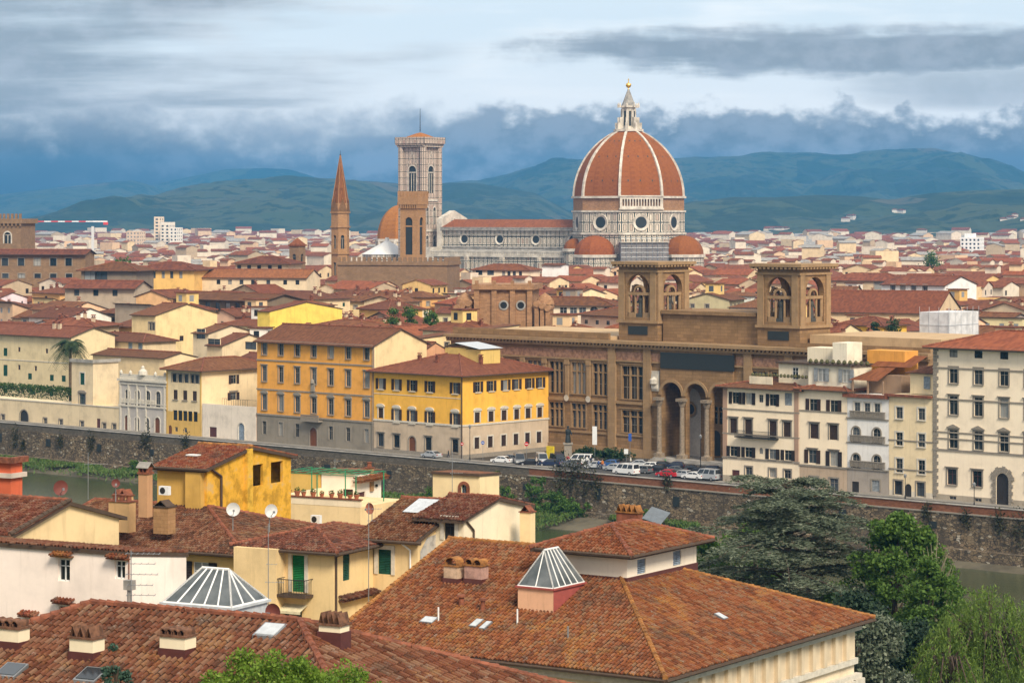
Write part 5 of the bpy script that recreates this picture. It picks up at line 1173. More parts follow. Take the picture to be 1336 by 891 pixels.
hs.walls([plaster((.80, .77, .73)), plaster((.38, .33, .28))], bands=[(0, 1), (4.0, 0)], roof='flat'); hs.strip('string_course', 3.9, .25, .15, M['trim'], 'f'); hs.strip('string_course', 8.2, .2, .12, M['trim'], 'f'); hs.strip('string_course', 12.2, .25, .15, M['trim'], 'f'); hs.strip('cornice', 15.8, .6, .6, M['ridge'], 'f')
for z_ in (12.5, 8.5, 4.3):
    b = MB(); b.box(.6, hs.w - .6, -.3, -.1, z_ + .95, z_ + 1.1)
    for i in range(34): b.box(.7 + i * .25, .82 + i * .25, -.26, -.14, z_, z_ + .95) if .82 + i * .25 < hs.w - .6 else None
    hs.part('balustrade', b, M['trim'])
b = MB(); b.box(1.2, hs.w - .2, 4, 11, 16.4, 19.4, 0); b.poly([(-.2, .6, 18.6), (hs.w - 2.6, .6, 18.6), (hs.w - 2.6, 6, 20.6), (2.5, 6, 20.6)], 1); b.poly([(.6, 5.8, 20.7), (hs.w + .4, 5.8, 20.7), (hs.w + .4, 11, 22.4), (.6, 11, 22.4)], 1)
for x_ in (.4, 3.4, 6.4): b.box(x_, x_ + .25, .7, .95, 16.4, 18.6, 0)
hs.part('roof_terrace', b, [plaster((.30, .20, .13)), M['tileR']])
b = MB(); b.box(-1.5, 6, 8, 12, 16.3, 23.2); hs.part('roof_block', b, plaster((.72, .34, .07)))
c = front(1217); hs = House('town_house', 'narrow peach house with a setback attic, left of the large cream palazzo', 'house', c, 0, 16.6, RIV, span(1160, 1217), 14)
for ys in ((531, 546), (564, 581), (598, 616)): hs.row('f', [1173.5, 1202.5], *ys, 1.3, G_(fm='wframe', frame='plain', trim='trimw', sill=1))
hs.row('f', [1172, 1201], 627, 645, 1.5, G_(fm='shD', frame='plain', trim='trim')); hs.row('f', [1185], 631, 650, 1.2, G_(kind='door', fm='doord', arch=True))
hs.walls([plaster((.82, .66, .42)), plaster((.66, .58, .46))], bands=[(0, 1), (1.0, 0)], roof='flat'); hs.strip('cornice', 16.3, .4, .6, M['ridge'], 'f'); hs.strip('string_course', 4.4, .2, .1, M['trim'], 'f'); hs.strip('string_course', 9.1, .2, .1, M['trim'], 'f')
b = MB(); b.box(2.5, hs.w, 2.4, 12, 16.7, 20.4, 0); P_, R_, Gx = roof_polys('hip', hs.w - 2.3, 10, 20.4, .6, .35)
roof_slab(b, [[a + V((2.4, 2.4, 0)) for a in p_] for p_ in P_], .15, 1, 2); hs.part('attic', b, [plaster((.78, .66, .44)), M['tileF'], M['wood']]); add_window(hs.root, (5.2, 2.21, 17.6), 0, 1.2, 2.0, plain_sh('shL'))
# big cream palazzo at the right edge
c = front(1362); hs = House('palazzo', 'large cream palazzo with rusticated corners and pedimented windows at the right edge', 'palace', c, 0, 25.0, RIV, span(1218, 1362), 16)
k4 = [1244, 1276.5, 1310, 1343]
hs.row('f', k4, 455.5, 466, 1.5, G_(fm='shD')); hs.row('f', k4, 479.5, 500, 1.55, G_(fm='wframe', frame='plain', trim='trim', sill=1)); hs.row('f', k4, 517, 541, 1.55, G_(fm='wframe', frame='hood', trim='trim', sill=1)); hs.row('f', k4, 561, 584.5, 1.6, G_(fm='wframe', frame='ped', trim='trim', sill=1)); hs.row('f', [1242, 1275, 1345], 612, 632, 1.7, G_(fm='doorm', frame='hood', trim='trim', sill=1))
hs.row('f', [1243, 1276], 647, 651.5, 1.3, G_()); x = hs.s_of('f', 1308); hs.win('f', x - 1.15, .1, 2.3, 5.0, G_(kind='door', fm='doord', arch=True))
hs.walls([plaster((.96, .81, .61), .6), plaster((.40, .34, .26))], bands=[(0, 1), (1.0, 0)], roof='hip', pitch=.28, ov=1.3, rmat='tileR')
for z, hg, o_ in ((21.2, .25, .12), (16.2, .25, .12), (10.9, .22, .1), (9.9, .2, .12), (8.0, .3, .14), (24.3, .55, .6)): hs.strip('string_course' if z < 24 else 'cornice', z, hg, o_, M['trim'], 'f')
b = MB()
for i in range(42): w2 = .95 if i % 2 else .65; b.box(0 - .06, w2, -.1, .03, .6 + i * .57, .6 + i * .57 + .5)
hs.part('quoin', b, M['trim']); b = MB()
for i in range(8): w2 = .75 if i % 2 else .5; b.box(x - 1.2 - w2, x - 1.17, -.18, .03, .1 + i * .56, .6 + i * .56); b.box(x + 1.17, x + 1.2 + w2, -.18, .03, .1 + i * .56, .6 + i * .56)
for i in range(10):
    a0, a1 = math.pi * (i + .06) / 10, math.pi * (i + .94) / 10; P = lambda a, r_, y: V((x - r_ * math.cos(a), y, 3.95 + r_ * math.sin(a))); b.poly([P(a0, 1.17, -.2), P(a1, 1.17, -.2), P(a1, 2.1 + .2 * (i % 2), -.2), P(a0, 2.1 + .2 * (i % 2), -.2)]); b.poly([P(a0, 2.1, -.2), P(a1, 2.1, -.2), P(a1, 2.1, .03), P(a0, 2.1, .03)])
hs.part('door_surround', b, M['trim'])
# ---------------- hedge, palm and garden
M['hedge'] = leafmat('hedge_leaves', [(.015, .035, .008), (.04, .085, .015), (.075, .13, .025)], .2)
g = np.random.default_rng(11); pts = []
for i in range(5200):
    s = g.uniform(0, 1); a = front(-40, 9); e = front(92, 9); p = a.lerp(e, s) + D2 * g.uniform(-.2, 3.2); top_ = 7.2 + .5 * mn.noise(V((s * 40, 0, 0)))
    p.z = top_ - abs(g.normal()) * 1.0 if g.uniform() < .7 else g.uniform(4.2, top_); pts.append(p[:])
tag(leaf_obj('hedge', pts, .42, M['hedge'], None, None, .6, 4), 'clipped dark green hedge above the low garden building at the left', 'hedge')
pb = front(91.5, 12); palm = empty('palm_tree', 'tall palm tree with a round head of drooping fronds', 'tree', (pb.x, pb.y, 0))
b = MB(); limb(b, [(0, 0, 0), (.15, 0, 5), (.05, 0, 10), (0, 0, 16.4)], .42, .34, 8); b.build('trunk', plain('palm_bark', (.12, .085, .05), .95, var=.35), palm)
M['palm'] = leafmat('palm_fronds', [(.018, .035, .012), (.045, .075, .022), (.085, .11, .04)], .2)
b = MB(); rr = random.Random(8)
for i in range(96):
    a = rr.uniform(0, 2 * math.pi); up = rr.uniform(-.5, 1.15); L = rr.uniform(3.6, 5.2); d = V((math.cos(a), math.sin(a), 0)); s_ = V((-d.y, d.x, 0)); prev = V((0, 0, 15.3)); pt = []
    for j in range(8): t = j / 7; pt.append(V((0, 0, 16.6)) + d * (L * t * math.cos(max(0, up) * .8)) + V((0, 0, L * (t * math.sin(up) - .75 * t * t))))
    for j in range(7):
        for e in range(3):
            p = pt[j].lerp(pt[j + 1], e / 3); tn = (pt[j + 1] - pt[j]).normalized(); ll = .95 * (1 - .5 * abs(j / 7 - .4))
            for sg in (-1, 1): tip = p + s_ * sg * ll + tn * .45 + V((0, 0, -.3)); b.poly([p - tn * .06, p + tn * .08, tip])
b.build('crown', M['palm'], palm)
# ================================================================== the town behind the river front
def bld(name, label, px, ye, Yd, w, d, col, roof='gable', axis='x', pitch=.3, rot=-40, rows=(), rrows=(), ov=.7, rmat='tileT', mats=None, cat='house'):
    p = at(px, ye, Yd); hs = House(name, label, cat, (p.x, p.y), 0, p.z, rot, w, d)
    for r_ in rows: hs.row('f', *r_)
    for r_ in rrows: hs.row('r', *r_)
    return hs.walls(mats or [plaster(col)], roof=roof, axis=axis, pitch=pitch, ov=ov, rmat=rmat)
dk = G_(fm='shD'); dkf = G_(fm='shD', frame='plain', trim='trim')
bld('stone_palace', 'long brown stone palace with two rows of dark windows at the left edge', 111, 331, 900, 46, 12, 0, rot=-6, pitch=.22, ov=1.4, mats=[M['brown']], cat='palace', rows=[([6.5, 27.5, 48.5, 69.5, 89.5], 337, 347, 2.2, dkf), ([7, 28, 49, 69.5, 90], 357, 363, 2.2, dkf)])
bld('town_house', 'orange town house with a broad red roof right of the brown stone palace', 253, 351, 860, 20, 14, (.80, .50, .16), roof='hip', rot=-14, rows=[([180, 190, 201, 213, 224, 236], 354, 363, 1.1, dk)], ov=1.2)
bld('town_house', 'grey stone walled house with an open top floor in front of the stone palace', 178, 352, 800, 18, 14, (.24, .19, .14), roof='hip', rot=-14, rows=[([118, 132], 354, 366, 4.0, dk)], ov=1.2)
bld('town_house', 'long low house with pale wall below the brown stone palace', 176, 375, 770, 22, 12, (.46, .37, .27), rot=-14, roof='gable', rows=[([100, 125, 150], 378, 386, 1.6, dk)], ov=1.2)
bld('town_house', 'small orange gabled house left of the stone loggia house', 218, 387, 740, 11, 12, (.82, .50, .24), rot=-30, roof='gable', axis='y', pitch=.3)
bld('town_house', 'house with a long red roof and a row of small windows below the belfry', 376, 343, 900, 19, 14, (.66, .50, .32), rot=-14, roof='hip', rows=[([312, 325, 338, 352, 365], 346, 352, 1.4, dk)], ov=1.2)
bld('town_house', 'broad red roofed house with dark eaves above the loggia', 400, 362, 860, 36, 16, (.74, .60, .40), rot=-12, roof='gable', pitch=.3, rows=[([285, 300, 315, 330, 350, 372, 388], 365, 371, 1.3, dk)], rmat='tileR')
bld('town_house', 'white house with a bright plain gable wall left of the white tower block', 1233, 372, 800, 22, 20, (.86, .84, .80), rot=-38, roof='gable', axis='x', pitch=.25, rows=[([1165, 1178, 1192, 1207], 371, 379, 1.3, wn)])
bld('town_house', 'large house under a very broad red roof right of the library towers', 1222, 408, 690, 42, 34, (.72, .55, .34), rot=-20, roof='gable', axis='x', pitch=.3, rmat='tileR')
bld('town_house', 'long brown roofed house with glazed top floor right of the right library tower', 1180, 366, 860, 26, 14, (.60, .46, .30), rot=-20, roof='hip', pitch=.3, rows=[([1148, 1166], 369, 378, 3.6, wn)])
bld('town_house', 'bright yellow house between the right library tower and the netted scaffold', 1152, 424, 590, 12, 10, (.86, .54, .09), rot=-40, roof='hip', rows=[([1120, 1133, 1145], 429, 440, 1.2, dk)])
bld('town_house', 'pale house with pairs of arched loggia windows left of the left library tower', 800, 398, 680, 26, 12, (.80, .68, .50), rot=-16, roof='hip', rows=[([735, 748, 760], 401, 411, 1.9, G_(fm='whitef')), ([775, 792], 400, 410, 2.2, G_(fm='whitef', arch=True))])
bld('town_house', 'white house with a row of red windows in front of the cathedral aisle', 690, 352, 960, 22, 12, (.84, .70, .50), rot=-20, roof='hip', rows=[([625, 640], 353, 359, 2.6, dk), ([657, 664, 671, 679], 354, 360, 1.2, G_(fm='doorm'))], rmat='tileR')
bld('town_house', 'plain white block just left of the cathedral scaffold', 733, 346, 1000, 8, 8, (.86, .84, .80), rot=-20, roof='gable', pitch=.1)
wb = empty('wrapped_building', 'building wrapped in white scaffold sheeting above the right-hand palazzi', 'scaffold', tuple(at(1238, 445, 590).xy) + (0,), rad(-40)); z_ = at(1238, 408, 590).z
b = MB(); b.box(-7.5, 0, 0, 13, 0, z_); b.build('sheeting', plain('white_sheeting', (.62, .62, .62), .7, var=.18, sc=.5), wb)
b = MB()
for i in range(4): b.tube((-7.5 + i * 2.5, -.12, 0), (-7.5 + i * 2.5, -.12, z_ + 1.2), .04, n=5)
for i in range(6): b.tube((.12, i * 2.6, 0), (.12, i * 2.6, z_ + 1.2), .04, n=5)
for z in np.arange(8, z_, 4.4): b.tube((-7.5, -.12, z), (.12, -.12, z), .04, n=5); b.tube((.12, -.12, z), (.12, 13, z), .04, n=5)
b.build('pole', M['zinc'], wb)
# ---- random infill
PAL = [('white', (.86, .80, .70)), ('cream', (.86, .70, .48)), ('cream', (.80, .64, .39)), ('cream', (.84, .68, .44)), ('yellow', (.82, .58, .22)), ('ochre', (.70, .44, .15)), ('white', (.82, .77, .68)), ('pink', (.78, .53, .36)), ('peach', (.80, .57, .32)), ('tan', (.58, .44, .28)), ('white', (.85, .82, .76)), ('grey stone', (.34, .28, .21))]
def visible(p, m_=40): x = PX0 + F * p.x / p.y; return -m_ < x < 1336 + m_
def taken(p, rr_):
    for c_, hw, hd, ex, ey in FOOT:
        q_ = V((p.x - c_.x, p.y - c_.y, 0))
        if abs(q_.dot(ex)) < hw + rr_ and abs(q_.dot(ey)) < hd + rr_: return True
    return False
RES = [(CX - 45, CY + 15, 75), (CX, CY, 46)] + [(at(a, 300, y_).x, at(a, 300, y_).y, r_) for a, y_, r_ in ((552, 1310, 16), (444, 1000, 8), (541, 955, 9), (510, 935, 14), (550, 935, 14), (470, 940, 12), (10, 985, 16), (524, 1500, 18), (505, 1330, 15), (390, 1003, 6), (646, 617, 15), (1238, 595, 12), (770, 1230, 25), (880, 1230, 20), (820, 1215, 20))]
cand = []
cs, ct_ = 16.0, 14.5; rr = random.Random(21)
for i in range(-42, 72):
    for j in range(1, 80):
        s, t = i * cs + rr.uniform(-3, 3), 12 + j * ct_ + rr.uniform(-2.5, 2.5); p = rv(s, t)
        w, d = rr.uniform(9.5, 17), rr.uniform(9, 15)
        if p.y < 500 or not visible(p) or p.y > 1450: continue
        if -36 < s < 92 and t < 66: continue
        if s < -36 and t < (30 if s > -62 else 46 if s > -150 else 20): continue
        if s >= 92 and t < 24: continue
        if rr.random() < .06: continue
        if taken(p, 6.0) or any((p.x - x) ** 2 + (p.y - y) ** 2 < (r_ + 7) ** 2 for x, y, r_ in RES): continue
        cand.append((p.y, p, s, t, w, d))
cand.sort(key=lambda a: a[0])
NEAR = cand[:285]; REST = cand[285:]
town = []
TW = {}
def town_win(root, hs, face, x, z, w, h, st): hs.win(face, x, z, w, h, st)
for Yd, p, s, t, w, d in NEAR:
    cn, col = rr.choice(PAL); col = tuple(min(.9, c_ * rr.uniform(.88, 1.08)) for c_ in col)
    h = rr.uniform(12.5, 19.0) if rr.random() < .85 else rr.uniform(19, 22)
    if Yd > 700: h += (Yd - 700) / 100 * 1.6
    rf = rr.choice(['gable', 'gable', 'gable', 'hip', 'hip', 'shed']); ax = rr.choice('xxy'); rot = RIV + rr.choice([0, 0, 6, -8, 14, 22]) + rr.uniform(-3, 3)
    hs = House('town_house', 'x', 'house', (p.x, p.y), 0, h, rot, w, d, 'town houses behind the river front')
    sty = rr.choice([G_(fm='wframe'), G_(fm='shD'), G_(fm='wframe', frame='plain', trim='trim'), G_(kind='shut', sm='shB'), G_(kind='shut', sm='shG'), G_(fm='wframe', sh='shB') , G_(kind='shut', sm='shW')])
    near = Yd < 790; tiny = []
    for face, L in (('f', w), ('r', d)):
        n_ = int((L - 1.5) / rr.uniform(2.7, 3.8)); 
        if rr.random() < .16: n_ = min(n_, 1)
        wh = rr.uniform(1.3, 1.9); ww = rr.uniform(.9, 1.25)
        for lv in range(2 if near else 2):
            for a in range(n_):
                if rr.random() < .14: continue
                x = (a + .5) * L / n_ - ww / 2; z = h - 1.2 - wh - lv * 3.6
                if near: hs.win(face, x, z, ww, wh if lv else wh * .8, sty)
                else: (hs.front if face == 'f' else hs.right).append((x, x + ww, z, z + wh, False)); tiny.append((face, x, z, ww, wh))
    hs.walls([plaster(col)], roof=rf, pitch=rr.uniform(.24, .36), axis=ax, ov=rr.uniform(.5, 1.1), rmat=rr.choice(['tileT', 'tileT', 'tileF', 'tileR', 'tileT']), caps=Yd < 700)
    if tiny:
        b = MB()
        for face, x, z, ww, wh in tiny:
            if face == 'f': b.poly([(x, .2, z), (x + ww, .2, z), (x + ww, .2, z + wh), (x, .2, z + wh)])
            else: b.poly([(w - .2, x, z), (w - .2, x + ww, z), (w - .2, x + ww, z + wh), (w - .2, x, z + wh)])
        b.build('window', sty.get('sm') and M[sty['sm']] or M['glass'], hs.root)
    if rf != 'shed':
        for c_ in range(rr.choice([0, 1, 1, 2, 3]) if Yd < 900 else rr.choice([0, 0, 1])):
            x, y = rr.uniform(2, w - 2), rr.uniform(d * .3, d * .7)
            inst('chimney', chimney_mesh(rr.choice([0, 0, 1])), hs.roof, (x, y, h + .25 * min(x, y, w - x, d - y)), rr.choice([0, math.pi / 2]), (1.0, 1.0, rr.uniform(.8, 1.3)))
    if rr.random() < .14:          # roof room
        b = MB(); x, y = w * rr.uniform(.25, .45), d * .35; b.box(x, x + 4.2, y, y + 4, h - .5, h + 4.2, 0); b.box(x - .4, x + 4.6, y - .4, y + 4.4, h + 4.21, h + 4.45, 1); b.box(x + 1, x + 2.4, y - .02, y + .1, h + 2.0, h + 3.6, 2); b.box(x + 4.1, x + 4.22, y + 1, y + 2.4, h + 2.0, h + 3.6, 2)
        hs.part('roof_room', b, [plaster(rr.choice(PAL)[1]), M['tileT'], M['glass']])
    zt_ = h + 1
    town.append((PX0 + F * p.x / p.y, PY0 + F * (H - h) / p.y, Yd, cn, rf, hs, sty))
ZN = [(-99, 'near the left edge'), (110, 'right of the stone palace'), (225, 'around the loggia house'), (345, 'below the belfry'), (420, 'below the brick spire'), (490, 'below the marble campanile'), (585, 'below the cathedral nave'), (700, 'below the great dome'), (800, 'behind the left library tower'), (895, 'between the library towers'), (985, 'behind the right library tower'), (1090, 'right of the library towers'), (1170, 'above the right-hand palazzi'), (1260, 'at the right edge')]
ORD = ['first', 'second', 'third', 'fourth', 'fifth', 'sixth', 'seventh', 'eighth', 'ninth', 'tenth', 'eleventh', 'twelfth', 'thirteenth', 'fourteenth', 'fifteenth', 'sixteenth', 'seventeenth', 'eighteenth', 'nineteenth', 'twentieth']
cells = {}
for e in town:
    zi = max(i for i, z in enumerate(ZN) if e[0] >= z[0] or i == 0); row = 0 if e[2] < 650 else 1 if e[2] < 710 else 2 if e[2] < 770 else 3
    cells.setdefault((zi, row), []).append(e)
RN = ['nearest', 'second-nearest', 'middle', 'farthest']
for (zi, row), es in cells.items():
    es.sort(key=lambda e: e[0])
    for i, e in enumerate(es):
        rf = {'gable': 'gabled', 'hip': 'hip-roofed', 'shed': 'lean-to roofed'}[e[4]]
        e[5].root['label'] = '%s %s house, %s from left, %s rows %s' % (e[3], rf, ORD[min(i, 19)], RN[row], ZN[zi][1])
# ---- everything farther: one mass of houses
b = MB(); mats = [plaster(c_) for c_ in ((.76, .58, .35), (.74, .64, .50), (.72, .50, .31), (.74, .50, .20), (.50, .39, .26))] + [M['tileT'], M['tileR'], M['grey'], M['shD']]
def lump(x, y, w, d, h, rot, wm, rm, flat):
    c_, s_ = math.cos(rot), math.sin(rot); T = lambda p: V((x + c_ * p.x - s_ * p.y, y + s_ * p.x + c_ * p.y, p.z))
    b.box(0, w, 0, d, 0, h, wm, T, 'bt')
    if flat: b.poly([T(V(q_)) for q_ in ((0, 0, h), (w, 0, h), (w, d, h), (0, d, h))], rm)
    else:
        P_, R_, Gx = roof_polys('gable' if flat is False else 'hip', w, d, h, .8, .3, 'x' if w > d else 'y')
        for p_ in P_: b.poly([T(q_) for q_ in p_], rm)
        for p_ in Gx: b.poly([T(V(q_)) for q_ in p_], wm)
for Yd, p, s, t, w, d in REST:
    ro, h = rad(RIV + rr.uniform(-6, 20)), min(rr.uniform(13.5, 23.5), 46 - 71 * p.y / F)
    if Yd > 1180 and abs(p.x - 10) < 90: h = min(h, 19)
    ro, h = ro, h; q_ = p - V((math.cos(ro), math.sin(ro), 0)) * w; lump(q_.x, q_.y, w, d, h, ro, rr.choice([0, 0, 1, 1, 2, 3, 4]), rr.choice([5, 5, 5, 6]), False if rr.random() < .85 else True)
    if rr.random() < .12: lump(q_.x + 3, q_.y + 3, 5, 4, h + 4, ro, rr.choice([0, 1, 1, 2]), 5, rr.random() < .4)
    c_, s_ = math.cos(ro), math.sin(ro); T = lambda g_: V((q_.x + c_ * g_.x - s_ * g_.y, q_.y + s_ * g_.x + c_ * g_.y, g_.z)); n1, n2 = int(w / 3.2), int(d / 3.2)
    for z in (h - 2.8, h - 6.2):
        for a in range(n1):
            if rr.random() < .75: x = (a + .5) * w / n1; b.box(x - .55, x + .55, -.06, .02, z, z + 1.6, 8, T, 'bt')
        for a in range(n2):
            if rr.random() < .75: y = (a + .5) * d / n2; b.box(w - .02, w + .06, y - .55, y + .55, z, z + 1.6, 8, T, 'bt')
for y0, y1, cell, n0 in ((1450, 2600, 16, 1), (2600, 4400, 27, 1)):
    yy = y0
    while yy < y1:
        half = yy * .205; xx = -half
        while xx < half:
            if rr.random() < (.80 if y0 < 2000 else .62):
                w, d = rr.uniform(.5, 1.0) * cell, rr.uniform(.45, .85) * cell; h = rr.uniform(9, 16.5) if rr.random() < .95 else rr.uniform(18, 24)
                if y0 > 2000: h *= 1.05
                lump(xx + rr.uniform(-5, 5), yy + rr.uniform(-6, 6), w, d, h, rad(rr.choice([-40, -20, 10, -60]) + rr.uniform(-8, 8)), rr.choice([0, 1, 1, 1, 1, 2, 4]), rr.choice([5, 6, 7, 5]), True if rr.random() < .22 else False)
            xx += cell
        yy += cell * .95
tag(b.build('distant_town', mats), 'pale mass of distant houses between the old roofs and the hills', 'distant town', kind='stuff')
# ---- white tower block, hospital towers, crane, villas on the slopes
def block(name, label, px, ye, Yd, w, d, rot, col, parts=()):
    p = at(px, ye, Yd); root = empty(name, label, 'tower block', (p.x, p.y, 0), rad(rot)); h = p.z; b = MB(); ops = []; n_ = int(w / 3.4); fl = int(h / 3.3)
    wz = [(k_ * 3.3 + .8) for k_ in range(2, fl)]; fo = [((a + .25) * w / n_, (a + .75) * w / n_, z, z + 1.6, False) for a in range(n_) for z in wz]; nd = int(d / 3.4); ro = [((a + .25) * d / nd, (a + .75) * d / nd, z, z + 1.6, False) for a in range(nd) for z in wz]
    wall_face(b, (-w, 0, 0), (1, 0, 0), (0, 1, 0), w, h, fo, None, .5); wall_face(b, (0, 0, 0), (0, 1, 0), (-1, 0, 0), d, h, ro, None, .5); b.poly([(-w, d, 0), (-w, 0, 0), (-w, 0, h), (-w, d, h)]); b.poly([(0, d, 0), (-w, d, 0), (-w, d, h), (0, d, h)]); b.poly([(-w, 0, h), (0, 0, h), (0, d, h), (-w, d, h)])
    for x0, x1, y0, y1, z1 in parts: b.box(x0, x1, y0, y1, h + .01, h + z1)
    b.build('wall', plaster(col), root); b = MB(); b.poly([(-w + .3, .48, 5), (-.3, .48, 5), (-.3, .48, h - .5), (-w + .3, .48, h - .5)]); b.poly([(-.48, .3, 5), (-.48, d - .3, 5), (-.48, d - .3, h - .5), (-.48, .3, h - .5)]); b.build('window', M['glass'], root); return root
block('tower_block', 'white block of flats standing above the roofs at the right', 1279, 310, 2200, 17, 12, -25, (.88, .87, .84), ((-14, -6, 2, 9, 3.4),))
block('tower_block', 'tall pale tower of the hill-side complex left of the belfry', 208, 283, 2600, 6, 10, -20, (.84, .68, .50))
block('tower_block', 'broad stepped white block right of the tall pale tower', 221, 290, 2580, 10, 12, -20, (.84, .76, .64)); block('tower_block', 'low white right wing of the stepped block complex', 231, 297, 2560, 8, 12, -20, (.86, .80, .70))
block('tower_block', 'low tan block left of the tall pale tower', 182, 302, 2500, 14, 12, -20, (.74, .56, .40))
p = at(121, 312, 2000); cr = empty('crane', 'red and white tower crane with a long level jib near the left edge', 'crane', (p.x, p.y, 0), rad(6))
b = MB(); b.box(-1, 1, -1, 1, 0, 37); b.build('mast', plain('pale_metal', (.6, .6, .58)), cr)
for i in range(10):
    b = MB(); b.box(-52 + i * 5.2, -52 + (i + 1) * 5.2 - .02, -.5, .5, 40.3, 41.1); b.build('jib_section', plain('crane_red', (.62, .05, .04)) if i % 2 == 0 else plain('crane_white', (.8, .8, .8)), cr)
b = MB(); b.box(.01, 11, -.7, .7, 40.2, 41.2); b.build('counter_jib', plain('crane_white', (.8, .8, .8)), cr); b = MB(); b.box(8, 11.5, -1.2, 1.2, 38.2, 40.19); b.build('counterweight', plain('crane_red', (.62, .05, .04)), cr)
gv = random.Random(17)
for i, (px, py) in enumerate([(1098, 288), (1104, 286), (1110, 285), (1010, 300), (1020, 303), (1100, 314), (1108, 311), (1170, 275), (1162, 278), (1306, 288), (1314, 285), (1322, 283), (1330, 287), (1225, 318), (955, 316), (966, 315), (1195, 306)]):
    best = min(((abs(PX0 + F * q_.x / q_.y - px) + abs(PY0 - F * (q_.z - H) / q_.y - py), q_) for col in HG for q_ in col[:34]), key=lambda a: a[0])[1]
    vh = empty('villa', 'white villa on the dark hillside, %s from the left of those right of the dome' % ORD[i], 'villa', tuple(best), rad(gv.uniform(-50, 0)), 'villas on the hillside'); w, d, h = gv.uniform(8, 15), 8, gv.uniform(4, 7)
    b = MB(); b.box(0, w, 0, d, -4, h); b.build('wall', plaster((.70, .62, .52)), vh); P_, R_, Gx = roof_polys('hip', w, d, h + .02, 1, .3); b = MB(); roof_slab(b, P_, .3); b.build('roof', [M['tileR'], M['wood']], vh)
vs = sorted([o for o in C.objects if o.name.startswith('villa') and o.get('category') == 'villa'], key=lambda o: o.location.x / o.location.y)
for i, o in enumerate(vs): o['label'] = 'white villa on the hillside right of the dome, %s from the left' % ORD[i]
# ---- trees among the roofs
M['leafD'] = leafmat('dark_leaves', [(.012, .030, .010), (.03, .06, .016), (.05, .085, .025)], .2)
M['leafM'] = leafmat('mid_leaves', [(.03, .07, .012), (.07, .14, .02), (.12, .20, .035)], .3)
bark = plain('bark', (.07, .05, .035), .95, var=.35)
for i, (px, yt, Yd, w, hh, mk, lb) in enumerate([(1142, 421, 585, 1.5, 9, 'leafD', 'dark cypress beside the yellow house, left of a pair'), (1165, 417, 590, 2.2, 10, 'leafD', 'broader dark cypress right of the yellow house'), (512, 404, 600, 2.6, 7, 'leafM', 'green bush on a roof garden right of the orange palace'), (535, 402, 610, 2.2, 6, 'leafM', 'small green shrub on the roof terrace beside the apse'), (562, 406, 600, 2.0, 5, 'leafM', 'low yellow-green shrub left of the apse'), (288, 537, 560, 1.5, 4, 'leafM', 'green shrub on the low annex terrace'), (1215, 333, 1300, 8, 12, 'leafM', 'green tree in front of the white tower block'), (160, 340, 960, 6, 9, 'leafM', 'roof terrace greenery right of the stone palace')]):
    p = at(px, yt, Yd); root = empty('tree', lb, 'tree', (p.x, p.y, p.z - hh)); b = MB(); b.tube((0, 0, -4), (0, 0, hh * .6), .2, .1, 6); b.build('trunk', bark, root)
    g = np.random.default_rng(50 + i); cen = [(g.uniform(-1, 1) * w * .7 * (1 - abs(z - .45)), g.uniform(-1, 1) * w * .7 * (1 - abs(z - .45)), hh * z) for z in g.uniform(.25, .97, 16)]
    leaf_obj('crown', clump_pts(g, cen, w * .45, 60), .5 if Yd < 800 else 1.0, M[mk], root, None, .6, 60 + i)
# ================================================================== near houses below the viewpoint
def gz(p): return zt(st_of(p)[1]) - .3
def nb(name, label, px, ye, Yd, w, d, r=-27.8, cat='house'):
    p = at(px, ye, Yd); z0 = gz(p); return House(name, label, cat, (p.x, p.y), z0, p.z - z0, r, w, d)
def tile_roof(hs, which, rmat, caps=True, capm='ridge', tw=.22, drop=0.0):
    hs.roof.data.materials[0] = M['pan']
    b = MB()
    for i in which: tiles(b, hs.P[i], tw, tw * 1.62, 0, random.Random(i + 11), drop)
    o = b.build('roof_tiles', M[rmat], hs.roof)
    if caps and hs.R: b = MB(); ridge_caps(b, hs.R, .15, .40); b.build('ridge', M[capm], hs.roof)
def gutter(hs, z, faces='fr', ov=.7, name='gutter'):
    b = MB(); w, d = hs.w, hs.d
    if 'f' in faces: b.tube((-ov * .45, -ov - .06, z), (w + ov, -ov - .06, z), .11, n=6)
    if 'r' in faces: b.tube((w + ov + .06, -ov, z), (w + ov + .06, d + ov, z), .11, n=6)
    return b.build(name, M['wood'], hs.root)
def loc(hs, face, px, py):       # world point on a face seen at that photo pixel
    s = hs.s_of(face, px); e = hs.ex if face == 'f' else hs.ey; o = (hs.o if face == 'f' else hs.c) + e * s; return V((o.x, o.y, H - (py - PY0) / F * o.y))
M['potb'] = plain('brown_chimney_tile', (.145, .068, .038), .9, var=.45, sc=4)
OCH = (.66, .40, .10); CR1 = (.80, .60, .33); PK = (.93, .80, .71)
# --- white house, lower left
hs = nb('house', 'white plastered house with tiled window hoods at the lower left', 168, 720, 128, 14, 4.85)
hs.row('f', [83.5], 729, 758, .72, G_(fm='whitef')); hs.row('f', [156.5], 731, 755, .62, G_(fm='whitef')); hs.row('f', [86], 791, 810, .85, G_(fm='shD')); hs.row('f', [41], 808, 822, .6, G_(fm='shD'))
hs.walls([plaster(PK, .8)], roof='shed', pitch=.12, ov=.12, rmat='tileA', caps=False); tile_roof(hs, [0], 'tileA', False)
for px, py in ((83.5, 724), (156.5, 727), (86, 785), (41, 802)):
    b = MB(); s = hs.s_of('f', px); z = hs.z_of('f', px, py); tiles(b, [V((s - .62, -.42, z)), V((s + .62, -.42, z)), V((s + .62, .06, z + .16)), V((s - .62, .06, z + .16))], .2, .26); b.box(s - .6, s + .6, -.36, .03, z - .07, z - .01); b.build('window_hood', M['tileB'], hs.root)
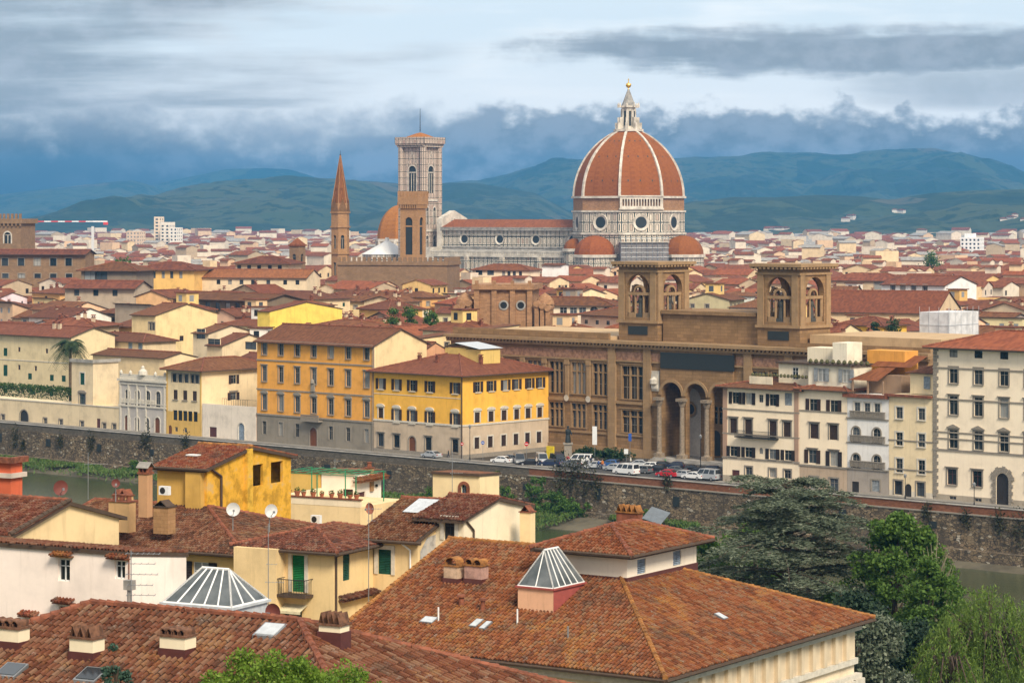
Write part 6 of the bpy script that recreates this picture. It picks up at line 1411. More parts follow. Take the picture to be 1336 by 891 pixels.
b = MB(); b.tube((hs.w + .04, -.04, 0), (hs.w + .04, -.04, hs.h - .1), .035, n=5); hs.part('drainpipe', b, M['ridge'])
# --- left tiled house with gable
hs = nb('house', 'tiled house with a cream gable end, at the far left of the near roofs', 17, 695, 140, 12, 9.4)
hs.walls([plaster(CR1)], roof='gable', pitch=.26, ov=.5, rmat='tileA', caps=False); tile_roof(hs, [0], 'tileA'); gutter(hs, hs.h - .2, 'f', .5)
b = MB(); ridge_caps(b, [(V((hs.w + .2, -.5, hs.h - .05)), V((hs.w + .2, 4.7, hs.h + 1.3)))], .12); b.build('verge', M['wood'], hs.roof)
HL = hs
# --- broad brown roof house
hs = nb('house', 'ochre house under a broad brown roof behind the white house, one open window', 316, 719, 176, 17.2, 13)
hs.row('f', [116], 705, 715, .9, G_(fm='shD')); hs.row('f', [262], 733, 768, 1.3, G_(fm='whitef', sh='shD'))
hs.walls([plaster((.66, .44, .17))], roof='hip', apex=(.25, 6.5, 10.0, 6.5), pitch=.30, ov=.6, rmat='tileG', caps=False); tile_roof(hs, [0, 1], 'tileG'); gutter(hs, hs.h - .25, 'fr', .6)
BR = hs
def chim(root_house, name, px, py, Yd, w, d, h, mat, capm, kind='arch', n=2, rz=-27.8, base=None, sink=1.2):
    """chimney stack rising from a roof; (px,py) is its lower near corner"""
    p = at(px, py, Yd); r_ = root_house.roof or root_house.root; o = root_house.root; q_ = Matrix.Rotation(-root_house.r, 3, 'Z') @ (p - o.location)
    a = rad(rz) - root_house.r; b = MB(); b.box(-w, 0, 0, d, -sink, h, 0); b.box(-w - .05, .05, -.05, d + .05, -sink, .36, 2) if base else None
    b.box(-w - .07, .07, -.07, d + .07, h + .005, h + .08, 1)
    c_ = b.build('chimney', [mat, M[capm], M['doorm']], r_); c_.location = q_; c_.rotation_euler = (0, 0, a)
    for i in range(n):
        b = MB(); x = -w + w * (i + .5) / n; hw = w / n * .42
        if kind == 'arch':
            b.box(x - hw, x - hw + .05, .02, d - .02, h + .085, h + .22); b.box(x + hw - .05, x + hw, .02, d - .02, h + .085, h + .22)
            for k_ in range(6):
                a0, a1 = math.pi * k_ / 6, math.pi * (k_ + 1) / 6; P = lambda t, rr_, y: V((x - rr_ * math.cos(t), y, h + .22 + rr_ * .8 * math.sin(t)))
                b.poly([P(a0, hw, -.02), P(a1, hw, -.02), P(a1, hw, d + .02), P(a0, hw, d + .02)][::-1]); b.poly([P(a0, hw - .05, -.02), P(a1, hw - .05, -.02), P(a1, hw, -.02), P(a0, hw, -.02)])
        elif kind == 'tent':
            for s_ in (-1, 1): b.poly([(x, -.05, h + .48), (x + s_ * hw, -.05, h + .09), (x + s_ * hw, d + .05, h + .09), (x, d + .05, h + .48)]); b.poly([(x, -.04, h + .42), (x + s_ * (hw - .06), -.04, h + .09), (x + s_ * (hw - .06), d + .04, h + .09), (x, d + .04, h + .42)])
        else: b.tube((x, d / 2, h + .085), (x, d / 2, h + .42), hw * .8, hw * .7, 10); b.tube((x, d / 2, h + .42), (x, d / 2, h + .5), hw * .95, hw * .95, 10)
        b.build('chimney_pot', M[capm], c_)
    return c_
chim(BR, 'c', 168, 672, 180, 1.7, .8, .85, plaster((.62, .38, .18)), 'ridge', 'pot', 3); chim(BR, 'c', 164, 668, 182, 1.1, .9, 1.05, plaster((.62, .38, .18)), 'ridge', 'tent', 2); chim(BR, 'c', 219, 674, 179, 1.2, .9, .6, M['brick'], 'wood', 'tent', 1)
# --- ochre turret
hs = nb('turret_house', 'weathered yellow ochre turret with two open loggia holes and a tiled roof', 270, 610, 185, 4.2, 10.9)
zt0, zb0 = hs.z_of('r', 335, 606), hs.z_of('r', 335, 634)
for pa, pb_ in ((327, 343), (353.5, 369)): a, c = hs.s_of('r', pa), hs.s_of('r', pb_); hs.right.append((a, c, zb0, zt0, False)); hs.left.append((hs.d - c, hs.d - a, zb0 - .3, zt0 + .2, False))
hs.walls([peeled((.74, .395, .04), (.64, .42, .17)), plaster((.62, .345, .085))], roof='gable', pitch=.19, ov=.55, rmat='tileB', caps=False); tile_roof(hs, [0, 1], 'tileB', capm='ridgeO'); gutter(hs, hs.h - .12, 'f', .55)
b = MB(); b.box(hs.w - 1.5, hs.w - .2, -.5, .03, 0, hs.h - .12, 0); b.box(-.03, hs.w - 1.5, -.02, .03, 0, hs.h - .15, 0); hs.part('buttress', b, plaster((.62, .37, .09)))
b = MB(); y_ = hs.s_of('r', 322); b.box(hs.w - .03, hs.w + .3, y_ - .35, y_ + .35, 0, hs.h + .95); hs.part('chimney_breast', b, peeled((.72, .42, .05), (.60, .40, .16)))
b = MB(); b.tube((hs.w + .14, .5, hs.h - .2), (hs.w + .14, 1.6, hs.h - .75), .09, n=6); b.tube((hs.w + .14, 1.6, hs.h - .75), (hs.w + .14, 1.6, 0), .09, n=6); hs.part('drainpipe', b, M['wood'])
b = MB(); b.box(.06, hs.w - .06, .06, hs.d - .06, zb0 - .5, zb0 - .4); hs.part('floor', b, M['wood'])
b = MB(); b.box(1.0, 1.9, 2.0, 2.6, hs.h + .55, hs.h + .63); hs.part('skylight', b, M['whitef'], hs.roof)
TU = hs
# --- terrace house with green pergola
hs = nb('terrace_house', 'cream roof terrace edged with flower pots behind the turret', 470, 662, 207, 7.9, 7.0)
hs.walls([plaster(CR1), plaster((.82, .66, .42))], roof='flat')
b = MB(); b.box(-.02, hs.w + .02, -.02, .2, hs.h + .003, hs.h + .55); b.box(-.1, hs.w + .1, -.1, .28, hs.h + .552, hs.h + .64, 1); b.box(-.02, .2, .21, hs.d, hs.h + .003, hs.h + .55); hs.part('parapet', b, [plaster((.84, .70, .50)), M['ridge']])
TE = hs
def xat(px, y): t = (px - PX0) / F; o_ = hs.o + hs.ey * y; return (o_.x - t * o_.y) / (t * hs.ex.y - hs.ex.x)
xa_, xb_ = xat(376, hs.d - .2), xat(419, hs.d - .2)
b = MB(); b.box(xa_, xb_, hs.d - .35, hs.d - .1, hs.h - 1, hs.h + 1.75); b.box(xa_ - .05, xb_ + .05, hs.d - .45, hs.d, hs.h + 1.752, hs.h + 1.85, 1); hs.part('back_wall', b, [plaster((.70, .44, .12)), M['ridge']])
M['pot'] = plain('terracotta_pot', (.40, .13, .06), .8, var=.2); M['leafP'] = leafmat('pot_plant_leaves', [(.03, .08, .015), (.07, .15, .03), (.30, .06, .04)], .3)
pot = empty('flower_pot', 'small terracotta flower pot with a bushy plant on the terrace parapet', 'flower pot', (0, 0, 0), 0, 'flower pots on the terrace parapet')
b = MB(); b.lathe((0, 0, 0), [(.0, .0), (.14, .0), (.21, .26), (.24, .27), (.24, .33), (.2, .33), (.19, .28), (0, .28)], 10); b.build('pot', M['pot'], pot)
g = np.random.default_rng(5); leaf_obj('plant', clump_pts(g, [(0, 0, .42)], .2, 60), .14, M['leafP'], pot, None, .6, 5)
zz = hs.z0 + hs.h + .645
for i, x_ in enumerate((.5, 1.2, 2.0, 2.6, 3.5, 4.3, 5.2, 6.0, 6.9, 7.5)):
    p = hs.o + hs.ex * x_ + hs.ey * .1; o = pot if i == 0 else copy_tree(pot); o.location = (p.x, p.y, zz); o.rotation_euler = (0, 0, i * 1.3); s_ = .85 + .35 * ((i * 7) % 5) / 5; o.scale = (s_, s_, s_)
    o['label'] = '%s from left of the terracotta flower pots along the terrace parapet' % ORD[i]
M['greenm'] = plain('green_paint', (.02, .22, .10), .5)
pg = empty('pergola', 'green metal pergola frame over the roof terrace', 'pergola', tuple(hs.o + V((0, 0, hs.z0 + hs.h))), hs.r); b = MB()
for x_ in (.4, 3.6, 7.2):
    for y_ in (.5, 4.8): b.tube((x_, y_, 0), (x_, y_, 2.35), .05, n=6)
b.build('post', M['greenm'], pg); b = MB()
for y_ in np.linspace(.5, 4.8, 4): b.tube((.2, y_, 2.38), (7.4, y_, 2.38), .03, n=5)
for x_ in np.linspace(.4, 7.2, 7): b.tube((x_, .4, 2.45), (x_, 4.9, 2.45), .025, n=5)
b.build('rafter', M['greenm'], pg)
hs = nb('garden_room', 'small white roof-top room with maroon door beside the terrace', 463, 614, 215, 3.2, 4.2)
hs.row('f', [454], 638, 660, .95, G_(kind='shut', sm='shB')); x_ = hs.s_of('r', 472.5); hs.win('r', x_ - .5, hs.z_of('r', 472, 679), 1.0, 2.35, G_(kind='door', fm='doorm'))
hs.walls([plaster((.90, .78, .64), .6)], roof='shed', pitch=.06, ov=.3, rmat='tileB', caps=False)
b = MB(); tiles(b, [V((hs.w + .65, -.3, hs.h - .85)), V((hs.w + .65, hs.d + .3, hs.h - .85)), V((hs.w - .02, hs.d + .3, hs.h - .6)), V((hs.w - .02, -.3, hs.h - .6))], .22, .36); b.box(hs.w - .02, hs.w + .62, -.28, hs.d + .28, hs.h - .98, hs.h - .87); hs.part('tile_canopy', b, M['tileB'])
b = MB(); b.tube((hs.w + .05, hs.d - .9, hs.h - 1.5), (hs.w + .16, hs.d - .9, hs.h - 1.5), .12, n=10); hs.part('wall_lamp', b, M['iron'])
chim(hs, 'c', 484, 622, 217, .6, .5, .7, M['brick'], 'ridge', 'pot', 1)
# --- houses with shutters
hs = nb('house', 'cream house with bright green balcony door and green shutter', 435, 716, 168, 6.85, 9.2)
x_ = hs.s_of('f', 389); hs.win('f', x_ - .45, hs.z_of('f', 389, 772), .95, hs.z_of('f', 389, 724) - hs.z_of('f', 389, 772), G_(kind='shut', sm='shN', frame='plain', trim='trimw', sill=0)); hs.row('f', [381], 792, 812, 1.5, G_(fm='shG')); hs.row('r', [452], 722, 757, .85, G_(kind='shut', sm='shG')); hs.row('f', [423], 731, 742, .02, G_()) if 0 else None
hs.walls([plaster((.80, .59, .30))], roof='hip', pitch=.24, ov=.65, rmat='tileG', caps=False); tile_roof(hs, [0, 1], 'tileG'); gutter(hs, hs.h - .25, 'fr', .65); GH = hs
b = MB(); zb = hs.z_of('f', 389, 773); b.box(x_ - 1.05, x_ + 1.15, -1.0, .03, zb - .2, zb - .03, 1)
for i in range(18): xx = x_ - 1.0 + i * 2.1 / 17; b.tube((xx, -.95, zb - .03), (xx, -.95, zb + .95), .018, n=4)
for yy in (-.7, -.45, -.2):
    for xx in (x_ - 1.0, x_ + 1.1): b.tube((xx, yy, zb - .03), (xx, yy, zb + .95), .018, n=4)
b.tube((x_ - 1.0, -.95, zb + .95), (x_ + 1.1, -.95, zb + .95), .028, n=5); b.tube((x_ - 1.0, -.95, zb + .95), (x_ - 1.0, 0, zb + .95), .028, n=5); b.tube((x_ + 1.1, -.95, zb + .95), (x_ + 1.1, 0, zb + .95), .028, n=5); b.build('balcony', [M['iron'], M['wood']], hs.root)
b = MB(); za = hs.z_of('f', 380, 789); xs_ = hs.s_of('f', 381); b.poly([(xs_ - 1.2, -.9, za - .25), (xs_ + 1.2, -.9, za - .25), (xs_ + 1.2, .02, za + .1), (xs_ - 1.2, .02, za + .1)]); b.poly([(xs_ - 1.2, -.9, za - .25), (xs_ - 1.2, -.9, za - .42), (xs_ + 1.2, -.9, za - .42), (xs_ + 1.2, -.9, za - .25)]); hs.part('awning', b, plain('awning_canvas', (.66, .58, .38), .8))
b = MB(); b.box(-.02, hs.s_of('f', 372), -1.1, .03, 0, hs.h - .13); hs.part('wing', b, plaster((.80, .59, .31)))
b = MB(); b.tube((hs.w + .09, .2, 0), (hs.w + .09, .2, hs.h - .5), .075, n=6); b.tube((hs.w + .09, .2, hs.h - .5), (hs.w + .6, .2, hs.h - .25), .075, n=6); hs.part('drainpipe', b, M['wood'])
b = MB(); zl = hs.z_of('r', 460, 778); b.box(hs.w - .03, hs.w + .5, .6, hs.d + 1.5, zl - .12, zl); tiles(b, [V((hs.w + .6, .5, zl + .02)), V((hs.w + .6, hs.d + 1.5, zl + .02)), V((hs.w, hs.d + 1.5, zl + .22)), V((hs.w, .5, zl + .22))], .22, .3); hs.part('ledge', b, M['tileA'])
hs = nb('house', 'cream house with a large dark green shutter in the angle of the yard', 545, 702, 170.8, 4.4, 12)
hs.row('f', [502], 716.5, 749, 1.0, G_(kind='shut', sm='shG', frame='plain', trim='trimw')); hs.row('f', [485], 715, 748, .5, G_(kind='shut', sm='shG'))
hs.walls([plaster((.80, .59, .31)), peeled((.70, .54, .34), (.42, .40, .37))], roof='gable', pitch=.30, ov=.6, rmat='tileA', caps=False); tile_roof(hs, [0], 'tileA'); gutter(hs, hs.h - .25, 'f', .6)
b = MB(); b.tube((hs.w - .5, -.1, 0), (hs.w - .5, -.1, hs.h - .8), .06, n=6); b.tube((hs.w - .5, -.1, hs.h - .8), (hs.w - .9, -.6, hs.h - .3), .06, n=6); hs.part('drainpipe', b, M['whitef'])
b = MB(); b.poly([(hs.w + .02, .3, hs.h - 3.2), (hs.w + .02, 3.4, hs.h - 2.4), (hs.w + .02, 3.2, hs.h + .1), (hs.w + .02, 1.2, hs.h - .1), (hs.w + .02, .3, hs.h - .9)]); hs.part('bare_render', b, peeled((.44, .42, .39), (.60, .50, .38)))
b = MB(); P_ = hs.P[0]; u_ = lambda x, t: P_[0] + (P_[1] - P_[0]) * x + (P_[3] - P_[0]) * t + V((0, 0, .16)); b.poly([u_(.30, .62), u_(.62, .62), u_(.62, .96), u_(.30, .96)]); hs.part('skylight', b, M['zinc'], hs.roof)
hs = nb('house', 'small house with a white gable wall and one barred window', 605, 676, 171.9, 3.4, 9.2)
hs.row('f', [586.5], 678, 704, .8, G_(fm='iron', frame='plain', trim='trimw'))
hs.walls([plaster((.84, .72, .52)), peeled((.80, .74, .66), (.62, .50, .40))], roof='gable', pitch=.20, ov=.5, rmat='tileA', caps=False); tile_roof(hs, [0, 1], 'tileA')
b = MB(); b.tube((hs.w + .1, .2, hs.h - .2), (hs.w + .1, 1.2, hs.h - .9), .07, n=6); b.tube((hs.w + .1, 1.2, hs.h - .9), (hs.w + .1, 1.2, 0), .07, n=6); hs.part('drainpipe', b, M['wood'])
WG = hs
chim(WG, 'c', 692, 714, 176, .8, .7, 2.3, plaster((.84, .64, .36)), 'ridge', 'tent', 1)
hs = nb('roof_lantern', 'cream flat-roofed roof room with one small arched window', 626, 618, 205, 4.2, 3.2)
hs.row('f', [605.5], 632, 648, .5, G_(fm='shL', arch=True, frame='plain', trim='ridge'))
hs.walls([plaster((.84, .66, .38), .6), peeled((.78, .70, .60), (.5, .42, .34))], roof='shed', pitch=.05, ov=.18, rmat='tileB', caps=False)
# --- red block at the left edge
hs = nb('house', 'brick red painted house corner with pale cornice at the left edge', 14, 604, 230, 15, 1.6)
hs.walls([plaster((.62, .13, .055))], roof='flat'); hs.strip('cornice', hs.h - 1.3, .4, .3, plaster((.60, .50, .42))); hs.strip('roof_edge', hs.h, .5, .4, M['ridge']); 
# ================================================================== front roof at the bottom of the picture (hip)
NEARH = 1.0; P1, P2 = at(120, 787, 105.2), at(390, 810, 100.6); RZ = 30.5
ux = V((.884, -.467, 0)); uy = V((.467, .884, 0)); Wh = 9.5; sl_p = .40
o = V((P1.x, P1.y, 0)) - ux * Wh - uy * Wh; Lx = (P2 - P1).xy.length + 2 * Wh; ec = RZ - sl_p * Wh; z0 = 12.0
c = o + ux * Lx
hs = House('house', 'nearest house with a broad mossy tiled hip roof and a glass pyramid', 'house', (c.x, c.y), z0, ec - z0, -27.8, Lx, 2 * Wh)
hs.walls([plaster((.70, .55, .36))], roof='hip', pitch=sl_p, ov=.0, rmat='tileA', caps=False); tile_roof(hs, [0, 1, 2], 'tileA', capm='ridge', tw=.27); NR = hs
def on_near(px, py, dz=0.0):      # point on the near roof's front slope seen at a pixel
    r_ = ray(px, py); n_ = V((0, 0, 1)) * 1.0 + uy * -sl_p; n_.normalize(); p0 = V((P1.x, P1.y, RZ)); e = V((0, 0, H)); t = (p0 - e).dot(n_) / r_.dot(n_); return e + r_ * t
for px, py, w_, d_, h_, nn, kd, cm in ((24, 850, 1.5, .7, .85, 4, 'arch', 'potb'), (121, 864, 1.1, .75, .85, 3, 'tent', 'potb'), (241, 860, 1.15, .75, .8, 4, 'arch', 'potb'), (444, 838, .95, .65, .6, 4, 'tent', 'potb')):
    q_ = on_near(min(px, 390), py); chim(NR, 'c', px, py, q_.y, w_, d_, h_, plaster((.88, .76, .54), .5), cm, kd, nn, rz=-27.8, base=True)
for px, py in ((352, 826), (14, 878), (118, 884)):
    q_ = on_near(px, py); e_ = Matrix.Rotation(-hs.r, 3, 'Z') @ (q_ - hs.root.location); b = MB(); T = lambda p: V((e_.x + p.x, e_.y + p.y, e_.z + sl_p * p.y + p.z)); b.box(-.5, .5, -.45, .45, -.1, .16, 0, T); b.box(-.42, .42, -.37, .37, .161, .19, 1, T)
    b.build('roof_window', [M['metal'], M['zinc'] if px == 352 else M['glass']], hs.roof)
q_ = to_l = Matrix.Rotation(-hs.r, 3, 'Z') @ (at(169, 800, 106.5) - hs.root.location); b = MB(); b.tube(q_ - V((0, 0, .6)), q_ + V((0, 0, .95)), .10, .10, 8); b.box(q_.x - .2, q_.x + .2, q_.y - .15, q_.y + .15, q_.z + .96, q_.z + 1.35); b.build('vent_pipe', M['grey'], hs.roof)
# glass pyramids
m, q = newmat('pyramid_glass'); o_ = q.n('ShaderNodeTexCoord').outputs['Object']
finish(q, q.ramp(q.noise(o_, 1.2, 5, .6), [(.3, (.055, .068, .072)), (.7, (.15, .165, .17))]), .22, spec=.45); M['pglass'] = m
def pyramid(name, label, c, r, w, d, h, top, nb_, curb, cw, cr, bars_d=2, flip=False):
    """c = near corner; front runs left; top = half length of the ridge bar"""
    ex = V((math.cos(rad(r)), math.sin(rad(r)), 0)); o = V((c.x, c.y, 0)) - ex * w
    root = empty(name, label, 'skylight', (o.x, o.y, c.z), rad(r)); b = MB(); b.box(0, w, 0, d, -curb, 0, 0); b.box(w + .001, w + .01, 0, d, -curb, 0, 1); b.box(-.12, w + .12, -.12, d + .12, -.001, .1, 1); b.box(-.1, w + .1, -.1, d + .1, -curb, -curb + .18, 1); b.build('curb', [cw, cr], root)
    A = [V((0, 0, .1)), V((w, 0, .1)), V((w, d, .1)), V((0, d, .1))]; m_ = d / 2
    if flip: Ta, Tb = V((w / 2, d / 2 - top, .1 + h)), V((w / 2, d / 2 + top, .1 + h)); F4 = [[A[0], A[1], Ta], [A[1], A[2], Tb, Ta], [A[2], A[3], Tb], [A[3], A[0], Ta, Tb]]
    else: Ta, Tb = V((w / 2 - top, m_, .1 + h)), V((w / 2 + top, m_, .1 + h)); F4 = [[A[0], A[1], Tb, Ta], [A[1], A[2], Tb], [A[2], A[3], Ta, Tb], [A[3], A[0], Ta]]
    b = MB(); [b.poly(f_) for f_ in F4]; b.build('glass', M['pglass'], root)
    b = MB(); R_ = .042
    for f_ in F4:
        quad = len(f_) == 4; lo0, lo1 = f_[0], f_[1]; hi1, hi0 = (f_[2], f_[3]) if quad else (f_[2], f_[2]); n_ = nb_ if quad else bars_d
        for i in range(n_ + 1): b.tube(lo0.lerp(lo1, i / n_), hi0.lerp(hi1, i / n_), R_ if 0 < i < n_ else R_ * 1.2, n=5) if quad or i in (0, n_) or True else None
        b.tube(lo0, lo1, R_ * 1.3, n=5)
    b.tube(Ta, Tb, R_ * 1.5, n=6); b.build('glazing_bar', M['whitef'], root); return root
q_ = at(302, 806, 105.2); q_.z += .32; pyramid('pyramid_skylight', 'wide white-barred glass pyramid skylight on the front roof', q_, -27.8, 3.3, 2.6, 1.30, .65, 5, 1.2, M['zinc'], M['zinc'], 3)
# ================================================================== large hip roofed house with attic, bottom centre
A_ = at(860, 872, 140); ZE = A_.z; BRr = -33.4; w_, d_ = 21.4, 23.4; z0 = 3.5
hs = House('villa', 'large stone villa with a lichened hip roof and a square attic', 'villa', (A_.x, A_.y), z0, ZE - z0, BRr, w_, d_)
hs.w, hs.d = w_, d_
bays = [1.4 + i * 1.47 for i in range(15)]
for i in (2, 7, 12): hs.win('r', bays[i] + .2, hs.h - 6.4, 1.3, 2.3, G_(fm='shD', frame='plain', trim='trimw'))
hs.front.append((3, 5, hs.h - 6.4, hs.h - 4.2, False))
pit = .36
hs.walls([plaster((.72, .60, .43)), plaster((.66, .56, .42))], roof='hip', pitch=pit, ov=.9, apex=(w_ - 21.4 + .2, 11.7, w_ - 10.0, 11.7), rmat='tileB', caps=False)
# left end is a gable: rebuild the two long slopes straight to the verge
for ch in list(hs.roof.children): bpy.data.objects.remove(ch)
x0, x1, y0, y1 = -.3, w_ + .9, -.9, d_ + .9; zr = hs.h + pit * 11.7; ze = hs.h - pit * .9
Aa, Ab = V((-.3, 11.7, zr)), V((w_ - 10.2, 11.7, zr))
polys = [[V((x0, y0, ze)), V((x1, y0, ze)), Ab, Aa], [V((x1, y0, ze)), V((x1, y1, ze)), Ab], [V((x1, y1, ze)), V((x0, y1, ze)), Aa, Ab]]
b = MB(); roof_slab(b, polys, .18); me = b.mesh('roof', [M['tileB'], M['wood']]); hs.roof.data = me; hs.P = polys; hs.R = [(Aa, Ab), (polys[1][0], Ab), (polys[1][1], Ab)]
b = MB(); b.poly([(0, 0, hs.h), (0, 11.7, zr), (0, d_, hs.h)][::-1]); b.build('gable', plaster((.72, .60, .43)), hs.root)
tile_roof(hs, [0, 1, 2], 'tileB', capm='ridgeO', tw=.25)
b = MB(); ridge_caps(b, [(V((x0 + .1, y0, ze)), V((x0 + .1, 11.7, zr)))], .13); b.build('verge', M['ridgeO'], hs.roof)
gutter(hs, ze - .12, 'fr', .9)
b = MB(); b.box(-.02, w_ + .35, -.35, .03, hs.h - 1.0, hs.h - .45); b.box(w_ - .03, w_ + .35, .031, d_ + .35, hs.h - 1.0, hs.h - .45); b.box(w_ - .03, w_ + .28, 0, d_, hs.h - 3.0, hs.h - 2.65); b.box(w_ - .03, w_ + .4, -.2, d_ + .3, hs.h - 3.9, hs.h - 3.6); hs.part('cornice', b, M['trimw'])
b = MB(); b.box(w_ - .02, w_ + .06, 0, d_, hs.h - 2.64, hs.h - 1.02)
for y in bays: b.box(w_ - .03, w_ + .30, y - .2, y + .2, hs.h - 2.64, hs.h - 1.02)
hs.part('frieze', b, plaster((.66, .54, .38)))
b = MB()
for y in (1.2, 9.0, 16.5, 22.0, 23.2): b.box(w_ - .03, w_ + .32, y - .55, y + .55, 0, hs.h - 3.95); b.box(w_ - .03, w_ + .5, y - .7, y + .7, hs.h - 4.6, hs.h - 3.91)
hs.part('pilaster', b, M['trimw']); VI = hs
def on_villa(px, py, i=0):
    P_ = [Matrix.Rotation(hs.r, 3, 'Z') @ p + hs.root.location for p in hs.P[i]]; n_ = (P_[1] - P_[0]).cross(P_[2] - P_[0]).normalized(); r_ = ray(px, py); e = V((0, 0, H)); return e + r_ * ((P_[0] - e).dot(n_) / r_.dot(n_))
def to_local(h_, p): return Matrix.Rotation(-h_.r, 3, 'Z') @ (p - h_.root.location)
# attic storey
K_ = on_villa(816, 757); K_ = at(818, 757, K_.y); kt = at(820, 716, K_.y + .2).z
at_ = House('attic_room', 'white square attic room with two blue shuttered windows on the large villa roof', 'attic', (K_.x, K_.y), K_.z - 1.2, kt - K_.z + 1.2, BRr, 5.4, 8.1)
at_.row('r', [837], 729, 748, .95, plain_sh('shL')); at_.row('r', [883.5], 718, 737, .95, plain_sh('shL'), )
at_.walls([plaster((.84, .74, .60), .5)], roof='hip', pitch=.34, ov=.75, rmat='tileB', caps=False); tile_roof(at_, [0, 1], 'tileB', capm='ridge'); gutter(at_, at_.h - .3, 'fr', .75)
b = MB(); b.box(-.1, at_.w + .1, -.1, .02, 0, 1.35); b.box(at_.w - .02, at_.w + .1, .021, at_.d, .4, 1.35); at_.part('flashing', b, M['doorm'])
cc = chim(at_, 'c', 832, 682, 158.5, 1.5, .6, .55, M['ridge'], 'ridgeO', 'tent', 4, rz=BRr)
b = MB(); T_ = lambda p: p; b.poly([(2.6, 6.4, at_.h + 1.0), (3.9, 6.4, at_.h + .7), (3.9, 7.6, at_.h + 1.3), (2.6, 7.6, at_.h + 1.6)]); at_.part('roof_panel', b, plain('slate_grey_panel', (.13, .15, .17), .5), at_.roof)
hs = VI
# villa chimneys, vents, skylights
for px, py, nn, wd_, hh, mt, kd in ((597, 763, 1, 1.0, 1.05, peeled((.62, .44, .30), (.36, .24, .16)), 'arch'), (628, 764, 2, 1.2, 1.1, peeled((.50, .30, .24), (.34, .20, .16)), 'arch')):
    chim(VI, 'c', px, py, on_villa(px, py).y, wd_, .75, hh, mt, 'ridgeO', kd, nn, rz=BRr, base=True)
for i, (px, py, hh, rr_) in enumerate(((602, 790, .5, .2), (630, 796, .55, .16))):
    q_ = to_local(VI, on_villa(px, py)); b = MB(); b.tube(q_ - V((0, 0, .2)), q_ + V((0, 0, hh)), rr_, rr_ * .8, 10); b.tube(q_ + V((0, 0, hh + .02)), q_ + V((0, 0, hh + .14)), rr_ * 1.4, rr_ * 1.2, 10); b.build('vent_pipe', M['ridge'], VI.roof)
for px, py, hh in ((675, 815, .9), (741, 833, .7), (572, 810, .8)):
    q_ = to_local(VI, on_villa(px, py)); b = MB(); b.tube(q_ - V((0, 0, .2)), q_ + V((0, 0, hh)), .05, .05, 7); b.build('vent_pipe', M['whitef'] if px < 700 else M['metal'], VI.roof)
for px, py, i, wd_, ln in ((560, 811, 0, .9, .7), (622, 815, 0, .5, .9), (634, 818, 0, .4, .9), (940, 806, 1, .55, .7)):
    q_ = to_local(VI, on_villa(px, py, i)); P_ = hs.P[i]; uu = (P_[1] - P_[0]).normalized(); nn_ = (P_[1] - P_[0]).cross(P_[2] - P_[0]).normalized(); vv = nn_.cross(uu); b = MB(); T = lambda p: q_ + uu * p.x + vv * p.y + nn_ * p.z; b.box(-wd_ / 2, wd_ / 2, -ln / 2, ln / 2, -.05, .17, 0, T); b.box(-wd_ / 2 + .05, wd_ / 2 - .05, -ln / 2 + .05, ln / 2 - .05, .171, .185, 1, T); b.build('roof_window', [M['metal'], M['zinc']], VI.roof)
q_ = on_villa(722, 800); q_ = at(722, 770, q_.y); pyramid('pyramid_skylight', 'tall glass pyramid skylight on a red base on the large villa roof', q_, BRr, 2.4, 3.3, 2.0, .75, 5, 1.6, plaster((.72, .42, .26)), plain('red_base', (.33, .075, .06), .8), 2, flip=True)
# ================================================================== rooftop clutter
dish_n = [0]
def dish(label, px, py, Yd, r_, mat, yaw):
    p = at(px, py, Yd); root = empty('satellite_dish', label, 'satellite dish', tuple(p - V((0, 0, r_ + .35))), rad(yaw))
    b = MB(); n = 18; f_ = lambda rr_, t: V((rr_ * math.cos(t), -.05 - .28 * (r_ - rr_ ** 2 / r_) * -1 - .1, r_ + .35 + rr_ * math.sin(t)))
    for k_ in range(4):
        a, c = r_ * k_ / 4, r_ * (k_ + 1) / 4
        for i in range(n): t0, t1 = 2 * math.pi * i / n, 2 * math.pi * (i + 1) / n; pp = [f_(a, t0), f_(c, t0), f_(c, t1), f_(a, t1)]; b.poly(pp[1:] if k_ == 0 else pp)
    b.build('reflector', mat, root, True); b = MB(); b.tube((0, .12, -.6), (0, .12, r_ + .35), .035, n=6); b.tube((0, -.05, .4), (0, -.55, r_ + .3), .02, n=5); b.box(-.06, .06, -.65, -.53, r_ + .24, r_ + .38); b.build('bracket', M['metal'], root)
whd, red = plain('pale_dish', (.62, .62, .60), .5), plain('dark_red_dish', (.16, .045, .035), .6)
dish('grey satellite dish beside the foot of the ochre turret', 304, 664, 172, .45, whd, 10); dish('white satellite dish just left of the terrace parapet', 352.5, 666, 172, .45, whd, 30); dish('large dark red satellite dish at the front roof ridge right of the pyramid', 358, 797, 104, .33, red, -20); dish('dark red satellite dish on the left-hand tiled roofs', 78, 636, 158, .46, red, 30); dish('small red satellite dish left of the turret', 151, 630, 170, .28, red, 10); dish('red satellite dish on the white room by the terrace', 484, 663, 205, .45, plain('rust_dish', (.40, .14, .09), .6), -40)
def aerial(label, px, y0, y1, Yd, arms, boxy=False):
    a, c = at(px, y1, Yd), at(px, y0, Yd); root = empty('antenna', label, 'antenna', tuple(a)); b = MB(); hh = c.z - a.z; b.tube((0, 0, -.6), (0, 0, hh), .03, .022, 6); b.build('mast', M['metal'], root)
    for z, L, n_ in arms:
        b = MB(); b.tube((-L * .2, 0, hh * z), (L, -.15, hh * z), .014, n=4)
        for i in range(n_): x = -L * .15 + L * 1.1 * i / max(1, n_ - 1); b.tube((x, -.32, hh * z), (x, .3, hh * z), .010, n=4)
        b.build('aerial_arm', M['metal'], root)
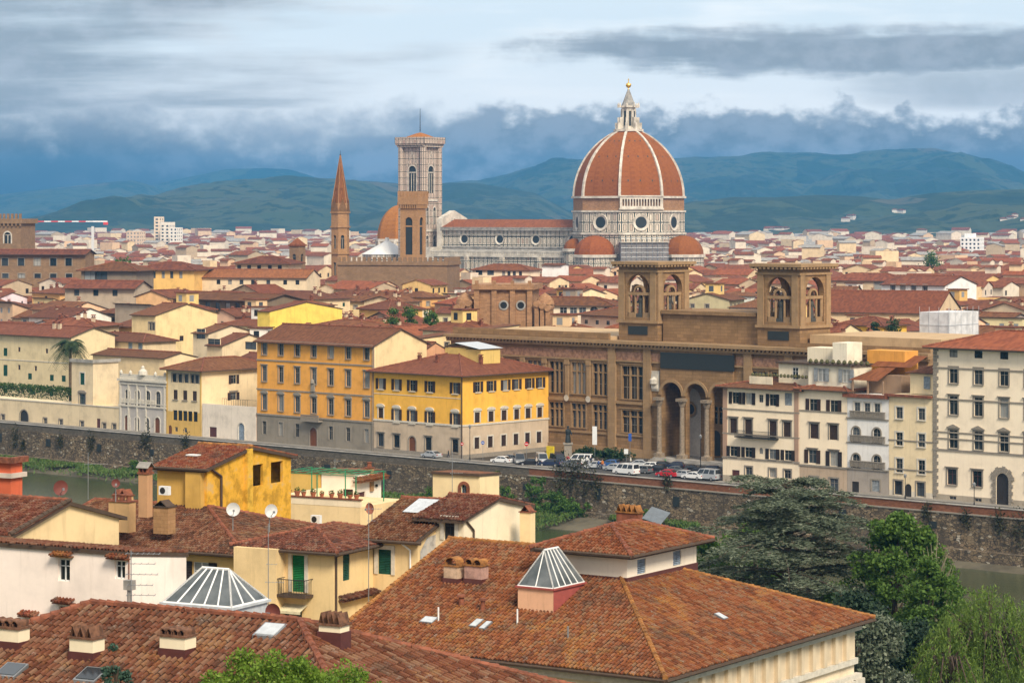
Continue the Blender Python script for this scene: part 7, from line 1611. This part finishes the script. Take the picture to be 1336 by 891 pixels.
aerial('tall television antenna with many arms in front of the white house', 171, 718, 795, 106, ((.95, 1.2, 7), (.78, 1.0, 5), (.6, 1.1, 6), (.42, .9, 5), (.25, 1.0, 5)))
aerial('tall thin antenna mast in front of the green balcony door house', 350, 683, 800, 150, ((.35, .9, 6), (.55, .5, 3))); aerial('thin antenna mast left of the turret chimney', 115, 590, 640, 185, ((.7, 1.4, 8),)); aerial('tall antenna mast in the angle of the green shuttered houses', 481, 655, 775, 160, ((.93, .8, 6), (.8, .4, 3))); aerial('thin antenna beside the arched window room', 590, 588, 660, 200, ((.8, 1.3, 9), (.6, .8, 4))); aerial('short antenna behind the white garden room', 437, 598, 612, 222, ((.8, .7, 5),))
def ac(label, px, py, Yd, s_=1.0):
    p = at(px, py, Yd); root = empty('air_conditioner', label, 'air conditioner', tuple(p), rad(-27.8)); b = MB(); b.box(-.8, 0, 0, .32, 0, .6); b.build('casing', M['whitef'], root); b = MB(); n = 16; b.poly([(-.48 + .23 * math.cos(2 * math.pi * i / n), -.012, .3 + .23 * math.sin(2 * math.pi * i / n)) for i in range(n)]); b.build('fan_grille', M['iron'], root)
ac('white air conditioner box on the wall left of the turret', 219.5, 646, 182); ac('white air conditioner box below the terrace parapet', 417, 683, 196)
p = at(192, 632, 176); ck = empty('brick_chimney', 'square brick chimney with a tiled gable cap left of the turret', 'chimney', (p.x, p.y, p.z - 2.2), rad(-27.8)); b = MB(); b.box(-1.05, 0, 0, .9, 0, 3.6); b.build('stack', plaster((.52, .29, .15)), ck); b = MB(); b.box(-1.15, .1, -.1, 1.0, 3.601, 3.75); ck.scale = (.68, .68, .80)
for x_ in (-1.05, -.6, -.15): b.box(x_, x_ + .15, 0, .9, 3.751, 4.15)
b.build('vent', M['ridge'], ck); b = MB(); roof_slab(b, [[V((-1.25, -.15, 4.15)), V((.2, -.15, 4.15)), V((.2, .45, 4.6)), V((-1.25, .45, 4.6))], [V((.2, 1.05, 4.15)), V((-1.25, 1.05, 4.15)), V((-1.25, .45, 4.6)), V((.2, .45, 4.6))]], .06); b.build('cap', [M['grey'], M['grey']], ck)
# ================================================================== trees on the near bank
def tree_root(name, label, px, Yd): p = at(px, 700, Yd); return empty(name, label, 'tree', (p.x, p.y, zt(st_of(p)[1])))
# cedar: flat layered boughs
M['cedar'] = leafmat('cedar_needles', [(.030, .044, .026), (.080, .104, .062), (.14, .166, .108), (.215, .235, .165)], .18)
cd = tree_root('cedar', 'big grey-green cedar with layered boughs right of the large villa', 1030, 228); zg = cd.location.z; TH = at(1030, 604, 228).z - zg
rr = random.Random(31); b = MB(); limb(b, [(0, 0, 0), (.1, 0, TH * .3), (-.2, .1, TH * .6), (0, 0, TH * .9)], .75, .15, 9); g = np.random.default_rng(31); P = []; 
for i in range(146):
    t = .05 + .94 * i / 145 + rr.uniform(-.01, .01); z = TH * t; a = i * 2.4 + rr.uniform(-.4, .4); L = (11.4 if t < .66 else 11.4 - (t - .66) * 23.0) * rr.uniform(.55, 1.12); d = V((math.cos(a), math.sin(a), 0)); s_ = V((-d.y, d.x, 0)); rise = rr.uniform(.02, .26)
    pts = []
    for j in range(7): f_ = j / 6; pts.append(V((0, 0, z - 1.4)) + d * L * f_ + V((0, 0, L * (rise * f_ * 1.7 - .24 * f_ ** 2.4))) + s_ * math.sin(f_ * 3 + a) * .5)
    limb(b, pts, .19 * (1.25 - t), .03, 5)
    for k_ in range(30):                       # side sprays, each a flat drooping fan
        f_ = rr.uniform(.18, 1.0); q_ = min(5, int(f_ * 6)); c_ = pts[q_].lerp(pts[q_ + 1], f_ * 6 - q_); sg = rr.choice((-1, 1)); sl_ = rr.uniform(.7, 3.1) * (1.15 - .55 * f_); dr = (d * rr.uniform(.35, .8) + s_ * sg).normalized(); n_ = int(16 + sl_ * 9)
        ff = g.uniform(0, 1, size=(n_, 1)); base_ = np.array(c_)[None, :] + np.array(dr)[None, :] * ff * sl_ + np.array([0, 0, -1.0])[None, :] * (ff ** 2) * sl_ * .22
        P.append(base_ + g.normal(size=(n_, 3)) * np.array([.26, .26, .07]))
b.build('trunk', bark, cd); leaf_obj('crown', np.concatenate(P), .40, M['cedar'], cd, (1, 1, .22), .24, 7)
def broad(name, label, px, Yd, ytop, wr, cols, leaf, nclump, per, seed, squash=.9, crad=.9, base=.12, lean=0, cat=None):
    rt = tree_root(name, label, px, Yd); TH = at(px, ytop, Yd).z - rt.location.z; g = np.random.default_rng(seed); rr = random.Random(seed)
    b = MB(); limb(b, [(0, 0, 0), (.1, .05, TH * .3), (lean * .3, 0, TH * .6), (lean, 0, TH * .92)], wr * .075 + .08, .05, 8); cen = []
    for i in range(nclump):
        t = base + (1 - base) * (rr.random() ** .8); prof = math.sin(math.pi * min(1, max(.04, (t - base + .10) / (1.10 - base))) ** .85) ** .6; a = rr.uniform(0, 2 * math.pi); rad_ = wr * prof * rr.uniform(.45, 1.05)
        c_ = V((math.cos(a) * rad_ + lean * t, math.sin(a) * rad_, TH * t * .97)); cen.append(c_)
        if i % 4 == 0: limb(b, [(lean * t * .6, 0, TH * t * .7), (c_.x * .5, c_.y * .5, TH * t * .86), tuple(c_)], .10, .025, 5)
    b.build('trunk', bark, rt); leaf_obj('crown', clump_pts(g, cen, crad, per, .75), leaf, cols, rt, None, .6, seed); return rt
M['lime'] = leafmat('fresh_green_leaves', [(.030, .060, .010), (.068, .135, .020), (.115, .205, .032), (.18, .275, .06)], .38)
M['pine'] = leafmat('dark_pine_leaves', [(.010, .022, .012), (.022, .045, .02), (.04, .07, .035)], .1)
broad('leafy_tree', 'fresh bright green tree between the cedar and the willow', 1165, 222, 668, 6.0, M['lime'], .34, 140, 210, 41, crad=.95, base=.10, lean=.5)
broad('leafy_tree', 'shorter bright green tree at the right flank of the fresh green tree', 1212, 212, 728, 3.0, M['lime'], .32, 60, 200, 42, crad=.9, base=.1)
broad('leafy_tree', 'lower mid-green tree between the fresh green tree and the willow', 1205, 206, 790, 3.4, M['lime'], .3, 60, 190, 47, crad=.8, base=.05)
broad('dark_tree', 'dark evergreen in the shade below the cedar', 1120, 205, 770, 4.6, M['pine'], .34, 90, 200, 43, crad=1.1, base=.05)
broad('dark_tree', 'dark grey-green conifer at the bottom beside the villa cornice', 1150, 185, 800, 3.4, M['cedar'], .3, 70, 180, 44, crad=.9, base=.05)
broad('dark_tree', 'shadowy evergreen filling the gap left of the willow', 1195, 200, 800, 3.6, M['pine'], .34, 70, 200, 45, crad=1.1, base=.05)
broad('leafy_tree', 'green undergrowth tree behind the large villa attic', 925, 240, 690, 3.0, M['leafM'], .34, 40, 160, 46, crad=.9, base=.1)
broad('leafy_tree', 'bright green tree glimpsed through the boughs of the cedar', 985, 242, 660, 4.2, M['lime'], .32, 60, 170, 48, crad=.9, base=.1)
# willow
M['willow'] = leafmat('willow_leaves', [(.05, .09, .015), (.11, .18, .028), (.165, .25, .045), (.23, .31, .075)], .42)
def willow(label, px, Yd, ytop, wr, seed, ns=420):
    rt = tree_root('willow', label, px, Yd); TH = at(px, ytop, Yd).z - rt.location.z; rr = random.Random(seed); b = MB(); limb(b, [(0, 0, 0), (.2, 0, TH * .35), (0, .1, TH * .7), (0, 0, TH * .93)], .5, .1, 8); P = []
    for i in range(ns):
        a = rr.uniform(0, 2 * math.pi); r_ = wr * math.sqrt(rr.random()); zt_ = TH * (1 - .42 * (r_ / wr) ** 1.8) - rr.uniform(0, TH * .30) * rr.random(); L = rr.uniform(1.6, 4.8); x, y = r_ * math.cos(a), r_ * math.sin(a); n_ = int(L * 15)
        for j in range(n_): f_ = j / n_; P.append((x * (1 + .08 * f_) + rr.gauss(0, .13) * (1.2 - f_ * .5), y * (1 + .08 * f_) + rr.gauss(0, .13), zt_ + .4 * math.sin(f_ * 3) - L * f_))
        if i % 12 == 0: limb(b, [(0, 0, TH * .55), (x * .5, y * .5, TH * .8), (x, y, zt_)], .1, .03, 5)
    b.build('trunk', bark, rt); leaf_obj('crown', P, .30, M['willow'], rt, (.35, .35, 1.0), .28, seed)
willow('large drooping willow at the lower right corner', 1290, 195, 760, 6.2, 61, 760); willow('smaller willow left of the large corner willow', 1238, 188, 800, 2.6, 62, 200)
b = MB(); rt = tree_root('bare_tree', 'thin half-bare pale twigs above the willow', 1222, 216); TH = at(1222, 705, 216).z - rt.location.z; rr = random.Random(5)
for i in range(46): a = rr.uniform(0, 6.28); z = rr.uniform(.5, .85) * TH; L = rr.uniform(1.2, 3.4); e = V((math.cos(a) * L * .5, math.sin(a) * L * .5, z + L)); limb(b, [(0, 0, z - 1), tuple(V((0, 0, z - 1)).lerp(e, .5) + V((rr.gauss(0, .2), 0, -.1))), tuple(e)], .05, .014, 4)
limb(b, [(0, 0, 0), (0, 0, TH * .9)], .2, .05, 6); b.build('trunk', plain('pale_twig', (.22, .19, .13), .9), rt)
# bushes on the slope right under the viewpoint
M['bush'] = leafmat('bush_leaves', [(.05, .10, .012), (.11, .20, .02), (.19, .30, .035), (.26, .35, .06)], .4); M['spr'] = leafmat('blue_green_needles', [(.02, .05, .035), (.05, .10, .07), (.09, .15, .10)], .2)
def bush(name, label, px, Yd, ytop, wr, mat, leaf, seed, nclump=80, per=120, hh=3.2, pw=.8, cr=.32, drop=.26):
    p = at(px, ytop, Yd); zgr = zt(st_of(p)[1]); rt = empty(name, label, 'bush', (p.x, p.y, zgr)); top_ = p.z - zgr; g = np.random.default_rng(seed); rr = random.Random(seed); b = MB(); limb(b, [(0, 0, 0), (.1, 0, top_ * .5), (0, 0, top_ - .8)], .16, .05, 7); cen = []
    for i in range(nclump):
        x, y = rr.uniform(-1, 1), rr.uniform(-1, 1)
        if x * x + y * y > 1: continue
        zz = top_ - cr * .8 - (x * x + y * y) ** pw * hh * drop - rr.random() ** 1.5 * hh * .45 + rr.uniform(-.34, .2); cen.append((x * wr, y * wr, zz))
        if i % 3 == 0: limb(b, [(0, 0, top_ - hh * 1.05), (x * wr * .6, y * wr * .6, zz - .4), (x * wr, y * wr, zz + .2)], .03, .008, 4)
    b.build('trunk', bark, rt); leaf_obj('crown', clump_pts(g, cen, cr, per, .8), leaf, mat, rt, None, .55, seed)
bush('bush', 'bright yellow-green bush at the bottom edge below the near roof', 350, 68, 846, 1.9, M['bush'], .10, 71, 190, 170); bush('bush', 'smaller bright green bush at the bottom, right of the larger one', 448, 72, 862, 1.1, M['bush'], .10, 72, 80, 130); bush('bush', 'low bright green bush at the bottom, left of the larger one', 258, 66, 870, 1.0, M['bush'], .10, 73, 70, 130)
bush('conifer_sapling', 'blue-green conifer tip at the bottom left below the chimneys', 152, 62, 828, .62, M['spr'], .085, 74, 150, 90, 2.0, .5, .12, .95)
# growth hanging on the embankment
M['ivy'] = leafmat('wall_ivy', [(.02, .022, .012), (.05, .05, .022), (.075, .07, .03)], .15)
rr = random.Random(77)
IV = [(22, 572, .8), (31, 580, .4), (80, 575, .5), (120, 578, .7), (192, 575, .9), (243, 575, .6), (735, 622, 1.2), (750, 618, 1.0), (765, 625, 1.2), (780, 632, .7), (872, 628, .5), (1262, 676, .5), (1305, 680, .6), (1332, 690, .9), (1210, 668, .5)]
for i, (px, py, s_) in enumerate(IV):
    k_ = (px - PX0) / F; o_ = B0 + D2 * -12.5; s = (o_.x - k_ * o_.y) / (k_ * D1.y - D1.x); p = o_ + D1 * s; p.z = H - (py - PY0) / F * p.y; rt = empty('wall_plant', 'dark plant hanging on the river wall, %s from the left' % ORD[i], 'wall plant', tuple(p), rad(RIV), 'plants hanging on the river wall'); g = np.random.default_rng(200 + i)
    pts = g.normal(size=(int(320 * s_), 3)) * np.array([.95, .30, 1.5]) * s_; pts[:, 1] -= .25; leaf_obj('foliage', pts, .42, M['ivy'], rt, None, .6, 200 + i)
rr = random.Random(79)
for i, (px, yb, yt) in enumerate([(640, 690, 640), (662, 692, 655), (697, 697, 650), (706, 698, 662), (724, 702, 672), (733, 704, 680), (753, 706, 690), (715, 700, 668), (742, 705, 688), (290, 615, 600), (350, 618, 605), (175, 612, 598), (560, 640, 622), (850, 700, 682)]):
    k_ = (px - PX0) / F; o_ = B0 + D2 * -15; s = (o_.x - k_ * o_.y) / (k_ * D1.y - D1.x); p = o_ + D1 * s; hh = (yb - yt) / F * p.y; rt = empty('bank_shrub', 'green shrub at the foot of the river wall, %s from the left' % ORD[i], 'shrub', (p.x, p.y, -6.4), 0, 'shrubs along the foot of the river wall'); g = np.random.default_rng(300 + i); cen = [(g.normal() * 1.0, g.normal() * .5, hh * g.uniform(.15, .95)) for _ in range(12)]; leaf_obj('foliage', clump_pts(g, cen, .75, 50), .5, M['leafM'], rt, None, .5, 300 + i)
    b = MB(); b.tube((0, 0, 0), (0, 0, hh * .7), .08, .03, 5); b.build('stem', bark, rt)
# ================================================================== vehicles on the square
def paint(name, c): 
    m, q = newmat(name); b = finish(q, c + (1,), .28, spec=.5); b.inputs['Coat Weight'].default_value = .4; return m
PT = {'white': paint('white_paint', (.78, .78, .77)), 'silver': paint('silver_paint', (.42, .44, .46)), 'black': paint('black_paint', (.02, .02, .024)), 'blue': paint('blue_paint', (.03, .10, .28)), 'red': paint('red_paint', (.50, .02, .03)), 'grey': paint('grey_paint', (.14, .15, .16)), 'navy': paint('navy_paint', (.02, .03, .07))}
M['rubber'] = plain('tyre', (.02, .02, .02), .9); M['rim'] = plain('rim', (.45, .45, .46), .4, metal=.5); M['lampw'] = plain('headlight_glass', (.7, .7, .68), .2); M['lampr'] = plain('tail_light_glass', (.35, .01, .01), .3); M['cglass'] = plain('car_glass', (.02, .025, .03), .08, spec=.7)
def vehicle(kind):
    """profile extruded with tumblehome; x forward"""
    root = bpy.data.objects.new(kind, None); C.objects.link(root)
    if kind == 'van': L, Wd, belt, top, pr, gh = 5.2, 1.95, 1.15, 2.15, [(-2.6, .35), (-2.6, 1.2), (-2.55, 1.25), (1.75, 1.2), (2.5, .95), (2.6, .6), (2.58, .35)], [(-2.53, 1.22), (-2.42, 2.08), (-2.3, 2.15), (1.0, 2.15), (1.2, 2.1), (1.95, 1.2)]
    elif kind == 'hatchback': L, Wd, belt, top, pr, gh = 3.9, 1.7, .92, 1.48, [(-1.95, .3), (-1.95, .85), (-1.85, .96), (.85, .93), (1.75, .78), (1.95, .6), (1.93, .3)], [(-1.88, .94), (-1.55, 1.4), (-1.3, 1.48), (.1, 1.48), (.3, 1.43), (1.0, .93)]
    else: L, Wd, belt, top, pr, gh = 4.5, 1.76, .9, 1.44, [(-2.25, .3), (-2.25, .8), (-2.15, .98), (-1.6, .99), (.95, .92), (2.05, .76), (2.25, .58), (2.23, .3)], [(-1.85, .97), (-1.0, 1.38), (-.8, 1.44), (.3, 1.44), (.5, 1.4), (1.25, .93)]
    b = MB(); hw = Wd / 2
    def shell(pts, w0, w1, m_):
        n = len(pts); z0 = min(p[1] for p in pts); z1 = max(p[1] for p in pts); ww = [w0 + (w1 - w0) * (p[1] - z0) / (z1 - z0) for p in pts]
        b.poly([(p[0], -w, p[1]) for p, w in zip(pts, ww)][::-1], m_); b.poly([(p[0], w, p[1]) for p, w in zip(pts, ww)], m_)
        for i in range(n): j = (i + 1) % n; b.poly([(pts[i][0], -ww[i], pts[i][1]), (pts[i][0], ww[i], pts[i][1]), (pts[j][0], ww[j], pts[j][1]), (pts[j][0], -ww[j], pts[j][1])][::-1] if False else [(pts[j][0], -ww[j], pts[j][1]), (pts[j][0], ww[j], pts[j][1]), (pts[i][0], ww[i], pts[i][1]), (pts[i][0], -ww[i], pts[i][1])], m_)
    shell(pr, hw, hw * .97, 0); shell(gh, hw * .95, hw * .82, 0); body = b.build('body', [PT['white']], root); body.material_slots[0].link = 'OBJECT'; body.material_slots[0].material = PT['white']
    b = MB(); zt_ = max(p[1] for p in gh); zb_ = min(p[1] for p in gh)
    sidx = lambda z: hw * .95 + (hw * .82 - hw * .95) * (z - zb_) / (zt_ - zb_) + .012
    z0, z1 = zb_ + .06, zt_ - .12; xb, xf = gh[0][0] + .25, gh[-1][0] - .2; xb1, xf1 = gh[1][0] + .12, gh[-2][0] - .02
    n_ = 3 if kind == 'van' else 2
    for i in range(n_):
        f0, f1 = i / n_ + .02, (i + 1) / n_ - .02
        for sg in (-1, 1): b.poly([(xb + (xf - xb) * f0, sg * sidx(z0), z0), (xb + (xf - xb) * f1, sg * sidx(z0), z0), (xb1 + (xf1 - xb1) * f1, sg * sidx(z1), z1), (xb1 + (xf1 - xb1) * f0, sg * sidx(z1), z1)][::sg])
    b.build('side_window', M['cglass'], root)
    b = MB(); (x0, za), (x1, zb2) = gh[-1], gh[-2]; e = .015; b.poly([(x0 + e, -hw * .86, za + .04), (x0 + e, hw * .86, za + .04), (x1 + e * 2, hw * .76, zb2 + e), (x1 + e * 2, -hw * .76, zb2 + e)]); b.build('windscreen', M['cglass'], root)
    b = MB(); (x0, za), (x1, zb2) = gh[0], gh[1]; b.poly([(x0 - e, hw * .84, za + .06), (x0 - e, -hw * .84, za + .06), (x1 - e * 2, -hw * .74, zb2), (x1 - e * 2, hw * .74, zb2)]); b.build('rear_window', M['cglass'], root)
    R_ = .34 if kind == 'van' else .31
    for x in (-L * .3, L * .32):
        for sg in (-1, 1):
            b = MB(); b.tube((x, sg * (hw - .2), R_), (x, sg * (hw + .015), R_), R_, n=16); wh = b.build('wheel', M['rubber'], root); b = MB(); b.tube((x, sg * (hw + .0151), R_), (x, sg * (hw + .025), R_), R_ * .62, n=12); b.build('rim', M['rim'], wh)
    for sg in (-1, 1):
        b = MB(); b.box(L / 2 - .12, L / 2 + .01, sg * hw * .72 - .18, sg * hw * .72 + .18, .58, .74); b.build('headlight', M['lampw'], root); b = MB(); b.box(-L / 2 - .012, -L / 2 + .1, sg * hw * .8 - .13, sg * hw * .8 + .13, .62, .88); b.build('tail_light', M['lampr'], root)
    return root
PROTO = {k_: vehicle(k_) for k_ in ('van', 'hatchback', 'sedan')}; used = set()
CARS = [('sedan', 'white', 655, 604, 8, 'white car parked beside the yellow palace, first of the row'), ('van', 'grey', 677, 605, 140, 'dark grey van nose-on next to the white car by the palace'), ('sedan', 'black', 692, 607, 35, 'black car among the parked vans below the palace corner'), ('van', 'silver', 707, 605, 140, 'silver van parked behind the black car at the palace corner'), ('van', 'navy', 728, 606, 150, 'navy van parked second right of the palace corner'), ('van', 'white', 757, 606, 25, 'white van with open ground before it, at the square entrance'), ('hatchback', 'blue', 795, 609, 20, 'blue hatchback in the middle of the square'), ('van', 'white', 817, 619, 0, 'long white van parked along the river parapet'), ('hatchback', 'white', 846, 612, 25, 'white hatchback alone in the square, before the porch'), ('hatchback', 'black', 856, 616, 20, 'black hatchback right of the lone white hatchback'), ('sedan', 'red', 871, 622, 5, 'red car by the parapet before the porch'), ('sedan', 'grey', 881, 617, 15, 'grey car behind the red car'), ('hatchback', 'silver', 890, 623, 0, 'silver hatchback right of the red car'), ('sedan', 'white', 905, 625, 4, 'white car by the parapet left of the last van'), ('van', 'silver', 923, 626, 0, 'silver van by the parapet, last before the cedar'), ('sedan', 'black', 900, 616, 30, 'black car in the back row left of the porch columns'), ('hatchback', 'navy', 926, 617, 20, 'navy hatchback at the end of the back row'), ('hatchback', 'silver', 776, 611, 30, 'silver hatchback between the open white van and the blue one'), ('sedan', 'silver', 833, 609, 30, 'silver car half hidden by the lone white hatchback'), ('sedan', 'black', 300, 571, 0, 'black car parked by the white annex on the left street'), ('hatchback', 'grey', 666, 602, 12, 'small grey hatchback squeezed between the white car and dark grey van'), ('sedan', 'navy', 718, 608, 20, 'navy car in front of the silver van'), ('hatchback', 'grey', 745, 609, 10, 'dark grey hatchback left of the open white van'), ('sedan', 'silver', 802, 614, 5, 'silver car behind the long white van'), ('hatchback', 'grey', 838, 617, 6, 'dark grey hatchback at the nose of the long white van'), ('sedan', 'black', 862, 611, 25, 'black car in the third row behind the red car'), ('hatchback', 'navy', 880, 612, 25, 'navy hatchback in the third row before the porch steps'), ('sedan', 'black', 911, 619, 15, 'black car in the second row near the porch lamp'), ('sedan', 'silver', 563, 597, 0, 'pale car parked before the yellow palace door')]
for kind, colr, px, py, yaw, lb in CARS:
    o = PROTO[kind] if kind not in used else copy_tree(PROTO[kind]); used.add(kind); p = onz(px, py, .01); o.location = p; o.rotation_euler = (0, 0, rad(RIV + 180 + yaw)); o.scale = (.93, .93, .93); tag(o, lb, 'van' if kind == 'van' else 'car', 'vehicles parked on the river street'); o.name = 'van' if kind == 'van' else 'car'
    for ch in o.children:
        if ch.name.startswith('body'): ch.material_slots[0].link = 'OBJECT'; ch.material_slots[0].material = PT[colr]
# ---- people
def person(label, px, py, yaw, top_c, leg_c, stride=.16):
    p = onz(px, py, .01); me = bpy.data.meshes.new('person'); sk = [((0, 0, .95), .15), ((0, 0, 1.15), .14), ((0, 0, 1.38), .17), ((0, 0, 1.52), .06), ((0, -.02, 1.62), .095), ((0, -.01, 1.74), .085), ((-.09, 0, .88), .095), ((-.10, -stride, .48), .065), ((-.10, -stride * .6, .08), .05), ((.09, 0, .88), .095), ((.10, stride, .48), .065), ((.10, stride * 1.3, .08), .05), ((-.2, 0, 1.40), .07), ((-.26, .08, 1.12), .05), ((-.25, -.06, .86), .04), ((.2, 0, 1.40), .07), ((.26, -.06, 1.12), .05), ((.25, -.18, .90), .04), ((-.10, -stride * .6 - .16, .05), .035), ((.10, stride * 1.3 - .16, .05), .035)]
    ed = [(0, 1), (1, 2), (2, 3), (3, 4), (4, 5), (0, 6), (6, 7), (7, 8), (0, 9), (9, 10), (10, 11), (2, 12), (12, 13), (13, 14), (2, 15), (15, 16), (16, 17), (8, 18), (11, 19)]
    me.from_pydata([s[0] for s in sk], ed, []); o = bpy.data.objects.new('person', me); C.objects.link(o); mdf = o.modifiers.new('skin', 'SKIN'); me.skin_vertices if me.skin_vertices else None
    bm = bmesh.new(); bm.from_mesh(me); ly = bm.verts.layers.skin.verify(); bm.verts.ensure_lookup_table()
    for v_, s in zip(bm.verts, sk): v_[ly].radius = (s[1], s[1]); v_[ly].use_root = False
    bm.verts[0][ly].use_root = True; bm.to_mesh(me); bm.free(); o.modifiers.new('sub', 'SUBSURF').levels = 1
    m, q = newmat('clothing'); z = q.n('ShaderNodeSeparateXYZ', None, Vector=q.n('ShaderNodeTexCoord').outputs['Object']).outputs[2]
    c = q.ramp(q.m('DIVIDE', z, 2.0), [(0, (.03, .025, .02)), (.05, leg_c), (.47, top_c), (.77, (.45, .27, .19)), (.865, (.05, .03, .02))], 'CONSTANT'); finish(q, c, .8); me.materials.append(m)
    o.location = p; o.rotation_euler = (0, 0, rad(yaw)); tag(o, label, 'person')
person('person in a white top walking before the white van', 766, 607, 40, (.7, .7, .7), (.03, .03, .05)); person('person in dark jacket beside the white topped walker', 771, 607.5, 60, (.04, .05, .09), (.05, .05, .08)); person('person in orange top standing left of the blue hatchback', 786, 612, -30, (.55, .18, .04), (.05, .06, .12)); person('person in dark red jacket by the navy van', 741, 606, 10, (.35, .05, .06), (.04, .04, .06)); person('person in blue top by the silver hatchback', 781, 612, 120, (.08, .14, .35), (.04, .04, .05)); person('person in black walking on the pavement left of the yellow palace corner', 585, 598, 90, (.03, .03, .03), (.03, .03, .05)); person('person in a light jacket by the parapet before the white vans', 700, 608, 70, (.5, .45, .4), (.05, .05, .08)); person('person in green top crossing behind the red car', 868, 609, 100, (.1, .25, .12), (.04, .04, .06)); person('person in a pale shirt near the porch steps', 823, 608, 80, (.6, .58, .5), (.05, .05, .06))
# ---- lamps, signs, kiosk, bin
def lamp(label, px, py, hh=5.5):
    p = onz(px, py, .0); rt = empty('street_lamp', label, 'street lamp', tuple(p)); b = MB(); b.tube((0, 0, 0), (0, 0, hh), .08, .05, 7); b.tube((0, 0, 0), (0, 0, .8), .16, .1, 8); b.build('post', M['iron'], rt); b = MB(); b.lathe((0, 0, hh), [(.06, 0), (.2, .12), (.26, .5), (.3, .52), (.05, .75), (0, .85)], 8); b.build('lantern', M['metal'], rt)
lamp('street lamp before the grey ground floor of the orange palace', 374, 579); lamp('street lamp before the yellow palace corner', 613, 601, 6); lamp('street lamp before the peach house', 1181, 652, 3.5); lamp('short street lamp before the large cream palazzo', 1271, 662, 3.2); lamp('street lamp in the square beside the porch', 914, 612, 5.5)
def sign(name, label, px, py, hh, shape, colr, w=.6, h=.6):
    p = onz(px, py, 0); rt = empty(name, label, 'sign', tuple(p), rad(-20)); b = MB(); b.tube((0, 0, 0), (0, 0, hh), .04, .04, 6); b.build('post', M['metal'], rt); b = MB(); zc = hh - h / 2
    if shape == 'round': n = 18; b.tube((0, -.045, zc), (0, -.075, zc), w / 2, n=n)
    else: b.box(-w / 2, w / 2, -.075, -.045, zc - h / 2, zc + h / 2)
    b.build('sign_plate', colr, rt); 
    if shape == 'round': b = MB(); b.box(-w * .33, w * .33, -.085, -.076, zc - .07, zc + .07); b.build('white_bar', M['whitef'], rt)
sr = plain('sign_red', (.55, .02, .02), .5); sbl = plain('sign_blue', (.03, .10, .40), .5)
sign('road_sign', 'round red no entry sign with white bar by the vans', 687, 606, 4.2, 'round', sr, .8, .8); sign('road_sign', 'tall white banner sign on a post in the square', 776, 604, 6.8, 'box', M['whitef'], .9, 3.4); sign('road_sign', 'round red sign on a post below the yellow palace', 603, 602, 3.6, 'round', sr, .6, .6); sign('road_sign', 'small blue sign on a post before the library pavilion', 822, 605, 5.6, 'box', sbl, .6, 1.4); sign('road_sign', 'dark blue round sign before the yellow palace flank', 630, 600, 3.6, 'round', sbl, .7, .7); sign('road_sign', 'white square sign on a post beside the pale shirted person', 817, 610, 3.4, 'box', M['whitef'], .8, .9)
p = onz(718, 603, 0); yb = empty('yellow_panel', 'bright yellow panel on legs beside the palace corner', 'panel', tuple(p), rad(-42)); b = MB(); b.box(-.9, .9, -.1, .1, .5, 3.0); b.build('panel', plain('yellow_panel', (.75, .55, .02), .6), yb); b = MB(); b.box(-.8, -.7, -.05, .05, 0, .499); b.box(.7, .8, -.05, .05, 0, .499); b.build('leg', M['iron'], yb)
p = onz(741, 602, 0); mo = empty('monument', 'dark bronze statue on a stone plinth before the library', 'statue', tuple(p), 0); b = MB(); b.box(-1.1, 1.1, -1.1, 1.1, 0, .6); b.box(-.7, .7, -.7, .7, .601, 3.2); b.box(-.9, .9, -.9, .9, 3.201, 3.5); b.build('plinth', M['trim'], mo); o = inst('figure', wmesh('bronze', lambda: (lambda b: (b.lathe((0, 0, 0), [(.55, 0), (.5, .8), (.4, 1.5), (.52, 2.1), (.48, 2.4), (.15, 2.6), (.14, 2.72), (.22, 2.9), (.2, 3.1), (0, 3.2)], 10), b.tube((.42, 0, 2.3), (.7, -.3, 1.5), .14, .1, 6), b.mesh('figure', [M['libd']]))[-1])(MB())), mo, (0, 0, 3.5))
g = np.random.default_rng(9)
for i, (px, py, s_) in enumerate(((752, 603, 1.2), (768, 602, 1.0), (790, 603, 1.1), (735, 603, .8))):
    p = onz(px, py, 0); p = p + D2 * 3; rt = empty('square_bush', '%s from left of the green bushes before the library wall' % ORD[i], 'bush', tuple(p), 0, 'bushes before the library wall'); b = MB(); b.tube((0, 0, 0), (0, 0, 1.2), .1, .05, 5); b.build('stem', bark, rt); leaf_obj('foliage', clump_pts(g, [(g.normal() * 1.0, g.normal() * .6, g.uniform(.6, 2.0)) for _ in range(14)], .8 * s_, 60), .45, M['leafD'], rt, None, .6, 400 + i)
